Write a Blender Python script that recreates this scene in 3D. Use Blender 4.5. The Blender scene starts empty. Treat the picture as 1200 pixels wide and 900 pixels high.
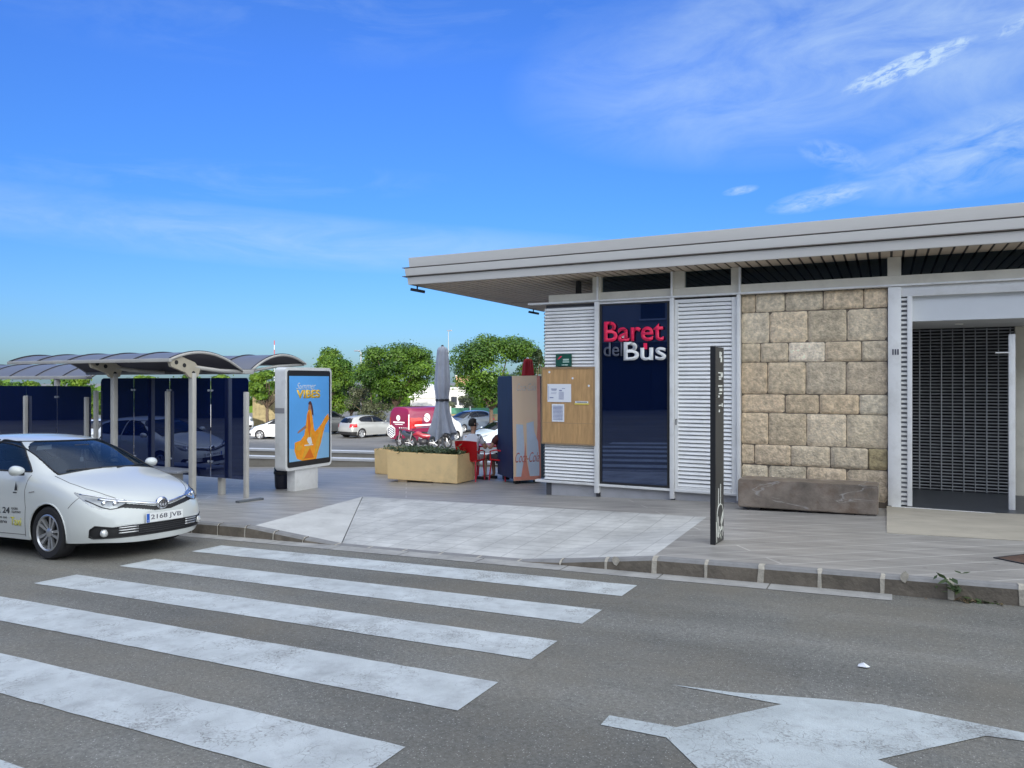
import bpy, bmesh, math, random
from mathutils import Vector, Matrix, noise
from mathutils.bvhtree import BVHTree
from math import radians as R, pi as PI, sin, cos, hypot, atan2, sqrt
rnd = random.Random(7)
scene = bpy.context.scene
col = scene.collection

# ------------------------------------------------------------------ surveying helpers
F = 867.0; TH = R(26.86); CC, SS = cos(TH), sin(TH); EYE = 1.65
def ray(x, y):
    u = (x-600)/F
    return (u*CC-SS, u*SS+CC, -(y-446)/F)
def on_plane(x, y, a, b, z0):
    r = ray(x, y); t = (z0-EYE)/(r[2]-a*r[0]-b*r[1])
    return Vector((t*r[0], t*r[1], EYE+t*r[2]))
def road_pt(x, y): return on_plane(x, y, .032, -.037, 0)
def pave_pt(x, y): return on_plane(x, y, .032, -.02, .0325)
def far_pt(x, y, z=-2.2): return on_plane(x, y, 0, 0, z)
def at_y(x, y, Y):
    r = ray(x, y); t = Y/r[1]; return Vector((t*r[0], Y, EYE+t*r[2]))
def at_d(x, y, d):
    r = ray(x, y); return Vector((d*r[0], d*r[1], EYE+d*r[2]))
def road_z(X, Y): return .032*X-.037*Y
def pave_z(X, Y): return .0325+.032*X-.02*Y

# ------------------------------------------------------------------ materials
MATS = {}
def nn(t, kind, x=0, y=0, **kw):
    n = t.nodes.new(kind); n.location = (x, y)
    for k, v in kw.items(): setattr(n, k, v)
    return n
def mat(name, color, rough=.6, metal=0.0, ior=1.5, var=0.0, vscale=3.0, bump=0.0, bscale=40.0, coat=0.0, dirt=None, dscale=2.0, damt=.5,
        alpha=1.0, trans=0.0, stretch=(1, 1, 1), attr=None, emit=None, detail=6):
    if name in MATS: return MATS[name]
    m = bpy.data.materials.new(name); m.use_nodes = True; MATS[name] = m
    t = m.node_tree; b = t.nodes['Principled BSDF']; L = t.links.new
    b.inputs['Base Color'].default_value = (*color, 1)
    b.inputs['Roughness'].default_value = rough; b.inputs['Metallic'].default_value = metal
    b.inputs['IOR'].default_value = ior; b.inputs['Coat Weight'].default_value = coat
    b.inputs['Coat Roughness'].default_value = .04
    b.inputs['Alpha'].default_value = alpha; b.inputs['Transmission Weight'].default_value = trans
    if emit: b.inputs['Emission Color'].default_value = (*emit[0], 1); b.inputs['Emission Strength'].default_value = emit[1]
    tc = nn(t, 'ShaderNodeTexCoord'); mp = nn(t, 'ShaderNodeMapping'); mp.inputs['Scale'].default_value = stretch
    L(tc.outputs['Object'], mp.inputs['Vector'])
    cur = None
    if attr:
        a = nn(t, 'ShaderNodeAttribute'); a.attribute_name = attr
        mx = nn(t, 'ShaderNodeMix', data_type='RGBA', blend_type='MULTIPLY'); mx.inputs['Factor'].default_value = 1
        mx.inputs['A'].default_value = (*color, 1); L(a.outputs['Color'], mx.inputs['B']); cur = mx.outputs['Result']
    if var:
        n = nn(t, 'ShaderNodeTexNoise'); n.inputs['Scale'].default_value = vscale; n.inputs['Detail'].default_value = detail; n.inputs['Roughness'].default_value = .62
        L(mp.outputs['Vector'], n.inputs['Vector'])
        mr = nn(t, 'ShaderNodeMapRange'); mr.inputs['From Min'].default_value = .3; mr.inputs['From Max'].default_value = .7
        mr.inputs['To Min'].default_value = 1-var; mr.inputs['To Max'].default_value = 1+var
        L(n.outputs['Fac'], mr.inputs['Value'])
        vm = nn(t, 'ShaderNodeVectorMath', operation='SCALE')
        if cur: L(cur, vm.inputs[0])
        else: vm.inputs[0].default_value = color
        L(mr.outputs['Result'], vm.inputs['Scale']); cur = vm.outputs['Vector']
    if dirt:
        n = nn(t, 'ShaderNodeTexNoise'); n.inputs['Scale'].default_value = dscale; n.inputs['Detail'].default_value = 8; n.inputs['Roughness'].default_value = .7
        L(mp.outputs['Vector'], n.inputs['Vector'])
        mr = nn(t, 'ShaderNodeMapRange'); mr.inputs['From Min'].default_value = .5; mr.inputs['From Max'].default_value = .72
        mr.inputs['To Max'].default_value = damt; L(n.outputs['Fac'], mr.inputs['Value'])
        mx = nn(t, 'ShaderNodeMix', data_type='RGBA'); L(mr.outputs['Result'], mx.inputs['Factor'])
        if cur: L(cur, mx.inputs['A'])
        else: mx.inputs['A'].default_value = (*color, 1)
        mx.inputs['B'].default_value = (*dirt, 1); cur = mx.outputs['Result']
    if cur: L(cur, b.inputs['Base Color'])
    if bump:
        n = nn(t, 'ShaderNodeTexNoise'); n.inputs['Scale'].default_value = bscale; n.inputs['Detail'].default_value = 5
        L(mp.outputs['Vector'], n.inputs['Vector'])
        bp = nn(t, 'ShaderNodeBump'); bp.inputs['Strength'].default_value = bump; bp.inputs['Distance'].default_value = .02
        L(n.outputs['Fac'], bp.inputs['Height']); L(bp.outputs['Normal'], b.inputs['Normal'])
    return m

def asphalt_mat(name, base, pale):
    m = mat(name, base, .88, var=.10, vscale=.7, bump=.5, bscale=130); t = m.node_tree; L = t.links.new; b = t.nodes['Principled BSDF']
    prev = b.inputs['Base Color'].links[0].from_socket
    tc = nn(t, 'ShaderNodeTexCoord')
    # long tyre polish and dust bands along the street
    mp = nn(t, 'ShaderNodeMapping'); mp.inputs['Scale'].default_value = (.22, 1.5, 1); L(tc.outputs['Object'], mp.inputs['Vector'])
    n0 = nn(t, 'ShaderNodeTexNoise'); n0.inputs['Scale'].default_value = 1.1; n0.inputs['Detail'].default_value = 5; L(mp.outputs['Vector'], n0.inputs['Vector'])
    r0 = nn(t, 'ShaderNodeMapRange'); r0.inputs['From Min'].default_value = .35; r0.inputs['From Max'].default_value = .68; r0.inputs['To Min'].default_value = .78; r0.inputs['To Max'].default_value = 1.22
    L(n0.outputs['Fac'], r0.inputs['Value'])
    v0 = nn(t, 'ShaderNodeVectorMath', operation='SCALE'); L(prev, v0.inputs[0]); L(r0.outputs['Result'], v0.inputs['Scale'])
    # aggregate
    vo = nn(t, 'ShaderNodeTexVoronoi'); vo.inputs['Scale'].default_value = 75; L(tc.outputs['Object'], vo.inputs['Vector'])
    ra = nn(t, 'ShaderNodeMapRange'); ra.inputs['From Min'].default_value = .12; ra.inputs['From Max'].default_value = .32; ra.inputs['To Min'].default_value = 1; ra.inputs['To Max'].default_value = 0
    L(vo.outputs['Distance'], ra.inputs['Value'])
    sep = nn(t, 'ShaderNodeSeparateColor'); L(vo.outputs['Color'], sep.inputs['Color'])
    gt = nn(t, 'ShaderNodeMapRange'); gt.inputs['From Min'].default_value = .50; gt.inputs['From Max'].default_value = .95; gt.inputs['To Max'].default_value = .9; L(sep.outputs['Red'], gt.inputs['Value'])
    mu = nn(t, 'ShaderNodeMath', operation='MULTIPLY'); L(ra.outputs['Result'], mu.inputs[0]); L(gt.outputs['Result'], mu.inputs[1])
    mx = nn(t, 'ShaderNodeMix', data_type='RGBA'); L(mu.outputs['Value'], mx.inputs['Factor']); L(v0.outputs['Vector'], mx.inputs['A']); mx.inputs['B'].default_value = (*pale, 1)
    # dark pits and small stains
    n2 = nn(t, 'ShaderNodeTexNoise'); n2.inputs['Scale'].default_value = 6; n2.inputs['Detail'].default_value = 8; n2.inputs['Roughness'].default_value = .75; L(tc.outputs['Object'], n2.inputs['Vector'])
    r2 = nn(t, 'ShaderNodeMapRange'); r2.inputs['From Min'].default_value = .62; r2.inputs['From Max'].default_value = .72; r2.inputs['To Min'].default_value = 1; r2.inputs['To Max'].default_value = .62; L(n2.outputs['Fac'], r2.inputs['Value'])
    v2 = nn(t, 'ShaderNodeVectorMath', operation='SCALE'); L(mx.outputs['Result'], v2.inputs[0]); L(r2.outputs['Result'], v2.inputs['Scale'])
    # coarse grain, wandering cracks and old repair joints
    n4 = nn(t, 'ShaderNodeTexNoise'); n4.inputs['Scale'].default_value = 42; n4.inputs['Detail'].default_value = 5; n4.inputs['Roughness'].default_value = .8; L(tc.outputs['Object'], n4.inputs['Vector'])
    r4 = nn(t, 'ShaderNodeMapRange'); r4.inputs['From Min'].default_value = .3; r4.inputs['From Max'].default_value = .7; r4.inputs['To Min'].default_value = .56; r4.inputs['To Max'].default_value = 1.44; L(n4.outputs['Fac'], r4.inputs['Value'])
    v4 = nn(t, 'ShaderNodeVectorMath', operation='SCALE'); L(v2.outputs['Vector'], v4.inputs[0]); L(r4.outputs['Result'], v4.inputs['Scale'])
    nd = nn(t, 'ShaderNodeTexNoise'); nd.inputs['Scale'].default_value = 1.3; nd.inputs['Detail'].default_value = 6; L(tc.outputs['Object'], nd.inputs['Vector'])
    va = nn(t, 'ShaderNodeVectorMath', operation='MULTIPLY_ADD'); L(nd.outputs['Color'], va.inputs[0]); va.inputs[1].default_value = (.9, .9, .9); L(tc.outputs['Object'], va.inputs[2])
    vc = nn(t, 'ShaderNodeTexVoronoi', feature='DISTANCE_TO_EDGE'); vc.inputs['Scale'].default_value = .38; L(va.outputs['Vector'], vc.inputs['Vector'])
    rc = nn(t, 'ShaderNodeMapRange'); rc.inputs['From Min'].default_value = .0; rc.inputs['From Max'].default_value = .006; rc.inputs['To Min'].default_value = .84; rc.inputs['To Max'].default_value = 1; L(vc.outputs['Distance'], rc.inputs['Value'])
    v5 = nn(t, 'ShaderNodeVectorMath', operation='SCALE'); L(v4.outputs['Vector'], v5.inputs[0]); L(rc.outputs['Result'], v5.inputs['Scale'])
    # brown dust towards the kerb and in drifts
    n6 = nn(t, 'ShaderNodeTexNoise'); n6.inputs['Scale'].default_value = .55; n6.inputs['Detail'].default_value = 7; n6.inputs['Roughness'].default_value = .7; L(tc.outputs['Object'], n6.inputs['Vector'])
    r6 = nn(t, 'ShaderNodeMapRange'); r6.inputs['From Min'].default_value = .42; r6.inputs['From Max'].default_value = .62; r6.inputs['To Max'].default_value = .45; L(n6.outputs['Fac'], r6.inputs['Value'])
    m6 = nn(t, 'ShaderNodeMix', data_type='RGBA'); L(r6.outputs['Result'], m6.inputs['Factor']); L(v5.outputs['Vector'], m6.inputs['A']); m6.inputs['B'].default_value = (base[0]*1.15, base[1]*1.02, base[2]*.84, 1)
    L(m6.outputs['Result'], b.inputs['Base Color'])
    return m

def paint_mat(name, base, under, worn=.5):
    """road paint, worn through and cracked"""
    m = mat(name, base, .7, var=.16, vscale=3.2, bump=.35, bscale=120, dirt=(.30, .305, .31), dscale=6, damt=.6, stretch=(1, 1, 1)); t = m.node_tree; L = t.links.new; b = t.nodes['Principled BSDF']
    prev = b.inputs['Base Color'].links[0].from_socket
    tc = nn(t, 'ShaderNodeTexCoord')
    n = nn(t, 'ShaderNodeTexNoise'); n.inputs['Scale'].default_value = 55; n.inputs['Detail'].default_value = 4; n.inputs['Roughness'].default_value = .7; L(tc.outputs['Object'], n.inputs['Vector'])
    n1 = nn(t, 'ShaderNodeTexNoise'); n1.inputs['Scale'].default_value = 2.3; n1.inputs['Detail'].default_value = 5; L(tc.outputs['Object'], n1.inputs['Vector'])
    ad = nn(t, 'ShaderNodeMath', operation='ADD'); L(n.outputs['Fac'], ad.inputs[0]); L(n1.outputs['Fac'], ad.inputs[1])
    mr = nn(t, 'ShaderNodeMapRange'); mr.inputs['From Min'].default_value = 1.10; mr.inputs['From Max'].default_value = 1.30; mr.inputs['To Max'].default_value = worn; L(ad.outputs['Value'], mr.inputs['Value'])
    vo = nn(t, 'ShaderNodeTexVoronoi', feature='DISTANCE_TO_EDGE'); vo.inputs['Scale'].default_value = 6.5
    nd = nn(t, 'ShaderNodeTexNoise'); nd.inputs['Scale'].default_value = 9; L(tc.outputs['Object'], nd.inputs['Vector'])
    va = nn(t, 'ShaderNodeVectorMath', operation='MULTIPLY_ADD'); L(nd.outputs['Color'], va.inputs[0]); va.inputs[1].default_value = (.22, .22, .22); L(tc.outputs['Object'], va.inputs[2]); L(va.outputs['Vector'], vo.inputs['Vector'])
    rc = nn(t, 'ShaderNodeMapRange'); rc.inputs['From Min'].default_value = .004; rc.inputs['From Max'].default_value = .016; rc.inputs['To Min'].default_value = .8; rc.inputs['To Max'].default_value = 0; L(vo.outputs['Distance'], rc.inputs['Value'])
    rm = nn(t, 'ShaderNodeMapRange'); rm.inputs['From Min'].default_value = .44; rm.inputs['From Max'].default_value = .54; L(n1.outputs['Fac'], rm.inputs['Value'])
    mc = nn(t, 'ShaderNodeMath', operation='MULTIPLY'); L(rc.outputs['Result'], mc.inputs[0]); L(rm.outputs['Result'], mc.inputs[1])
    mm = nn(t, 'ShaderNodeMath', operation='MAXIMUM'); L(mr.outputs['Result'], mm.inputs[0]); L(mc.outputs['Value'], mm.inputs[1])
    mx = nn(t, 'ShaderNodeMix', data_type='RGBA'); L(mm.outputs['Value'], mx.inputs['Factor']); L(prev, mx.inputs['A']); mx.inputs['B'].default_value = (*under, 1)
    L(mx.outputs['Result'], b.inputs['Base Color'])
    return m

def tile_mat(name, base, joint, w, h, rot, mortar=.006, var=.08, squash=0.5, streak=True, rough=.6, jstr=1.0):
    m = mat(name, base, rough); t = m.node_tree; L = t.links.new; b = t.nodes['Principled BSDF']
    tc = nn(t, 'ShaderNodeTexCoord'); mp = nn(t, 'ShaderNodeMapping'); mp.inputs['Rotation'].default_value = (0, 0, rot); L(tc.outputs['Object'], mp.inputs['Vector'])
    br = nn(t, 'ShaderNodeTexBrick'); L(mp.outputs['Vector'], br.inputs['Vector'])
    br.inputs['Scale'].default_value = 1; br.inputs['Brick Width'].default_value = w; br.inputs['Row Height'].default_value = h; br.inputs['Mortar Size'].default_value = mortar
    br.inputs['Mortar Smooth'].default_value = .3; br.offset = squash
    c1 = tuple(k*(1-var) for k in base); c2 = tuple(k*(1+var) for k in base)
    br.inputs['Color1'].default_value = (*c1, 1); br.inputs['Color2'].default_value = (*c2, 1)
    mj = tuple(base[i]*(1-jstr)+joint[i]*jstr for i in range(3)); br.inputs['Mortar'].default_value = (*mj, 1)
    ms = nn(t, 'ShaderNodeMapping'); ms.inputs['Rotation'].default_value = (0, 0, rot); ms.inputs['Scale'].default_value = (.5, 4, 1) if streak else (1, 1, 1); L(tc.outputs['Object'], ms.inputs['Vector'])
    n = nn(t, 'ShaderNodeTexNoise'); n.inputs['Scale'].default_value = 1.6; n.inputs['Detail'].default_value = 9; n.inputs['Roughness'].default_value = .66; L(ms.outputs['Vector'], n.inputs['Vector'])
    mr = nn(t, 'ShaderNodeMapRange'); mr.inputs['From Min'].default_value = .3; mr.inputs['From Max'].default_value = .7; mr.inputs['To Min'].default_value = .72; mr.inputs['To Max'].default_value = 1.22; L(n.outputs['Fac'], mr.inputs['Value'])
    v = nn(t, 'ShaderNodeVectorMath', operation='SCALE'); L(br.outputs['Color'], v.inputs[0]); L(mr.outputs['Result'], v.inputs['Scale'])
    n2 = nn(t, 'ShaderNodeTexNoise'); n2.inputs['Scale'].default_value = .9; n2.inputs['Detail'].default_value = 7; n2.inputs['Roughness'].default_value = .7; L(tc.outputs['Object'], n2.inputs['Vector'])
    r2 = nn(t, 'ShaderNodeMapRange'); r2.inputs['From Min'].default_value = .35; r2.inputs['From Max'].default_value = .65; r2.inputs['To Min'].default_value = .88; r2.inputs['To Max'].default_value = 1.08; L(n2.outputs['Fac'], r2.inputs['Value'])
    v2 = nn(t, 'ShaderNodeVectorMath', operation='SCALE'); L(v.outputs['Vector'], v2.inputs[0]); L(r2.outputs['Result'], v2.inputs['Scale'])
    # gum spots and small stains
    vo = nn(t, 'ShaderNodeTexVoronoi'); vo.inputs['Scale'].default_value = 3.2; L(tc.outputs['Object'], vo.inputs['Vector'])
    rv = nn(t, 'ShaderNodeMapRange'); rv.inputs['From Min'].default_value = .05; rv.inputs['From Max'].default_value = .085; rv.inputs['To Min'].default_value = .72; rv.inputs['To Max'].default_value = 1; L(vo.outputs['Distance'], rv.inputs['Value'])
    v3 = nn(t, 'ShaderNodeVectorMath', operation='SCALE'); L(v2.outputs['Vector'], v3.inputs[0]); L(rv.outputs['Result'], v3.inputs['Scale'])
    L(v3.outputs['Vector'], b.inputs['Base Color'])
    bp = nn(t, 'ShaderNodeBump'); bp.inputs['Strength'].default_value = .25; bp.inputs['Distance'].default_value = .01
    n3 = nn(t, 'ShaderNodeTexNoise'); n3.inputs['Scale'].default_value = 90; L(tc.outputs['Object'], n3.inputs['Vector']); L(n3.outputs['Fac'], bp.inputs['Height']); L(bp.outputs['Normal'], b.inputs['Normal'])
    rr = nn(t, 'ShaderNodeMapRange'); rr.inputs['To Min'].default_value = rough-.15; rr.inputs['To Max'].default_value = rough+.15; L(n2.outputs['Fac'], rr.inputs['Value']); L(rr.outputs['Result'], b.inputs['Roughness'])
    return m

def leaf_mat(name, c1, c2, rough=.55):
    if name in MATS: return MATS[name]
    m = mat(name, c1, rough); t = m.node_tree; L = t.links.new; b = t.nodes['Principled BSDF']
    a = nn(t, 'ShaderNodeAttribute'); a.attribute_name = 'tint'
    mx = nn(t, 'ShaderNodeMix', data_type='RGBA'); L(a.outputs['Fac'], mx.inputs['Factor']); mx.inputs['A'].default_value = (*c1, 1); mx.inputs['B'].default_value = (*c2, 1)
    L(mx.outputs['Result'], b.inputs['Base Color'])
    tr = nn(t, 'ShaderNodeBsdfTranslucent'); L(mx.outputs['Result'], tr.inputs['Color'])
    ms = nn(t, 'ShaderNodeMixShader'); ms.inputs[0].default_value = .3
    L(b.outputs[0], ms.inputs[1]); L(tr.outputs[0], ms.inputs[2]); L(ms.outputs[0], t.nodes['Material Output'].inputs['Surface'])
    return m

def glass_mat(name, tint, clear=.25, ior=1.7, rough=.01):
    """tinted pane: mirror by Fresnel, the rest partly clear, partly the tint"""
    if name in MATS: return MATS[name]
    m = bpy.data.materials.new(name); m.use_nodes = True; MATS[name] = m
    t = m.node_tree; L = t.links.new; b = t.nodes['Principled BSDF']
    b.inputs['Base Color'].default_value = (*tint, 1); b.inputs['Roughness'].default_value = rough; b.inputs['IOR'].default_value = ior
    tr = nn(t, 'ShaderNodeBsdfTransparent'); tr.inputs['Color'].default_value = (.62, .72, .8, 1)
    ms = nn(t, 'ShaderNodeMixShader'); ms.inputs[0].default_value = 1-clear
    if tint[2] > tint[0]*3: b.inputs['Specular Tint'].default_value = (.55, .68, 1, 1)
    L(tr.outputs[0], ms.inputs[1]); L(b.outputs[0], ms.inputs[2]); L(ms.outputs[0], t.nodes['Material Output'].inputs['Surface'])
    return m

# ------------------------------------------------------------------ object helpers
def tag(o, label=None, cat=None, group=None, kind=None):
    if label: o['label'] = label
    if cat: o['category'] = cat
    if group: o['group'] = group
    if kind: o['kind'] = kind
    return o
def thing(name, label, cat, loc=(0, 0, 0), rz=0, group=None):
    o = bpy.data.objects.new(name, None); o.empty_display_size = .2; col.objects.link(o)
    o.location = loc; o.rotation_euler = (0, 0, rz)
    return tag(o, label, cat, group)
def root_matrix(o):
    while o.parent: o = o.parent
    return Matrix.LocRotScale(o.location, o.rotation_euler, o.scale)
def link(name, me, mats, parent=None, world=False, smooth=False, angle=None):
    if not isinstance(mats, (list, tuple)): mats = [mats]
    for m in mats: me.materials.append(m)
    if parent is not None and world: me.transform(root_matrix(parent).inverted())
    if smooth: me.polygons.foreach_set('use_smooth', [True]*len(me.polygons))
    if angle: me.set_sharp_from_angle(angle=R(angle))
    o = bpy.data.objects.new(name, me); col.objects.link(o)
    if parent is not None: o.parent = parent
    return o
def kids(o): return list(o.children)
def copy_tree(o, parent=None):
    c = o.copy(); col.objects.link(c); c.parent = parent
    for ch in kids(o): copy_tree(ch, c)
    return c

class MB:
    def __init__(s): s.v = []; s.f = []; s.mi = []; s.M = None
    def add(s, vs, fs, mi=0):
        b = len(s.v)
        s.v += [tuple(s.M @ Vector(p)) for p in vs] if s.M else [tuple(p) for p in vs]
        s.f += [tuple(b+i for i in f) for f in fs]; s.mi += [mi]*len(fs); return s
    def box(s, x0, x1, y0, y1, z0, z1, mi=0):
        return s.add([(x0, y0, z0), (x1, y0, z0), (x1, y1, z0), (x0, y1, z0), (x0, y0, z1), (x1, y0, z1), (x1, y1, z1), (x0, y1, z1)],
                     [(0, 3, 2, 1), (4, 5, 6, 7), (0, 1, 5, 4), (1, 2, 6, 5), (2, 3, 7, 6), (3, 0, 4, 7)], mi)
    def bbox(s, x0, x1, y0, y1, z0, z1, r=.01, mi=0):
        """box with chamfered edges"""
        bm = bmesh.new(); bmesh.ops.create_cube(bm, size=1)
        for v in bm.verts: v.co = Vector((x0+(v.co.x+.5)*(x1-x0), y0+(v.co.y+.5)*(y1-y0), z0+(v.co.z+.5)*(z1-z0)))
        bmesh.ops.bevel(bm, geom=bm.edges[:], offset=r, segments=2, affect='EDGES', profile=.6)
        return s.bm(bm, mi)
    def bm(s, bm, mi=0):
        bm.verts.index_update(); s.add([v.co[:] for v in bm.verts], [[v.index for v in f.verts] for f in bm.faces], mi); bm.free(); return s
    def tube(s, pts, r, seg=10, mi=0, cap=True, closed=False):
        pts = [Vector(p) for p in pts]; n = len(pts)
        rs = r if isinstance(r, (list, tuple)) else [r]*n
        vs = []; prev = None
        for i, p in enumerate(pts):
            if closed: d = (pts[(i+1) % n]-pts[i-1])
            else: d = (pts[min(i+1, n-1)]-pts[max(i-1, 0)])
            if d.length < 1e-9: d = Vector((0, 0, 1))
            d.normalize()
            if prev is None:
                a = d.orthogonal().normalized()
            else:
                a = prev-d*prev.dot(d)
                a = a.normalized() if a.length > 1e-6 else d.orthogonal().normalized()
            prev = a; b = d.cross(a)
            for k in range(seg):
                t = 2*PI*k/seg; vs.append(p+(a*cos(t)+b*sin(t))*rs[i])
        fs = []
        m = n if closed else n-1
        for i in range(m):
            j = (i+1) % n
            for k in range(seg):
                fs.append((i*seg+k, i*seg+(k+1) % seg, j*seg+(k+1) % seg, j*seg+k))
        if cap and not closed:
            fs.append(tuple(range(seg-1, -1, -1))); fs.append(tuple((n-1)*seg+k for k in range(seg)))
        return s.add(vs, fs, mi)
    def lathe(s, prof, c=(0, 0, 0), axis='z', seg=24, mi=0):
        """prof: (radius, height) pairs"""
        vs = []; fs = []; n = len(prof)
        for k in range(seg):
            t = 2*PI*k/seg
            for r, h in prof:
                if axis == 'z': p = (r*cos(t), r*sin(t), h)
                elif axis == 'y': p = (r*cos(t), h, r*sin(t))
                else: p = (h, r*cos(t), r*sin(t))
                vs.append((p[0]+c[0], p[1]+c[1], p[2]+c[2]))
        for k in range(seg):
            j = (k+1) % seg
            for i in range(n-1): fs.append((k*n+i, j*n+i, j*n+i+1, k*n+i+1))
        return s.add(vs, fs, mi)
    def prism(s, poly, o, u, v, depth, mi=0):
        """2-D polygon in the plane o + a*u + b*v, thickened by the vector depth"""
        o, u, v, d = Vector(o), Vector(u), Vector(v), Vector(depth); n = len(poly)
        a = [o+u*p[0]+v*p[1] for p in poly]; vs = a+[p+d for p in a]
        fs = [tuple(range(n)), tuple(range(2*n-1, n-1, -1))]+[(i, n+i, n+(i+1) % n, (i+1) % n) for i in range(n)]
        return s.add(vs, fs, mi)
    def mesh(s, name='m', fix=True):
        me = bpy.data.meshes.new(name); me.from_pydata(s.v, [], s.f); me.update()
        me.polygons.foreach_set('material_index', s.mi)
        if fix:
            bm = bmesh.new(); bm.from_mesh(me); bmesh.ops.recalc_face_normals(bm, faces=bm.faces); bm.to_mesh(me); bm.free()
        return me
    def build(s, name, mats, parent=None, world=False, smooth=False, angle=None, fix=True):
        return link(name, s.mesh(name, fix), mats, parent, world, smooth, angle)

def text_mesh(txt, height, extrude, fat=0.0, shear=0.0, width=None, spacing=1.0, capref='H'):
    cu = bpy.data.curves.new('t', 'FONT'); cu.body = txt; cu.size = 1; cu.extrude = 0; cu.offset = fat; cu.shear = shear; cu.space_character = spacing
    cu.resolution_u = 6
    o = bpy.data.objects.new('t', cu); col.objects.link(o); bpy.context.view_layer.update()
    dg = bpy.context.evaluated_depsgraph_get(); me = bpy.data.meshes.new_from_object(o.evaluated_get(dg))
    bpy.data.objects.remove(o)
    xs = [v.co.x for v in me.vertices]; ys = [v.co.y for v in me.vertices]
    x0, x1, y0, y1 = min(xs), max(xs), min(ys), max(ys)
    sy = height/(y1-y0); sx = (width/(x1-x0)) if width else sy
    for v in me.vertices: v.co = Vector(((v.co.x-x0)*sx, (v.co.y-y0)*sy, 0))
    if extrude:
        bm = bmesh.new(); bm.from_mesh(me)
        bmesh.ops.remove_doubles(bm, verts=bm.verts, dist=1e-5)
        r = bmesh.ops.extrude_face_region(bm, geom=bm.faces[:])
        for e in r['geom']:
            if isinstance(e, bmesh.types.BMVert): e.co.z += extrude
        bmesh.ops.recalc_face_normals(bm, faces=bm.faces); bm.to_mesh(me); bm.free()
    return me
def place_text(name, txt, height, o, u, v, m, parent, extrude=.004, fat=0, shear=0, width=None, world=True, spacing=1.0):
    me = text_mesh(txt, height, extrude, fat, shear, width, spacing)
    u, v = Vector(u).normalized(), Vector(v).normalized(); w = u.cross(v)
    M = Matrix((u, v, w)).transposed().to_4x4(); M.translation = Vector(o)
    me.transform(M); return link(name, me, m, parent, world)

def tint_attr(me, fn):
    a = me.color_attributes.new('tint', 'BYTE_COLOR', 'CORNER')
    for p in me.polygons:
        c = fn(p)
        for li in p.loop_indices: a.data[li].color = c
# ------------------------------------------------------------------ material palette
ASPH = asphalt_mat('asphalt', (.178, .174, .156), (.62, .61, .58))
ASPH_FAR = mat('asphalt_far', (.17, .168, .165), .9, var=.15, vscale=.5)
PAINT = paint_mat('road_paint', (.53, .56, .56), (.20, .195, .185), .85)
ARROWP = paint_mat('arrow_paint', (.49, .53, .53), (.19, .185, .175), .8)
PAVE = tile_mat('pavement_tile', (.335, .315, .29), (.46, .44, .41), 7.3, .34, -R(35), .014, .05, .5, True, .48, 1.0)
PALE = tile_mat('pale_ramp_tile', (.56, .555, .53), (.40, .395, .38), .4, .2, 0, .010, .03, .0, False, .75, .85)
PALE2 = mat('pale_ramp_plain', (.55, .545, .52), .8, var=.12, vscale=2, dirt=(.3, .29, .28), dscale=3, damt=.4)
KERB = mat('kerb_stone', (.165, .14, .11), .8, var=.3, vscale=4, bump=.5, bscale=25, dirt=(.08, .07, .06), dscale=3, damt=.6)
KERBTOP = mat('kerb_top', (.24, .235, .23), .8, var=.15, vscale=6, bump=.2)
MORTAR = mat('kerb_mortar', (.48, .44, .37), .9, var=.2, vscale=20, bump=.4)
GUTTER = mat('gutter_concrete', (.36, .35, .33), .85, var=.2, vscale=4, bump=.3, dirt=(.15, .15, .15), dscale=3, damt=.6)
WHITEP = mat('white_paint', (.76, .76, .75), .45, var=.07, vscale=1.5, dirt=(.45, .44, .40), dscale=2.2, damt=.45)
CREAM = mat('cream_metal', (.66, .625, .53), .5, var=.06, vscale=3, dirt=(.35, .33, .28), dscale=2, damt=.35)
LOUV = mat('white_louvre', (.86, .86, .85), .5, var=.04, vscale=2, dirt=(.45, .44, .42), dscale=3, damt=.25)
LOUVB = mat('louvre_backing', (.22, .23, .25), .8)
FASCIA = mat('fascia_metal', (.64, .62, .585), .5, var=.05, vscale=1.2, stretch=(.3, 1, 2))
FASCIAD = mat('fascia_joint', (.16, .14, .12), .7)
SOFFIT = mat('soffit_slat', (.50, .41, .31), .65, var=.1, vscale=3, stretch=(1, .2, 1))
SOFFITD = mat('soffit_gap', (.06, .05, .045), .9)
STONE = mat('sandstone', (.46, .385, .285), .92, var=.36, vscale=16, bump=1.0, bscale=34, dirt=(.30, .25, .18), dscale=9, damt=.5, attr='tint', detail=10)
STONEJ = mat('stone_joint', (.16, .13, .10), .95)
NAVYG = glass_mat('navy_window_glass', (.002, .006, .030), 0.0, 2.3)
NAVYC = glass_mat('navy_clerestory_glass', (.004, .005, .006), .8, 1.6)
SHELTG = glass_mat('shelter_glass', (.001, .005, .040), .02, 2.3)
STEELP = mat('shelter_post', (.50, .48, .44), .5, var=.06, vscale=3, dirt=(.3, .28, .24), dscale=4, damt=.3)
STEELB = mat('shelter_bracket', (.46, .41, .31), .5, var=.1, vscale=5)
HOLE = mat('bracket_hole', (.02, .02, .02), .8)
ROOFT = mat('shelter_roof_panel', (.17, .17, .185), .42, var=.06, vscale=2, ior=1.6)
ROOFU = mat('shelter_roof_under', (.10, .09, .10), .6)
ROOFR = mat('shelter_roof_rib', (.02, .02, .03), .6)
BOLT = mat('bolt_steel', (.75, .75, .75), .3, .8)
BLACK = mat('black_plastic', (.02, .02, .022), .5)
DARK = mat('dark_metal', (.035, .035, .04), .45)
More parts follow.
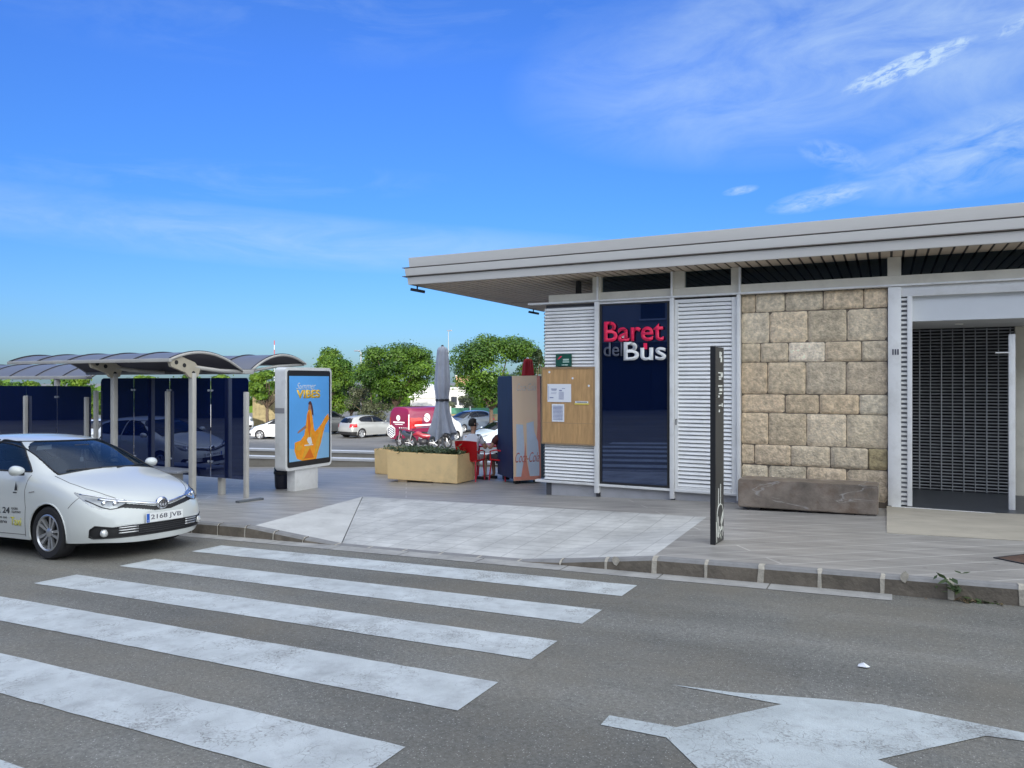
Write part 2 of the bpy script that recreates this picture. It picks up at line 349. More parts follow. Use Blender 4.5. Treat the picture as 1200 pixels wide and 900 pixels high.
MARBLE = mat('bench_marble', (.23, .19, .155), .45, var=.45, vscale=3.2, bump=.3, bscale=30, dirt=(.15, .085, .05), dscale=2.6, damt=.8, detail=10)
PLYW = mat('plywood', (.50, .30, .13), .65, var=.22, vscale=2.2, stretch=(7, 1, 1), dirt=(.32, .17, .07), dscale=2.5, damt=.5)
PLYE = mat('plywood_frame', (.33, .22, .12), .7, var=.1)
PAPER = mat('paper', (.78, .80, .84), .7)
INK = mat('ink', (.09, .09, .12), .8)
YELLOW = mat('yellow_vinyl', (.75, .60, .10), .5)
GREENS = mat('green_sign', (.012, .085, .06), .4)
PINKRED = mat('letter_red', (.92, .022, .10), .4)
LWHITE = mat('letter_white', (.82, .83, .83), .4)
LGREY = mat('letter_grey', (.10, .11, .15), .4)
SHUT = mat('shutter_slat', (.34, .35, .37), .4, .4, var=.3, vscale=5, stretch=(1, 1, 6))
SHUTR = mat('shutter_rod', (.42, .43, .46), .35, .8)
VOID = mat('dark_interior', (.012, .012, .015), .9)
INTF = mat('interior_floor', (.06, .065, .075), .35, var=.1)
CONC = mat('ramp_concrete', (.42, .38, .31), .85, var=.15, vscale=2, bump=.3, dirt=(.26, .235, .20), dscale=1.6, damt=.6, stretch=(.5, 1, 1))
RUST = mat('rusty_cover', (.09, .05, .035), .75, var=.3, vscale=8, bump=.4)
PLANT = mat('planter_concrete', (.92, .67, .34), .8, var=.05, vscale=3, dirt=(.45, .35, .2), dscale=2, damt=.35, bump=.15)
SOIL = mat('soil', (.06, .045, .03), .95, var=.3, vscale=20)
WOODF = mat('wood_block', (.36, .27, .17), .8)
GREYCL = mat('grey_canvas', (.46, .49, .56), .8, var=.1, vscale=5)
REDCL = mat('red_canvas', (.50, .02, .025), .75, var=.12, vscale=5)
REDPL = mat('red_plastic', (.66, .012, .02), .35)
REDLEG = mat('red_leg', (.60, .03, .06), .4)
ALU = mat('aluminium', (.62, .62, .62), .35, .7)
VMBLUE = mat('machine_navy', (.010, .028, .095), .5, var=.2, vscale=3, stretch=(4, 4, .5))
VMOR = mat('board_faded_orange', (1.0, .74, .50), .6, var=.03, vscale=3, stretch=(3, 3, .6))
VMPINK = mat('board_faded_red', (.85, .33, .24), .6, var=.1)
VMPALE = mat('board_pale_blue', (.68, .76, .86), .6, var=.06)
VMLET = mat('board_faded_letters', (.90, .78, .66), .6)
VMRED = mat('board_red_letters', (.62, .18, .15), .6)
VMGR = mat('machine_grey', (.10, .14, .16), .5)
SKIN = mat('skin', (.45, .26, .18), .55)
HAIR = mat('dark_hair', (.015, .012, .01), .7)
TSHIRT = mat('white_tshirt', (.66, .70, .76), .85)
SHORTS = mat('dark_shorts', (.05, .05, .06), .85)
BARK = mat('bark', (.12, .085, .06), .95, var=.3, vscale=8, bump=.6)
WHITEHOUSE = mat('white_render', (.50, .50, .49), .8, var=.06, vscale=1)
ORANGEH = mat('orange_render', (.52, .32, .20), .85)
TILER = mat('roof_tile', (.38, .20, .12), .85, var=.2)
WGL = mat('window_dark', (.03, .035, .045), .15)
FENCEG = mat('green_mesh', (.06, .20, .14), .8, var=.15, vscale=2)
DRY = mat('dry_grass_wall', (.30, .25, .14), .95, var=.35, vscale=3)

# ------------------------------------------------------------------ ground, road, pavement
def g_z(X, Y):
    p = road_z(max(-75, min(45, X)), max(-45, min(80, Y)))
    d = p+2.2; k = .35
    return -2.2+(d+sqrt(d*d+k*k))/2-.0
NG = [-900, -400, -200, -120, -80]+[-60+2.5*i for i in range(41)]+[45, 60, 90, 150, 300, 900]
NY = [-900, -300, -120, -60, -40]+[-30+2.5*i for i in range(48)]+[95, 110, 140, 200, 400, 900]
mb = MB(); mb.add([(x, y, g_z(x, y)-.06) for y in NY for x in NG],
                  [(j*len(NG)+i, j*len(NG)+i+1, (j+1)*len(NG)+i+1, (j+1)*len(NG)+i) for j in range(len(NY)-1) for i in range(len(NG)-1)])
tag(mb.build('ground', ASPH_FAR, smooth=True), kind='structure')
# street beside the pavement
mb = MB(); xs = [-60+2*i for i in range(51)]
mb.add([(x, y, road_z(x, y)) for y in (-9.5, -6, -2, 2, 6, 7.72) for x in xs],
       [(j*51+i, j*51+i+1, (j+1)*51+i+1, (j+1)*51+i) for j in range(5) for i in range(50)])
ROAD = tag(mb.build('road', ASPH), kind='structure')
STR = [(6.895, 6.433), (5.912, 5.456), (4.962, 4.515), (4.045, 3.555), (3.055, 2.60), (2.09, 1.63)]
for y1, y0 in STR:
    mb = MB(); n = 12; pts = []
    x0, x1 = -7.742, -2.142; n = 40
    r2 = random.Random(int(y1*100))
    vs = []
    for i in range(n+1):
        x = x0+(x1-x0)*i/n
        a = y0+r2.uniform(-.004, .004); b = y1+r2.uniform(-.004, .004)
        vs += [(x, a, road_z(x, a)+.004), (x, b, road_z(x, b)+.004)]
    mb.add(vs, [(2*i, 2*i+2, 2*i+3, 2*i+1) for i in range(n)])
    tag(mb.build('crossing_stripe', PAINT, ROAD), 'white painted zebra crossing stripe')
AR = [(714, 839), (704, 850), (781, 865), (817, 900), (852, 934), (960, 1010), (1120, 930), (1029, 891), (1155, 863), (1200, 869), (1330, 884), (1330, 874), (1200, 859.5), (1032, 826), (960, 819.5), (860, 812), (787, 803), (916, 826), (792.5, 853)]
mb = MB(); mb.add([road_pt(*p)+Vector((0, 0, .004)) for p in AR], [tuple(range(len(AR)))])
ao = mb.build('direction_arrow', ARROWP, ROAD); tag(ao, 'worn white direction arrow painted on the asphalt')
bm = bmesh.new(); bm.from_mesh(ao.data); bmesh.ops.triangulate(bm, faces=bm.faces[:]); bmesh.ops.recalc_face_normals(bm, faces=bm.faces[:]); bm.to_mesh(ao.data); bm.free()
# concrete gutter strip
mb = MB(); x = -22.0
while x < .05:
    w = min(1.05, .08-x); y0 = 7.235; y1 = 7.49; g = .006
    mb.add([(x+g, y0, road_z(x, y0)+.004), (x+w-g, y0, road_z(x+w, y0)+.004), (x+w-g, y1, road_z(x+w, y1)+.006), (x+g, y1, road_z(x, y1)+.006)], [(0, 1, 2, 3)]); x += 1.05
mb.build('gutter', GUTTER, ROAD)

def kerb_h(X):
    if X < -7.9: return .165
    if X < -6.3: return .165+(X+7.9)/1.6*(.010-.165)
    if X < -3.66: return .010
    if X < -2.15: return .010+(X+3.66)/1.51*.153
    return .163
def kz(X): return road_z(X, 7.5)+kerb_h(X)
# pavement sheet: fine strip grid near the kerb carries the dropped crossing
BP1 = pave_pt(296, 547); BP2 = pave_pt(440, 547); BD = (BP2-BP1).normalized()
def back(X):  # far edge of the plaza
    t = (X-BP1.x)/BD.x; return BP1.y+t*BD.y
def ramp_mix(X, Y):
    return None
def pz(X, Y):
    """height of the walking surface, lowered to the street between the flares"""
    full = pave_z(X, Y)
    if Y > 10.74 or X < -8.6 or X > -2.15: return full
    yb = 10.74-(X+8.47)/(6.24)*.35
    t = (Y-7.62)/(yb-7.62); t = max(0, min(1, t))
    low = road_z(X, 7.62)+.012
    main = low+(pave_z(X, yb)-low)*t
    # flares
    xl = -7.87+(-8.47+7.87)*max(0, t)      # outer left edge
    xc = -6.33+(-8.47+6.33)*max(0, t)      # crease
    if X < xc:
        if X <= xl: return full
        k = (X-xl)/(xc-xl+1e-9); return full+(main-full)*k
    xr = -2.18-(2.232-2.18)*t; xr0 = -3.66+(-2.232+3.66)*t
    if X > xr0:
        k = (xr-X)/(xr-xr0+1e-9); k = max(0, min(1, k)); return full+(main-full)*k
    return main
def in_patch(X, Y):
    yb = 10.74-(X+8.47)/(6.24)*.35
    if Y > yb: return 0
    t = (Y-7.62)/(yb-7.62)
    xl = -7.87-.60*t; xr = -2.18-.05*t; xc = -6.33-2.14*t
    if X < xl or X > xr: return 0
    return 2 if X < xc else 1
# patch as exact polygons subdivided
def grid_quad(mb, a, b, c, d, nu, nv, zf, dz=0):
    vs = []
    for j in range(nv+1):
        for i in range(nu+1):
            s, t = i/nu, j/nv
            x = (a[0]*(1-s)+b[0]*s)*(1-t)+(d[0]*(1-s)+c[0]*s)*t; y = (a[1]*(1-s)+b[1]*s)*(1-t)+(d[1]*(1-s)+c[1]*s)*t
            vs.append((x, y, zf(x, y)+dz))
    mb.add(vs, [(j*(nu+1)+i, j*(nu+1)+i+1, (j+1)*(nu+1)+i+1, (j+1)*(nu+1)+i) for j in range(nv) for i in range(nu)])
YK = 7.60
yk = lambda x: YK
def patch_main(x, y):
    yb = 10.74-(x+8.47)/6.24*.35; t = (y-YK)/(yb-YK); low = road_z(x, YK)+.012
    return low+(pave_z(x, yb)-low)*t
mbP = MB()   # plain grey pavement
A0, A1, A2, A3 = (-7.87, YK), (-8.47, 10.74), (-2.232, 10.39), (-2.18, YK)
# left area, back area, right area around the patch
for i in range(20):
    xa, xb = -44+i*1.8, -44+(i+1)*1.8
    if i == 19: xb = -8.47
    xa2, xb2 = xa, xb
    if i == 19: xb2 = -7.87
    grid_quad(mbP, (xa, YK), (xb2, YK), (xb, 10.74), (xa, 10.74), 1, 2, pave_z)
    grid_quad(mbP, (xa, 10.74), (xb, 10.74), (xb, max(10.8, back(xb))), (xa, max(10.8, back(xa))), 1, 3, pave_z)
grid_quad(mbP, A1, A2, (A2[0], back(A2[0])), (A1[0], back(A1[0])), 6, 4, pave_z)
grid_quad(mbP, A3, (14, YK), (14, back(14)), (A2[0], 10.39), 8, 2, pave_z)
mbP.add([(A2[0], 10.39, pave_z(A2[0], 10.39)), (14, back(14), pave_z(14, back(14))), (A2[0], back(A2[0]), pave_z(A2[0], back(A2[0])))], [(0, 1, 2)])
PV = tag(mbP.build('pavement', PAVE), kind='structure')
mb = MB(); nu, nv = 14, 8
vs = []
for j in range(nv+1):
    t = j/nv
    for i in range(nu+1):
        s = i/nu
        L0 = (-6.33+(-8.47+6.33)*t, YK+(10.74-YK)*t); R0 = (-3.66+(-2.232+3.66)*t, YK+(10.39-YK)*t)
        x = L0[0]*(1-s)+R0[0]*s; y = L0[1]*(1-s)+R0[1]*s; vs.append((x, y, patch_main(x, y)))
mb.add(vs, [(j*(nu+1)+i, j*(nu+1)+i+1, (j+1)*(nu+1)+i+1, (j+1)*(nu+1)+i) for j in range(nv) for i in range(nu)])
zr = lambda x, y: patch_main(x, y)
mb.add([(-3.66, YK, zr(-3.66, YK)), (A3[0], YK, pave_z(A3[0], YK)), (A2[0], A2[1], pave_z(*A2))], [(0, 1, 2)])
mb.build('dropped_kerb_ramp', PALE, PV)
mb = MB(); mb.add([(-7.87, YK, pave_z(-7.87, YK)), (-6.345, YK, zr(-6.33, YK)), (-8.472, 10.725, pave_z(-8.47, 10.74))], [(0, 1, 2)])
mb.build('ramp_flare', PALE2, PV)

# kerb: bevelled stones with mortar joints
mb = MB(); P = .527; X0 = -2.14
k0 = -36; k1 = 28
for k in range(k0, k1):
    xa, xb = X0+k*P+.012, X0+(k+1)*P-.012
    sec = lambda X: [(X, 7.46, road_z(X, 7.46)-.08), (X, 7.475+.0*X, road_z(X, 7.475)+.004), (X, 7.487, kz(X)-.028 if kerb_h(X) > .05 else road_z(X, 7.49)+.004), (X, 7.515, kz(X)-.003), (X, YK+.002, pave_or(X)), (X, YK+.002, pave_or(X)-.25)]
    def pave_or(X):
        return kz(X)+.0005-.02*.1
    for (p, q) in ((xa, xb),):
        a = sec(p); b = sec(q)
        mb.add(a+b, [(0, 6, 7, 1), (1, 7, 8, 2)], 0); mb.add(a+b, [(2, 8, 9, 3), (3, 9, 10, 4)], 1)
        mb.add(a+b, [(0, 1, 2, 3, 4, 5), (11, 10, 9, 8, 7, 6)], 0)
    X = X0+k*P; h = kerb_h(X)
    if h > .03:
        r3 = random.Random(k); wob = lambda: r3.uniform(-.006, .006)
        w = .014+r3.uniform(0, .016) if X > -2.7 else .009
        ys = [(7.472, road_z(X, 7.47)+.0), (7.482, kz(X)-.03), (7.512, kz(X)+.001), (7.56+r3.uniform(0, .03), kz(X)+.002)]
        vs = []
        for (yy, zz) in ys: vs += [(X-w+wob(), yy-.004, zz+.003), (X+w+wob(), yy-.004, zz+.003)]
        mb.add(vs, [(0, 1, 3, 2), (2, 3, 5, 4), (4, 5, 7, 6)], 2)
    else:
        mb.box(X-.013, X+.013, 7.49, 7.6, kz(X)-.05, kz(X)-.003, 2)
# smeared repair blobs
for px, py in ((722, 657), (1060, 676)):
    c = at_y(px, py, 7.474)
    r3 = random.Random(px); n = 9
    mb.add([(c.x+.045*cos(2*PI*i/n)*r3.uniform(.6, 1.1), 7.4745, c.z+.055*sin(2*PI*i/n)*r3.uniform(.6, 1.1)) for i in range(n)], [tuple(range(n))], 2)
tag(mb.build('kerb', [KERB, KERBTOP, MORTAR], angle=30), kind='structure')

# concrete ramp up to the entrance
mb = MB(); X1 = 5.0
zf = -.152
yf = 9.86
mb.add([(0, yf, pave_z(0, yf)+.006), (X1, yf-.1, pave_z(X1, yf-.1)+.006), (X1, 11.93, pave_z(X1, 11.93)+.02), (1.2, 11.93, zf-.0), (0, 11.93, zf-.002), (0, 11.93, zf-.2), (0, yf, pave_z(0, yf)-.1), (X1, yf-.1, pave_z(X1, yf)-.1), (X1, 11.93, zf-.2)],
       [(0, 1, 2, 3), (0, 3, 4), (0, 4, 5, 6), (0, 6, 7, 1)])
tag(mb.build('entrance_ramp', CONC), kind='structure')

# low retaining kerbs with white coping at the far edge of the plaza
LOWW = mat('low_wall_render', (.36, .33, .28), .9, var=.15, vscale=2, dirt=(.2, .18, .15), dscale=2, damt=.5)
COP = mat('white_coping', (.66, .66, .66), .7, var=.06, vscale=2)
nrm = Vector((-BD.y, BD.x, 0)).normalized()
for nm, off, ztop_px, zb, th, lab in (('low_wall', 0.0, 534.6, -.1, .28, 'low beige kerb wall with white coping, nearer of the two behind the plaza'),
                                 ('low_wall', 1.7, 526.8, -.6, .25, 'low beige wall with white coping, farther one beside the car park road')):
    p = BP1+nrm*off
    fw = Vector((-SS, CC, 0)); d = p.dot(fw); zt = EYE-(ztop_px-446)/F*d
    a = BP1+nrm*off-BD*26; b = BP1+nrm*off+BD*12
    mb = MB()
    w2 = nrm*th
    def bar(z0, z1, w, e, mi):
        q = [a-nrm*e, b-nrm*e, b+nrm*(w+e), a+nrm*(w+e)]
        mb.add([(v.x, v.y, z0) for v in q]+[(v.x, v.y, z1) for v in q], [(0, 3, 2, 1), (4, 5, 6, 7), (0, 1, 5, 4), (1, 2, 6, 5), (2, 3, 7, 6), (3, 0, 4, 7)], mi)
    w = thing(nm, lab, 'low wall', tuple(p), 0)
    mb2 = mb; bar(zt-1.6, zt-.06, th, 0, 0); mb.build('wall', LOWW, w, True)
    mb = MB(); bar(zt-.06, zt, th, .03, 0); mb.build('coping', COP, w, True)
# bed between and the car park markings
mb = MB()
for i in range(9):
    c = far_pt(300+26*i, 514.5)
CARPARK = mb
# road side objects: manhole, gully bar, litter, weed
q = [pave_pt(1168, 654.5), pave_pt(1215, 649), pave_pt(1262, 657), pave_pt(1212, 663.5)]
mb = MB(); mb.prism([(0, 0), (1, 0), (1, 1), (0, 1)], q[0]+Vector((0, 0, .002)), q[1]-q[0], q[3]-q[0], (0, 0, .006))
t = thing('manhole_cover', 'rusty brown metal cover set into the pavement by the right edge', 'manhole cover', tuple(q[0]))
mb.build('cover', RUST, t, True)
mb = MB(); u = (q[1]-q[0]).normalized(); v = (q[3]-q[0]).normalized(); l = (q[1]-q[0]).length; l2 = (q[3]-q[0]).length
for a0, a1, b0, b1 in ((-.02, l+.02, -.02, 0), (-.02, l+.02, l2, l2+.02), (-.02, 0, 0, l2), (l, l+.02, 0, l2)):
    mb.prism([(a0, b0), (a1, b0), (a1, b1), (a0, b1)], q[0]+Vector((0, 0, .001)), u, v, (0, 0, .01))
mb.build('frame', DARK, t, True)
a, b = pave_pt(278, 589.5), pave_pt(307, 585.5)
mb = MB(); d = (b-a).normalized(); n = Vector((-d.y, d.x, 0))
mb.prism([(0, -.05), ((b-a).length, -.05), ((b-a).length, .05), (0, .05)], a, d, n, (0, 0, .035))
tag(mb.build('floor_rail', mat('rail_grey', (.11, .12, .13), .7, var=.2)), 'short dark grey bar lying on the pavement beside the shelter', 'rail')
c = road_pt(1012, 782); mb = MB()
mb.add([c+Vector(p) for p in ((-.035, -.02, .008), (.02, -.03, .012), (.04, .01, .006), (0, .035, .02), (-.03, .02, .01), (0, 0, .025))], [(0, 1, 5), (1, 2, 5), (2, 3, 5), (3, 4, 5), (4, 0, 5)])
tag(mb.build('paper_scrap', PAPER), 'small crumpled white scrap lying on the asphalt', 'litter')
def leaf_quads(mb, c, n, spread, size, rr, up=.6, flat=False):
    for _ in range(n):
        p = c+Vector((rr.gauss(0, spread[0]), rr.gauss(0, spread[1]), abs(rr.gauss(0, spread[2]))))
        s = size*rr.uniform(.6, 1.4); a = rr.uniform(0, 2*PI); tilt = rr.uniform(-.9, .9)
        d = Vector((cos(a), sin(a), tilt)).normalized(); e = d.cross(Vector((rr.uniform(-.4, .4), rr.uniform(-.4, .4), 1))).normalized()
        mb.add([p-d*s, p+e*s*.4, p+d*s, p-e*s*.4], [(0, 1, 2, 3)])
WEED = leaf_mat('weed_leaf', (.03, .07, .02), (.10, .14, .05)); DRYL = leaf_mat('dry_leaf', (.20, .13, .07), (.35, .28, .17))
rr = random.Random(3)
t = thing('weed', 'small green weed growing from the kerb joint with dry leaves', 'weed', tuple(road_pt(1118, 703)))
mb = MB(); leaf_quads(mb, at_y(1115, 692, 7.44), 26, (.05, .03, .05), .05, rr); leaf_quads(mb, road_pt(1122, 702), 20, (.07, .03, .03), .045, rr); leaf_quads(mb, road_pt(1150, 706), 30, (.08, .03, .02), .035, rr)
me = mb.mesh(); tint_attr(me, lambda p: (rr.random(),)*3+(1,)); link('leaves', me, WEED, t, True)
mb = MB(); leaf_quads(mb, road_pt(1138, 706), 34, (.12, .03, .012), .03, rr)
me = mb.mesh(); tint_attr(me, lambda p: (rr.random(),)*3+(1,)); link('dry_leaves', me, DRYL, t, True)
# ------------------------------------------------------------------ station building
YW = 12.0
B = thing('station_building', 'single-storey bus station building with white louvres, a stone panel and a wide flat metal roof', 'building', (-5.4, YW, -.2))
def WX(px): return at_y(px, 446, YW).x
XL = -5.42; XR = 7.0
ZT = 3.0; ZS = -.11
ZSOF = 3.43
M1 = (WX(698), WX(703.3)); M2 = (WX(786), WX(791)); M3 = (WX(864), WX(868.3)); C4 = (WX(1040), WX(1056))
# plinth
mb = MB()
mb.box(XL+.12, M1[0]-.002, YW+.02, YW+.3, -.6, ZS-.03); mb.box(M1[1], M2[0], YW+.02, YW+.3, -.6, ZS-.03); mb.box(M2[1], M3[0]+.02, YW+.02, YW+.3, -.6, ZS-.03)
mb.build('plinth', mat('plinth_grey', (.42, .42, .44), .7, var=.06, dirt=(.25, .24, .22), dscale=2, damt=.4), B, True)
# sill, trim line and mullions
def add(name, m, *boxes, bev=0):
    mb = MB()
    for b_ in boxes:
        if bev: mb.bbox(*b_, r=bev)
        else: mb.box(*b_)
    return mb.build(name, m, B, True, angle=30 if bev else None)
add('sill', WHITEP, (XL-.17, M1[0]-.002, YW-.06, YW+.06, ZS-.04, ZS), (M1[1]+.002, M2[0]-.002, YW-.06, YW+.06, ZS-.045, ZS-.005), (M2[1]+.002, M3[0]-.002, YW-.06, YW+.06, ZS-.05, ZS-.01), bev=.006)
add('trim', WHITEP, (-5.72, XR, YW-.085, YW+.03, ZT, ZT+.028), bev=.006)
for a, b_, z0 in ((M1[0], M1[1], -.272), (M2[0], M2[1], -.278), (M3[0], M3[1], -.235)):
    add('mullion', WHITEP, (a, b_, YW-.075, YW+.05, z0, ZT-.002), bev=.008)
# header beam above the trim, clerestory posts, soffit seen through the clerestory
add('header_beam', CREAM, (XL+.08, XR, YW-.02, YW+.12, ZT+.03, ZT+.158))
for a, b_ in ((695, 705), (788.6, 802.5), (857, 868), (1040, 1056)):
    xa, xb = WX(a), WX(b_)
    add('clerestory_post', CREAM, (xa, xb, YW-.024, YW+.1, ZT+.16, ZSOF-.002))
    if a != 1040: add('post_fin', WHITEP, ((xa+.09 if a == 695 else (xa-.02 if a == 788.6 else xb-.02)), (xa+.115 if a == 695 else (xa+.01 if a == 788.6 else xb+.01)), YW-.075, YW-.026, ZT+.03, ZSOF-.004))
mb = MB(); mb.box(WX(667), WX(671), YW+.3, YW+.42, ZT+.16, ZSOF-.004); mb.build('dark_post', DARK, B, True)
cl = [(WX(705), WX(788.6)), (WX(802.5), WX(857)), (WX(868), WX(1040)), (WX(1056), XR)]
for a, b_ in cl:
    mb = MB(); mb.box(a, b_, YW+.05, YW+.06, ZT+.16, ZSOF-.004); mb.build('clerestory_pane', NAVYC, B, True)
# louvre panels
def louvre(name, x0, x1, z0, z1, pitch, y=YW, frame=.03, fr=True):
    mb = MB(); n = int((z1-z0-2*frame)/pitch); p = (z1-z0-2*frame)/n
    for i in range(n):
        z = z0+frame+i*p
        mb.add([(x0+frame, y-.028, z+.004), (x1-frame, y-.028, z+.004), (x1-frame, y-.034, z+.012), (x0+frame, y-.034, z+.012),
                (x1-frame, y-.004, z+p*.84), (x0+frame, y-.004, z+p*.84), (x1-frame, y+.004, z+p*.80), (x0+frame, y+.004, z+p*.80), (x1-frame, y-.01, z), (x0+frame, y-.01, z)],
               [(0, 1, 2, 3), (3, 2, 4, 5), (5, 4, 6, 7), (9, 8, 1, 0), (7, 6, 8, 9)])
    o = mb.build(name, LOUV, B, True)
    mb = MB(); mb.box(x0+.005, x1-.005, y+.012, y+.03, z0, z1); mb.build('louvre_backing', LOUVB, o)  # world == parent frame handled below
    return o
def fixchild(o):
    for c in o.children:
        c.data.transform(root_matrix(o).inverted())
l1 = louvre('louvre_panel', XL, M1[0]-.004, ZS+.004, ZT-.06, .0575, frame=.008); fixchild(l1)
l2 = louvre('louvre_door', M2[1]+.004, M3[0]-.006, ZS-.02, ZT-.035, .064, frame=.055); fixchild(l2)
mb = MB(); x0, x1 = M2[1]+.004, M3[0]-.006
for b_ in ((x0, x0+.055, ZS-.02, ZT-.035), (x1-.075, x1, ZS-.02, ZT-.035), (x0+.056, x1-.076, ZT-.09, ZT-.035), (x0+.056, x1-.076, ZS-.02, ZS+.035)):
    mb.bbox(b_[0], b_[1], YW-.04, YW+.01, b_[2], b_[3], .005)
mb.build('door_frame', WHITEP, l2, True)
mb = MB(); mb.tube([(x0+.03, YW-.045, 1.02), (x0+.03, YW-.07, 1.02), (x0+.03, YW-.07, .93)], .008); mb.build('door_handle', BLACK, l2, True)
# left end wall of louvre (side return) and solid core
mb = MB()
zz = ZS+.01
while zz < ZT-.08:
    mb.add([(XL-.03, YW+.005, zz), (XL-.03, YW+6, zz), (XL-.003, YW+6, zz+.047), (XL-.003, YW+.005, zz+.047), (XL, YW+.005, zz), (XL, YW+6, zz)], [(0, 1, 2, 3), (0, 4, 5, 1)]); zz += .0635
mb.build('side_louvre', LOUV, B, True)
add('core_wall', mat('core_wall_dark', (.10, .10, .11), .9), (XL+.01, M1[0]+.05, YW+.035, YW+.6, -.4, ZT-.01), (M2[0], M3[1], YW+.035, YW+.6, -.4, ZT-.01), (XL+.01, M3[1], YW+5.9, YW+6.0, -.4, ZT-.01), (XL+.01, XL+.1, YW+.6, YW+6, -.6, ZT-.01), (M3[1], C4[0]+.05, YW+.17, YW+.6, -.5, ZT-.01), (M3[1], XR, YW+5.9, YW+6, -.5, ZT-.01))
# shop window
wx0, wx1 = M1[1]+.002, M2[0]-.002
fr = add('window_frame', BLACK, (wx0, wx0+.035, YW-.03, YW+.03, ZS, ZT-.045), (wx1-.05, wx1, YW-.03, YW+.03, ZS, ZT-.045), (wx0+.036, wx1-.051, YW-.03, YW+.03, ZS, ZS+.03), (wx0+.036, wx1-.051, YW-.03, YW+.03, ZT-.07, ZT-.045))
add('window_head', WHITEP, (wx0, wx1, YW-.04, YW+.02, ZT-.043, ZT-.004))
mb = MB(); mb.box(wx0+.036, wx1-.051, YW-.008, YW+.002, ZS+.03, ZT-.07); g = mb.build('window_pane', NAVYG, B, True)
# stone panel: courses read off the wall
SX = lambda v: at_y(v/5.4545+840, 446, YW).x
courses = [(2.998, 2.712, [155, 245, 433, 680, 938, 1092]), (2.712, 2.233, [155, 335, 580, 830, 1092]), (2.233, 1.933, [155, 277, 456, 690, 925, 1092]),
           (1.933, 1.442, [155, 322, 568, 825, 1092]), (1.442, 1.148, [155, 434, 655, 910, 1092]), (1.148, .657, [155, 328, 573, 828, 1092]),
           (.657, .342, [155, 240, 472, 725, 967, 1092]), (.342, -.14, [155, 325, 573, 828, 1092])]
mb = MB(); tints = []; r4 = random.Random(11)
special = {(2, 2): (1.34, 1.42, 1.55), (6, 4): (.62, .62, .50), (1, 0): (1.05, 1.1, 1.15), (4, 3): (1.02, 1.08, 1.16), (5, 2): (1.1, 1.12, 1.15)}
for ci, (zt, zb, xs_) in enumerate(courses):
    for si in range(len(xs_)-1):
        a, b_ = SX(xs_[si]), SX(xs_[si+1]); g = .0035
        a += g if si else 0; b_ -= g if si < len(xs_)-2 else 0
        t, bo = zt-g, zb+g
        jit = [r4.uniform(-.004, .004) for _ in range(4)]
        nx, nz = 14, 9; vs = []; off = r4.uniform(0, 100); th = r4.uniform(-.006, .012)
        fs = []
        for j in range(nz+1):
            for i in range(nx+1):
                s, q = i/nx, j/nz
                # rounded outline
                ex = min(s, 1-s)*(b_-a); ez = min(q, 1-q)*(t-bo)
                X = a+(b_-a)*s+.006*noise.noise(Vector((off, q*5, s*3))); Z = bo+(t-bo)*q+.006*noise.noise(Vector((off+9, s*6, q*3)))
                rad = .022
                if ex < rad and ez < rad:
                    k = hypot(rad-ex, rad-ez)-rad*.99
                    if k > 0: X += (1 if s < .5 else -1)*k*.8; Z += (1 if q < .5 else -1)*k*.8
                e = min(ex, ez); dep = .014*min(1, e/.009)**.5 if e > 0 else -.012
                n1 = noise.fractal(Vector((X*5+off, Z*5, off)), 1.0, 2.0, 5)*.011
                vs.append((X, YW+.037-dep-th-n1*(1 if e > 0 else .3), Z))
        for j in range(nz):
            for i in range(nx): fs.append((j*(nx+1)+i, j*(nx+1)+i+1, (j+1)*(nx+1)+i+1, (j+1)*(nx+1)+i))
        mb.add(vs, fs)
        k = special.get((ci, si), None)
        if not k: v = r4.uniform(.84, 1.16); w = r4.uniform(-.05, .05); k = (v*(1+w), v, v*(1-w))
        tints += [(min(1.0, k[0]*.62), min(1.0, k[1]*.62), min(1.0, k[2]*.62), 1)]*len(fs)
me = mb.mesh(fix=False); tint_attr(me, lambda p: tints[p.index])
# attribute is stored at .62 so that pale blocks stay within range: the base colour makes up for it
STONE.node_tree.nodes['Mix'].inputs['A'].default_value = (1.15, .93, .65, 1)
link('stone_wall', me, STONE, B, True, smooth=True, angle=50)
add('stone_joint_bed', STONEJ, (M3[1], C4[0], YW+.05, YW+.16, -.4, ZT-.002))
# portal
cx0, cx1 = C4[0]+.006, C4[1]
add('portal_column', WHITEP, (cx0, cx1, YW-.06, YW+.25, -.15, ZT-.003), bev=.008)
add('portal_header', WHITEP, (cx1+.001, XR, YW-.03, YW+.2, 2.852, ZT-.003), bev=.005)
sx0, sx1 = cx1+.002, WX(1063)
mb = MB(); z = -.13
while z < 2.80:
    mb.add([(sx0, YW-.01, z), (sx1, YW-.01, z), (sx1, YW-.02, z+.03), (sx0, YW-.02, z+.03), (sx1, YW+.015, z+.036), (sx0, YW+.015, z+.036)], [(0, 1, 2, 3), (3, 2, 4, 5)]); z += .0665
mb.build('louvre_strip', LOUV, B, True); add('strip_backing', LOUVB, (sx0, sx1, YW+.02, YW+.03, -.14, 2.85))
px0 = WX(1069)
add('portal_jamb', WHITEP, (sx1+.001, px0, YW-.045, YW+.12, -.14, 2.85), bev=.005)
add('lintel_panel', mat('lintel_blue_white', (.66, .69, .72), .45, var=.03), (px0, XR, YW+.06, YW+.16, 2.50, 2.85))
YS = 14.0
add('recess_ceiling', mat('recess_ceiling', (.5, .5, .49), .7), (px0-.0, XR, YW+.161, YS+.05, 2.505, 2.54))
add('recess_floor', INTF, (px0-.05, XR, YW-.06, YS+3, -.20, -.155))
add('threshold', WHITEP, (px0-.26, XR, YW-.10, YW-.062, -.185, -.148))
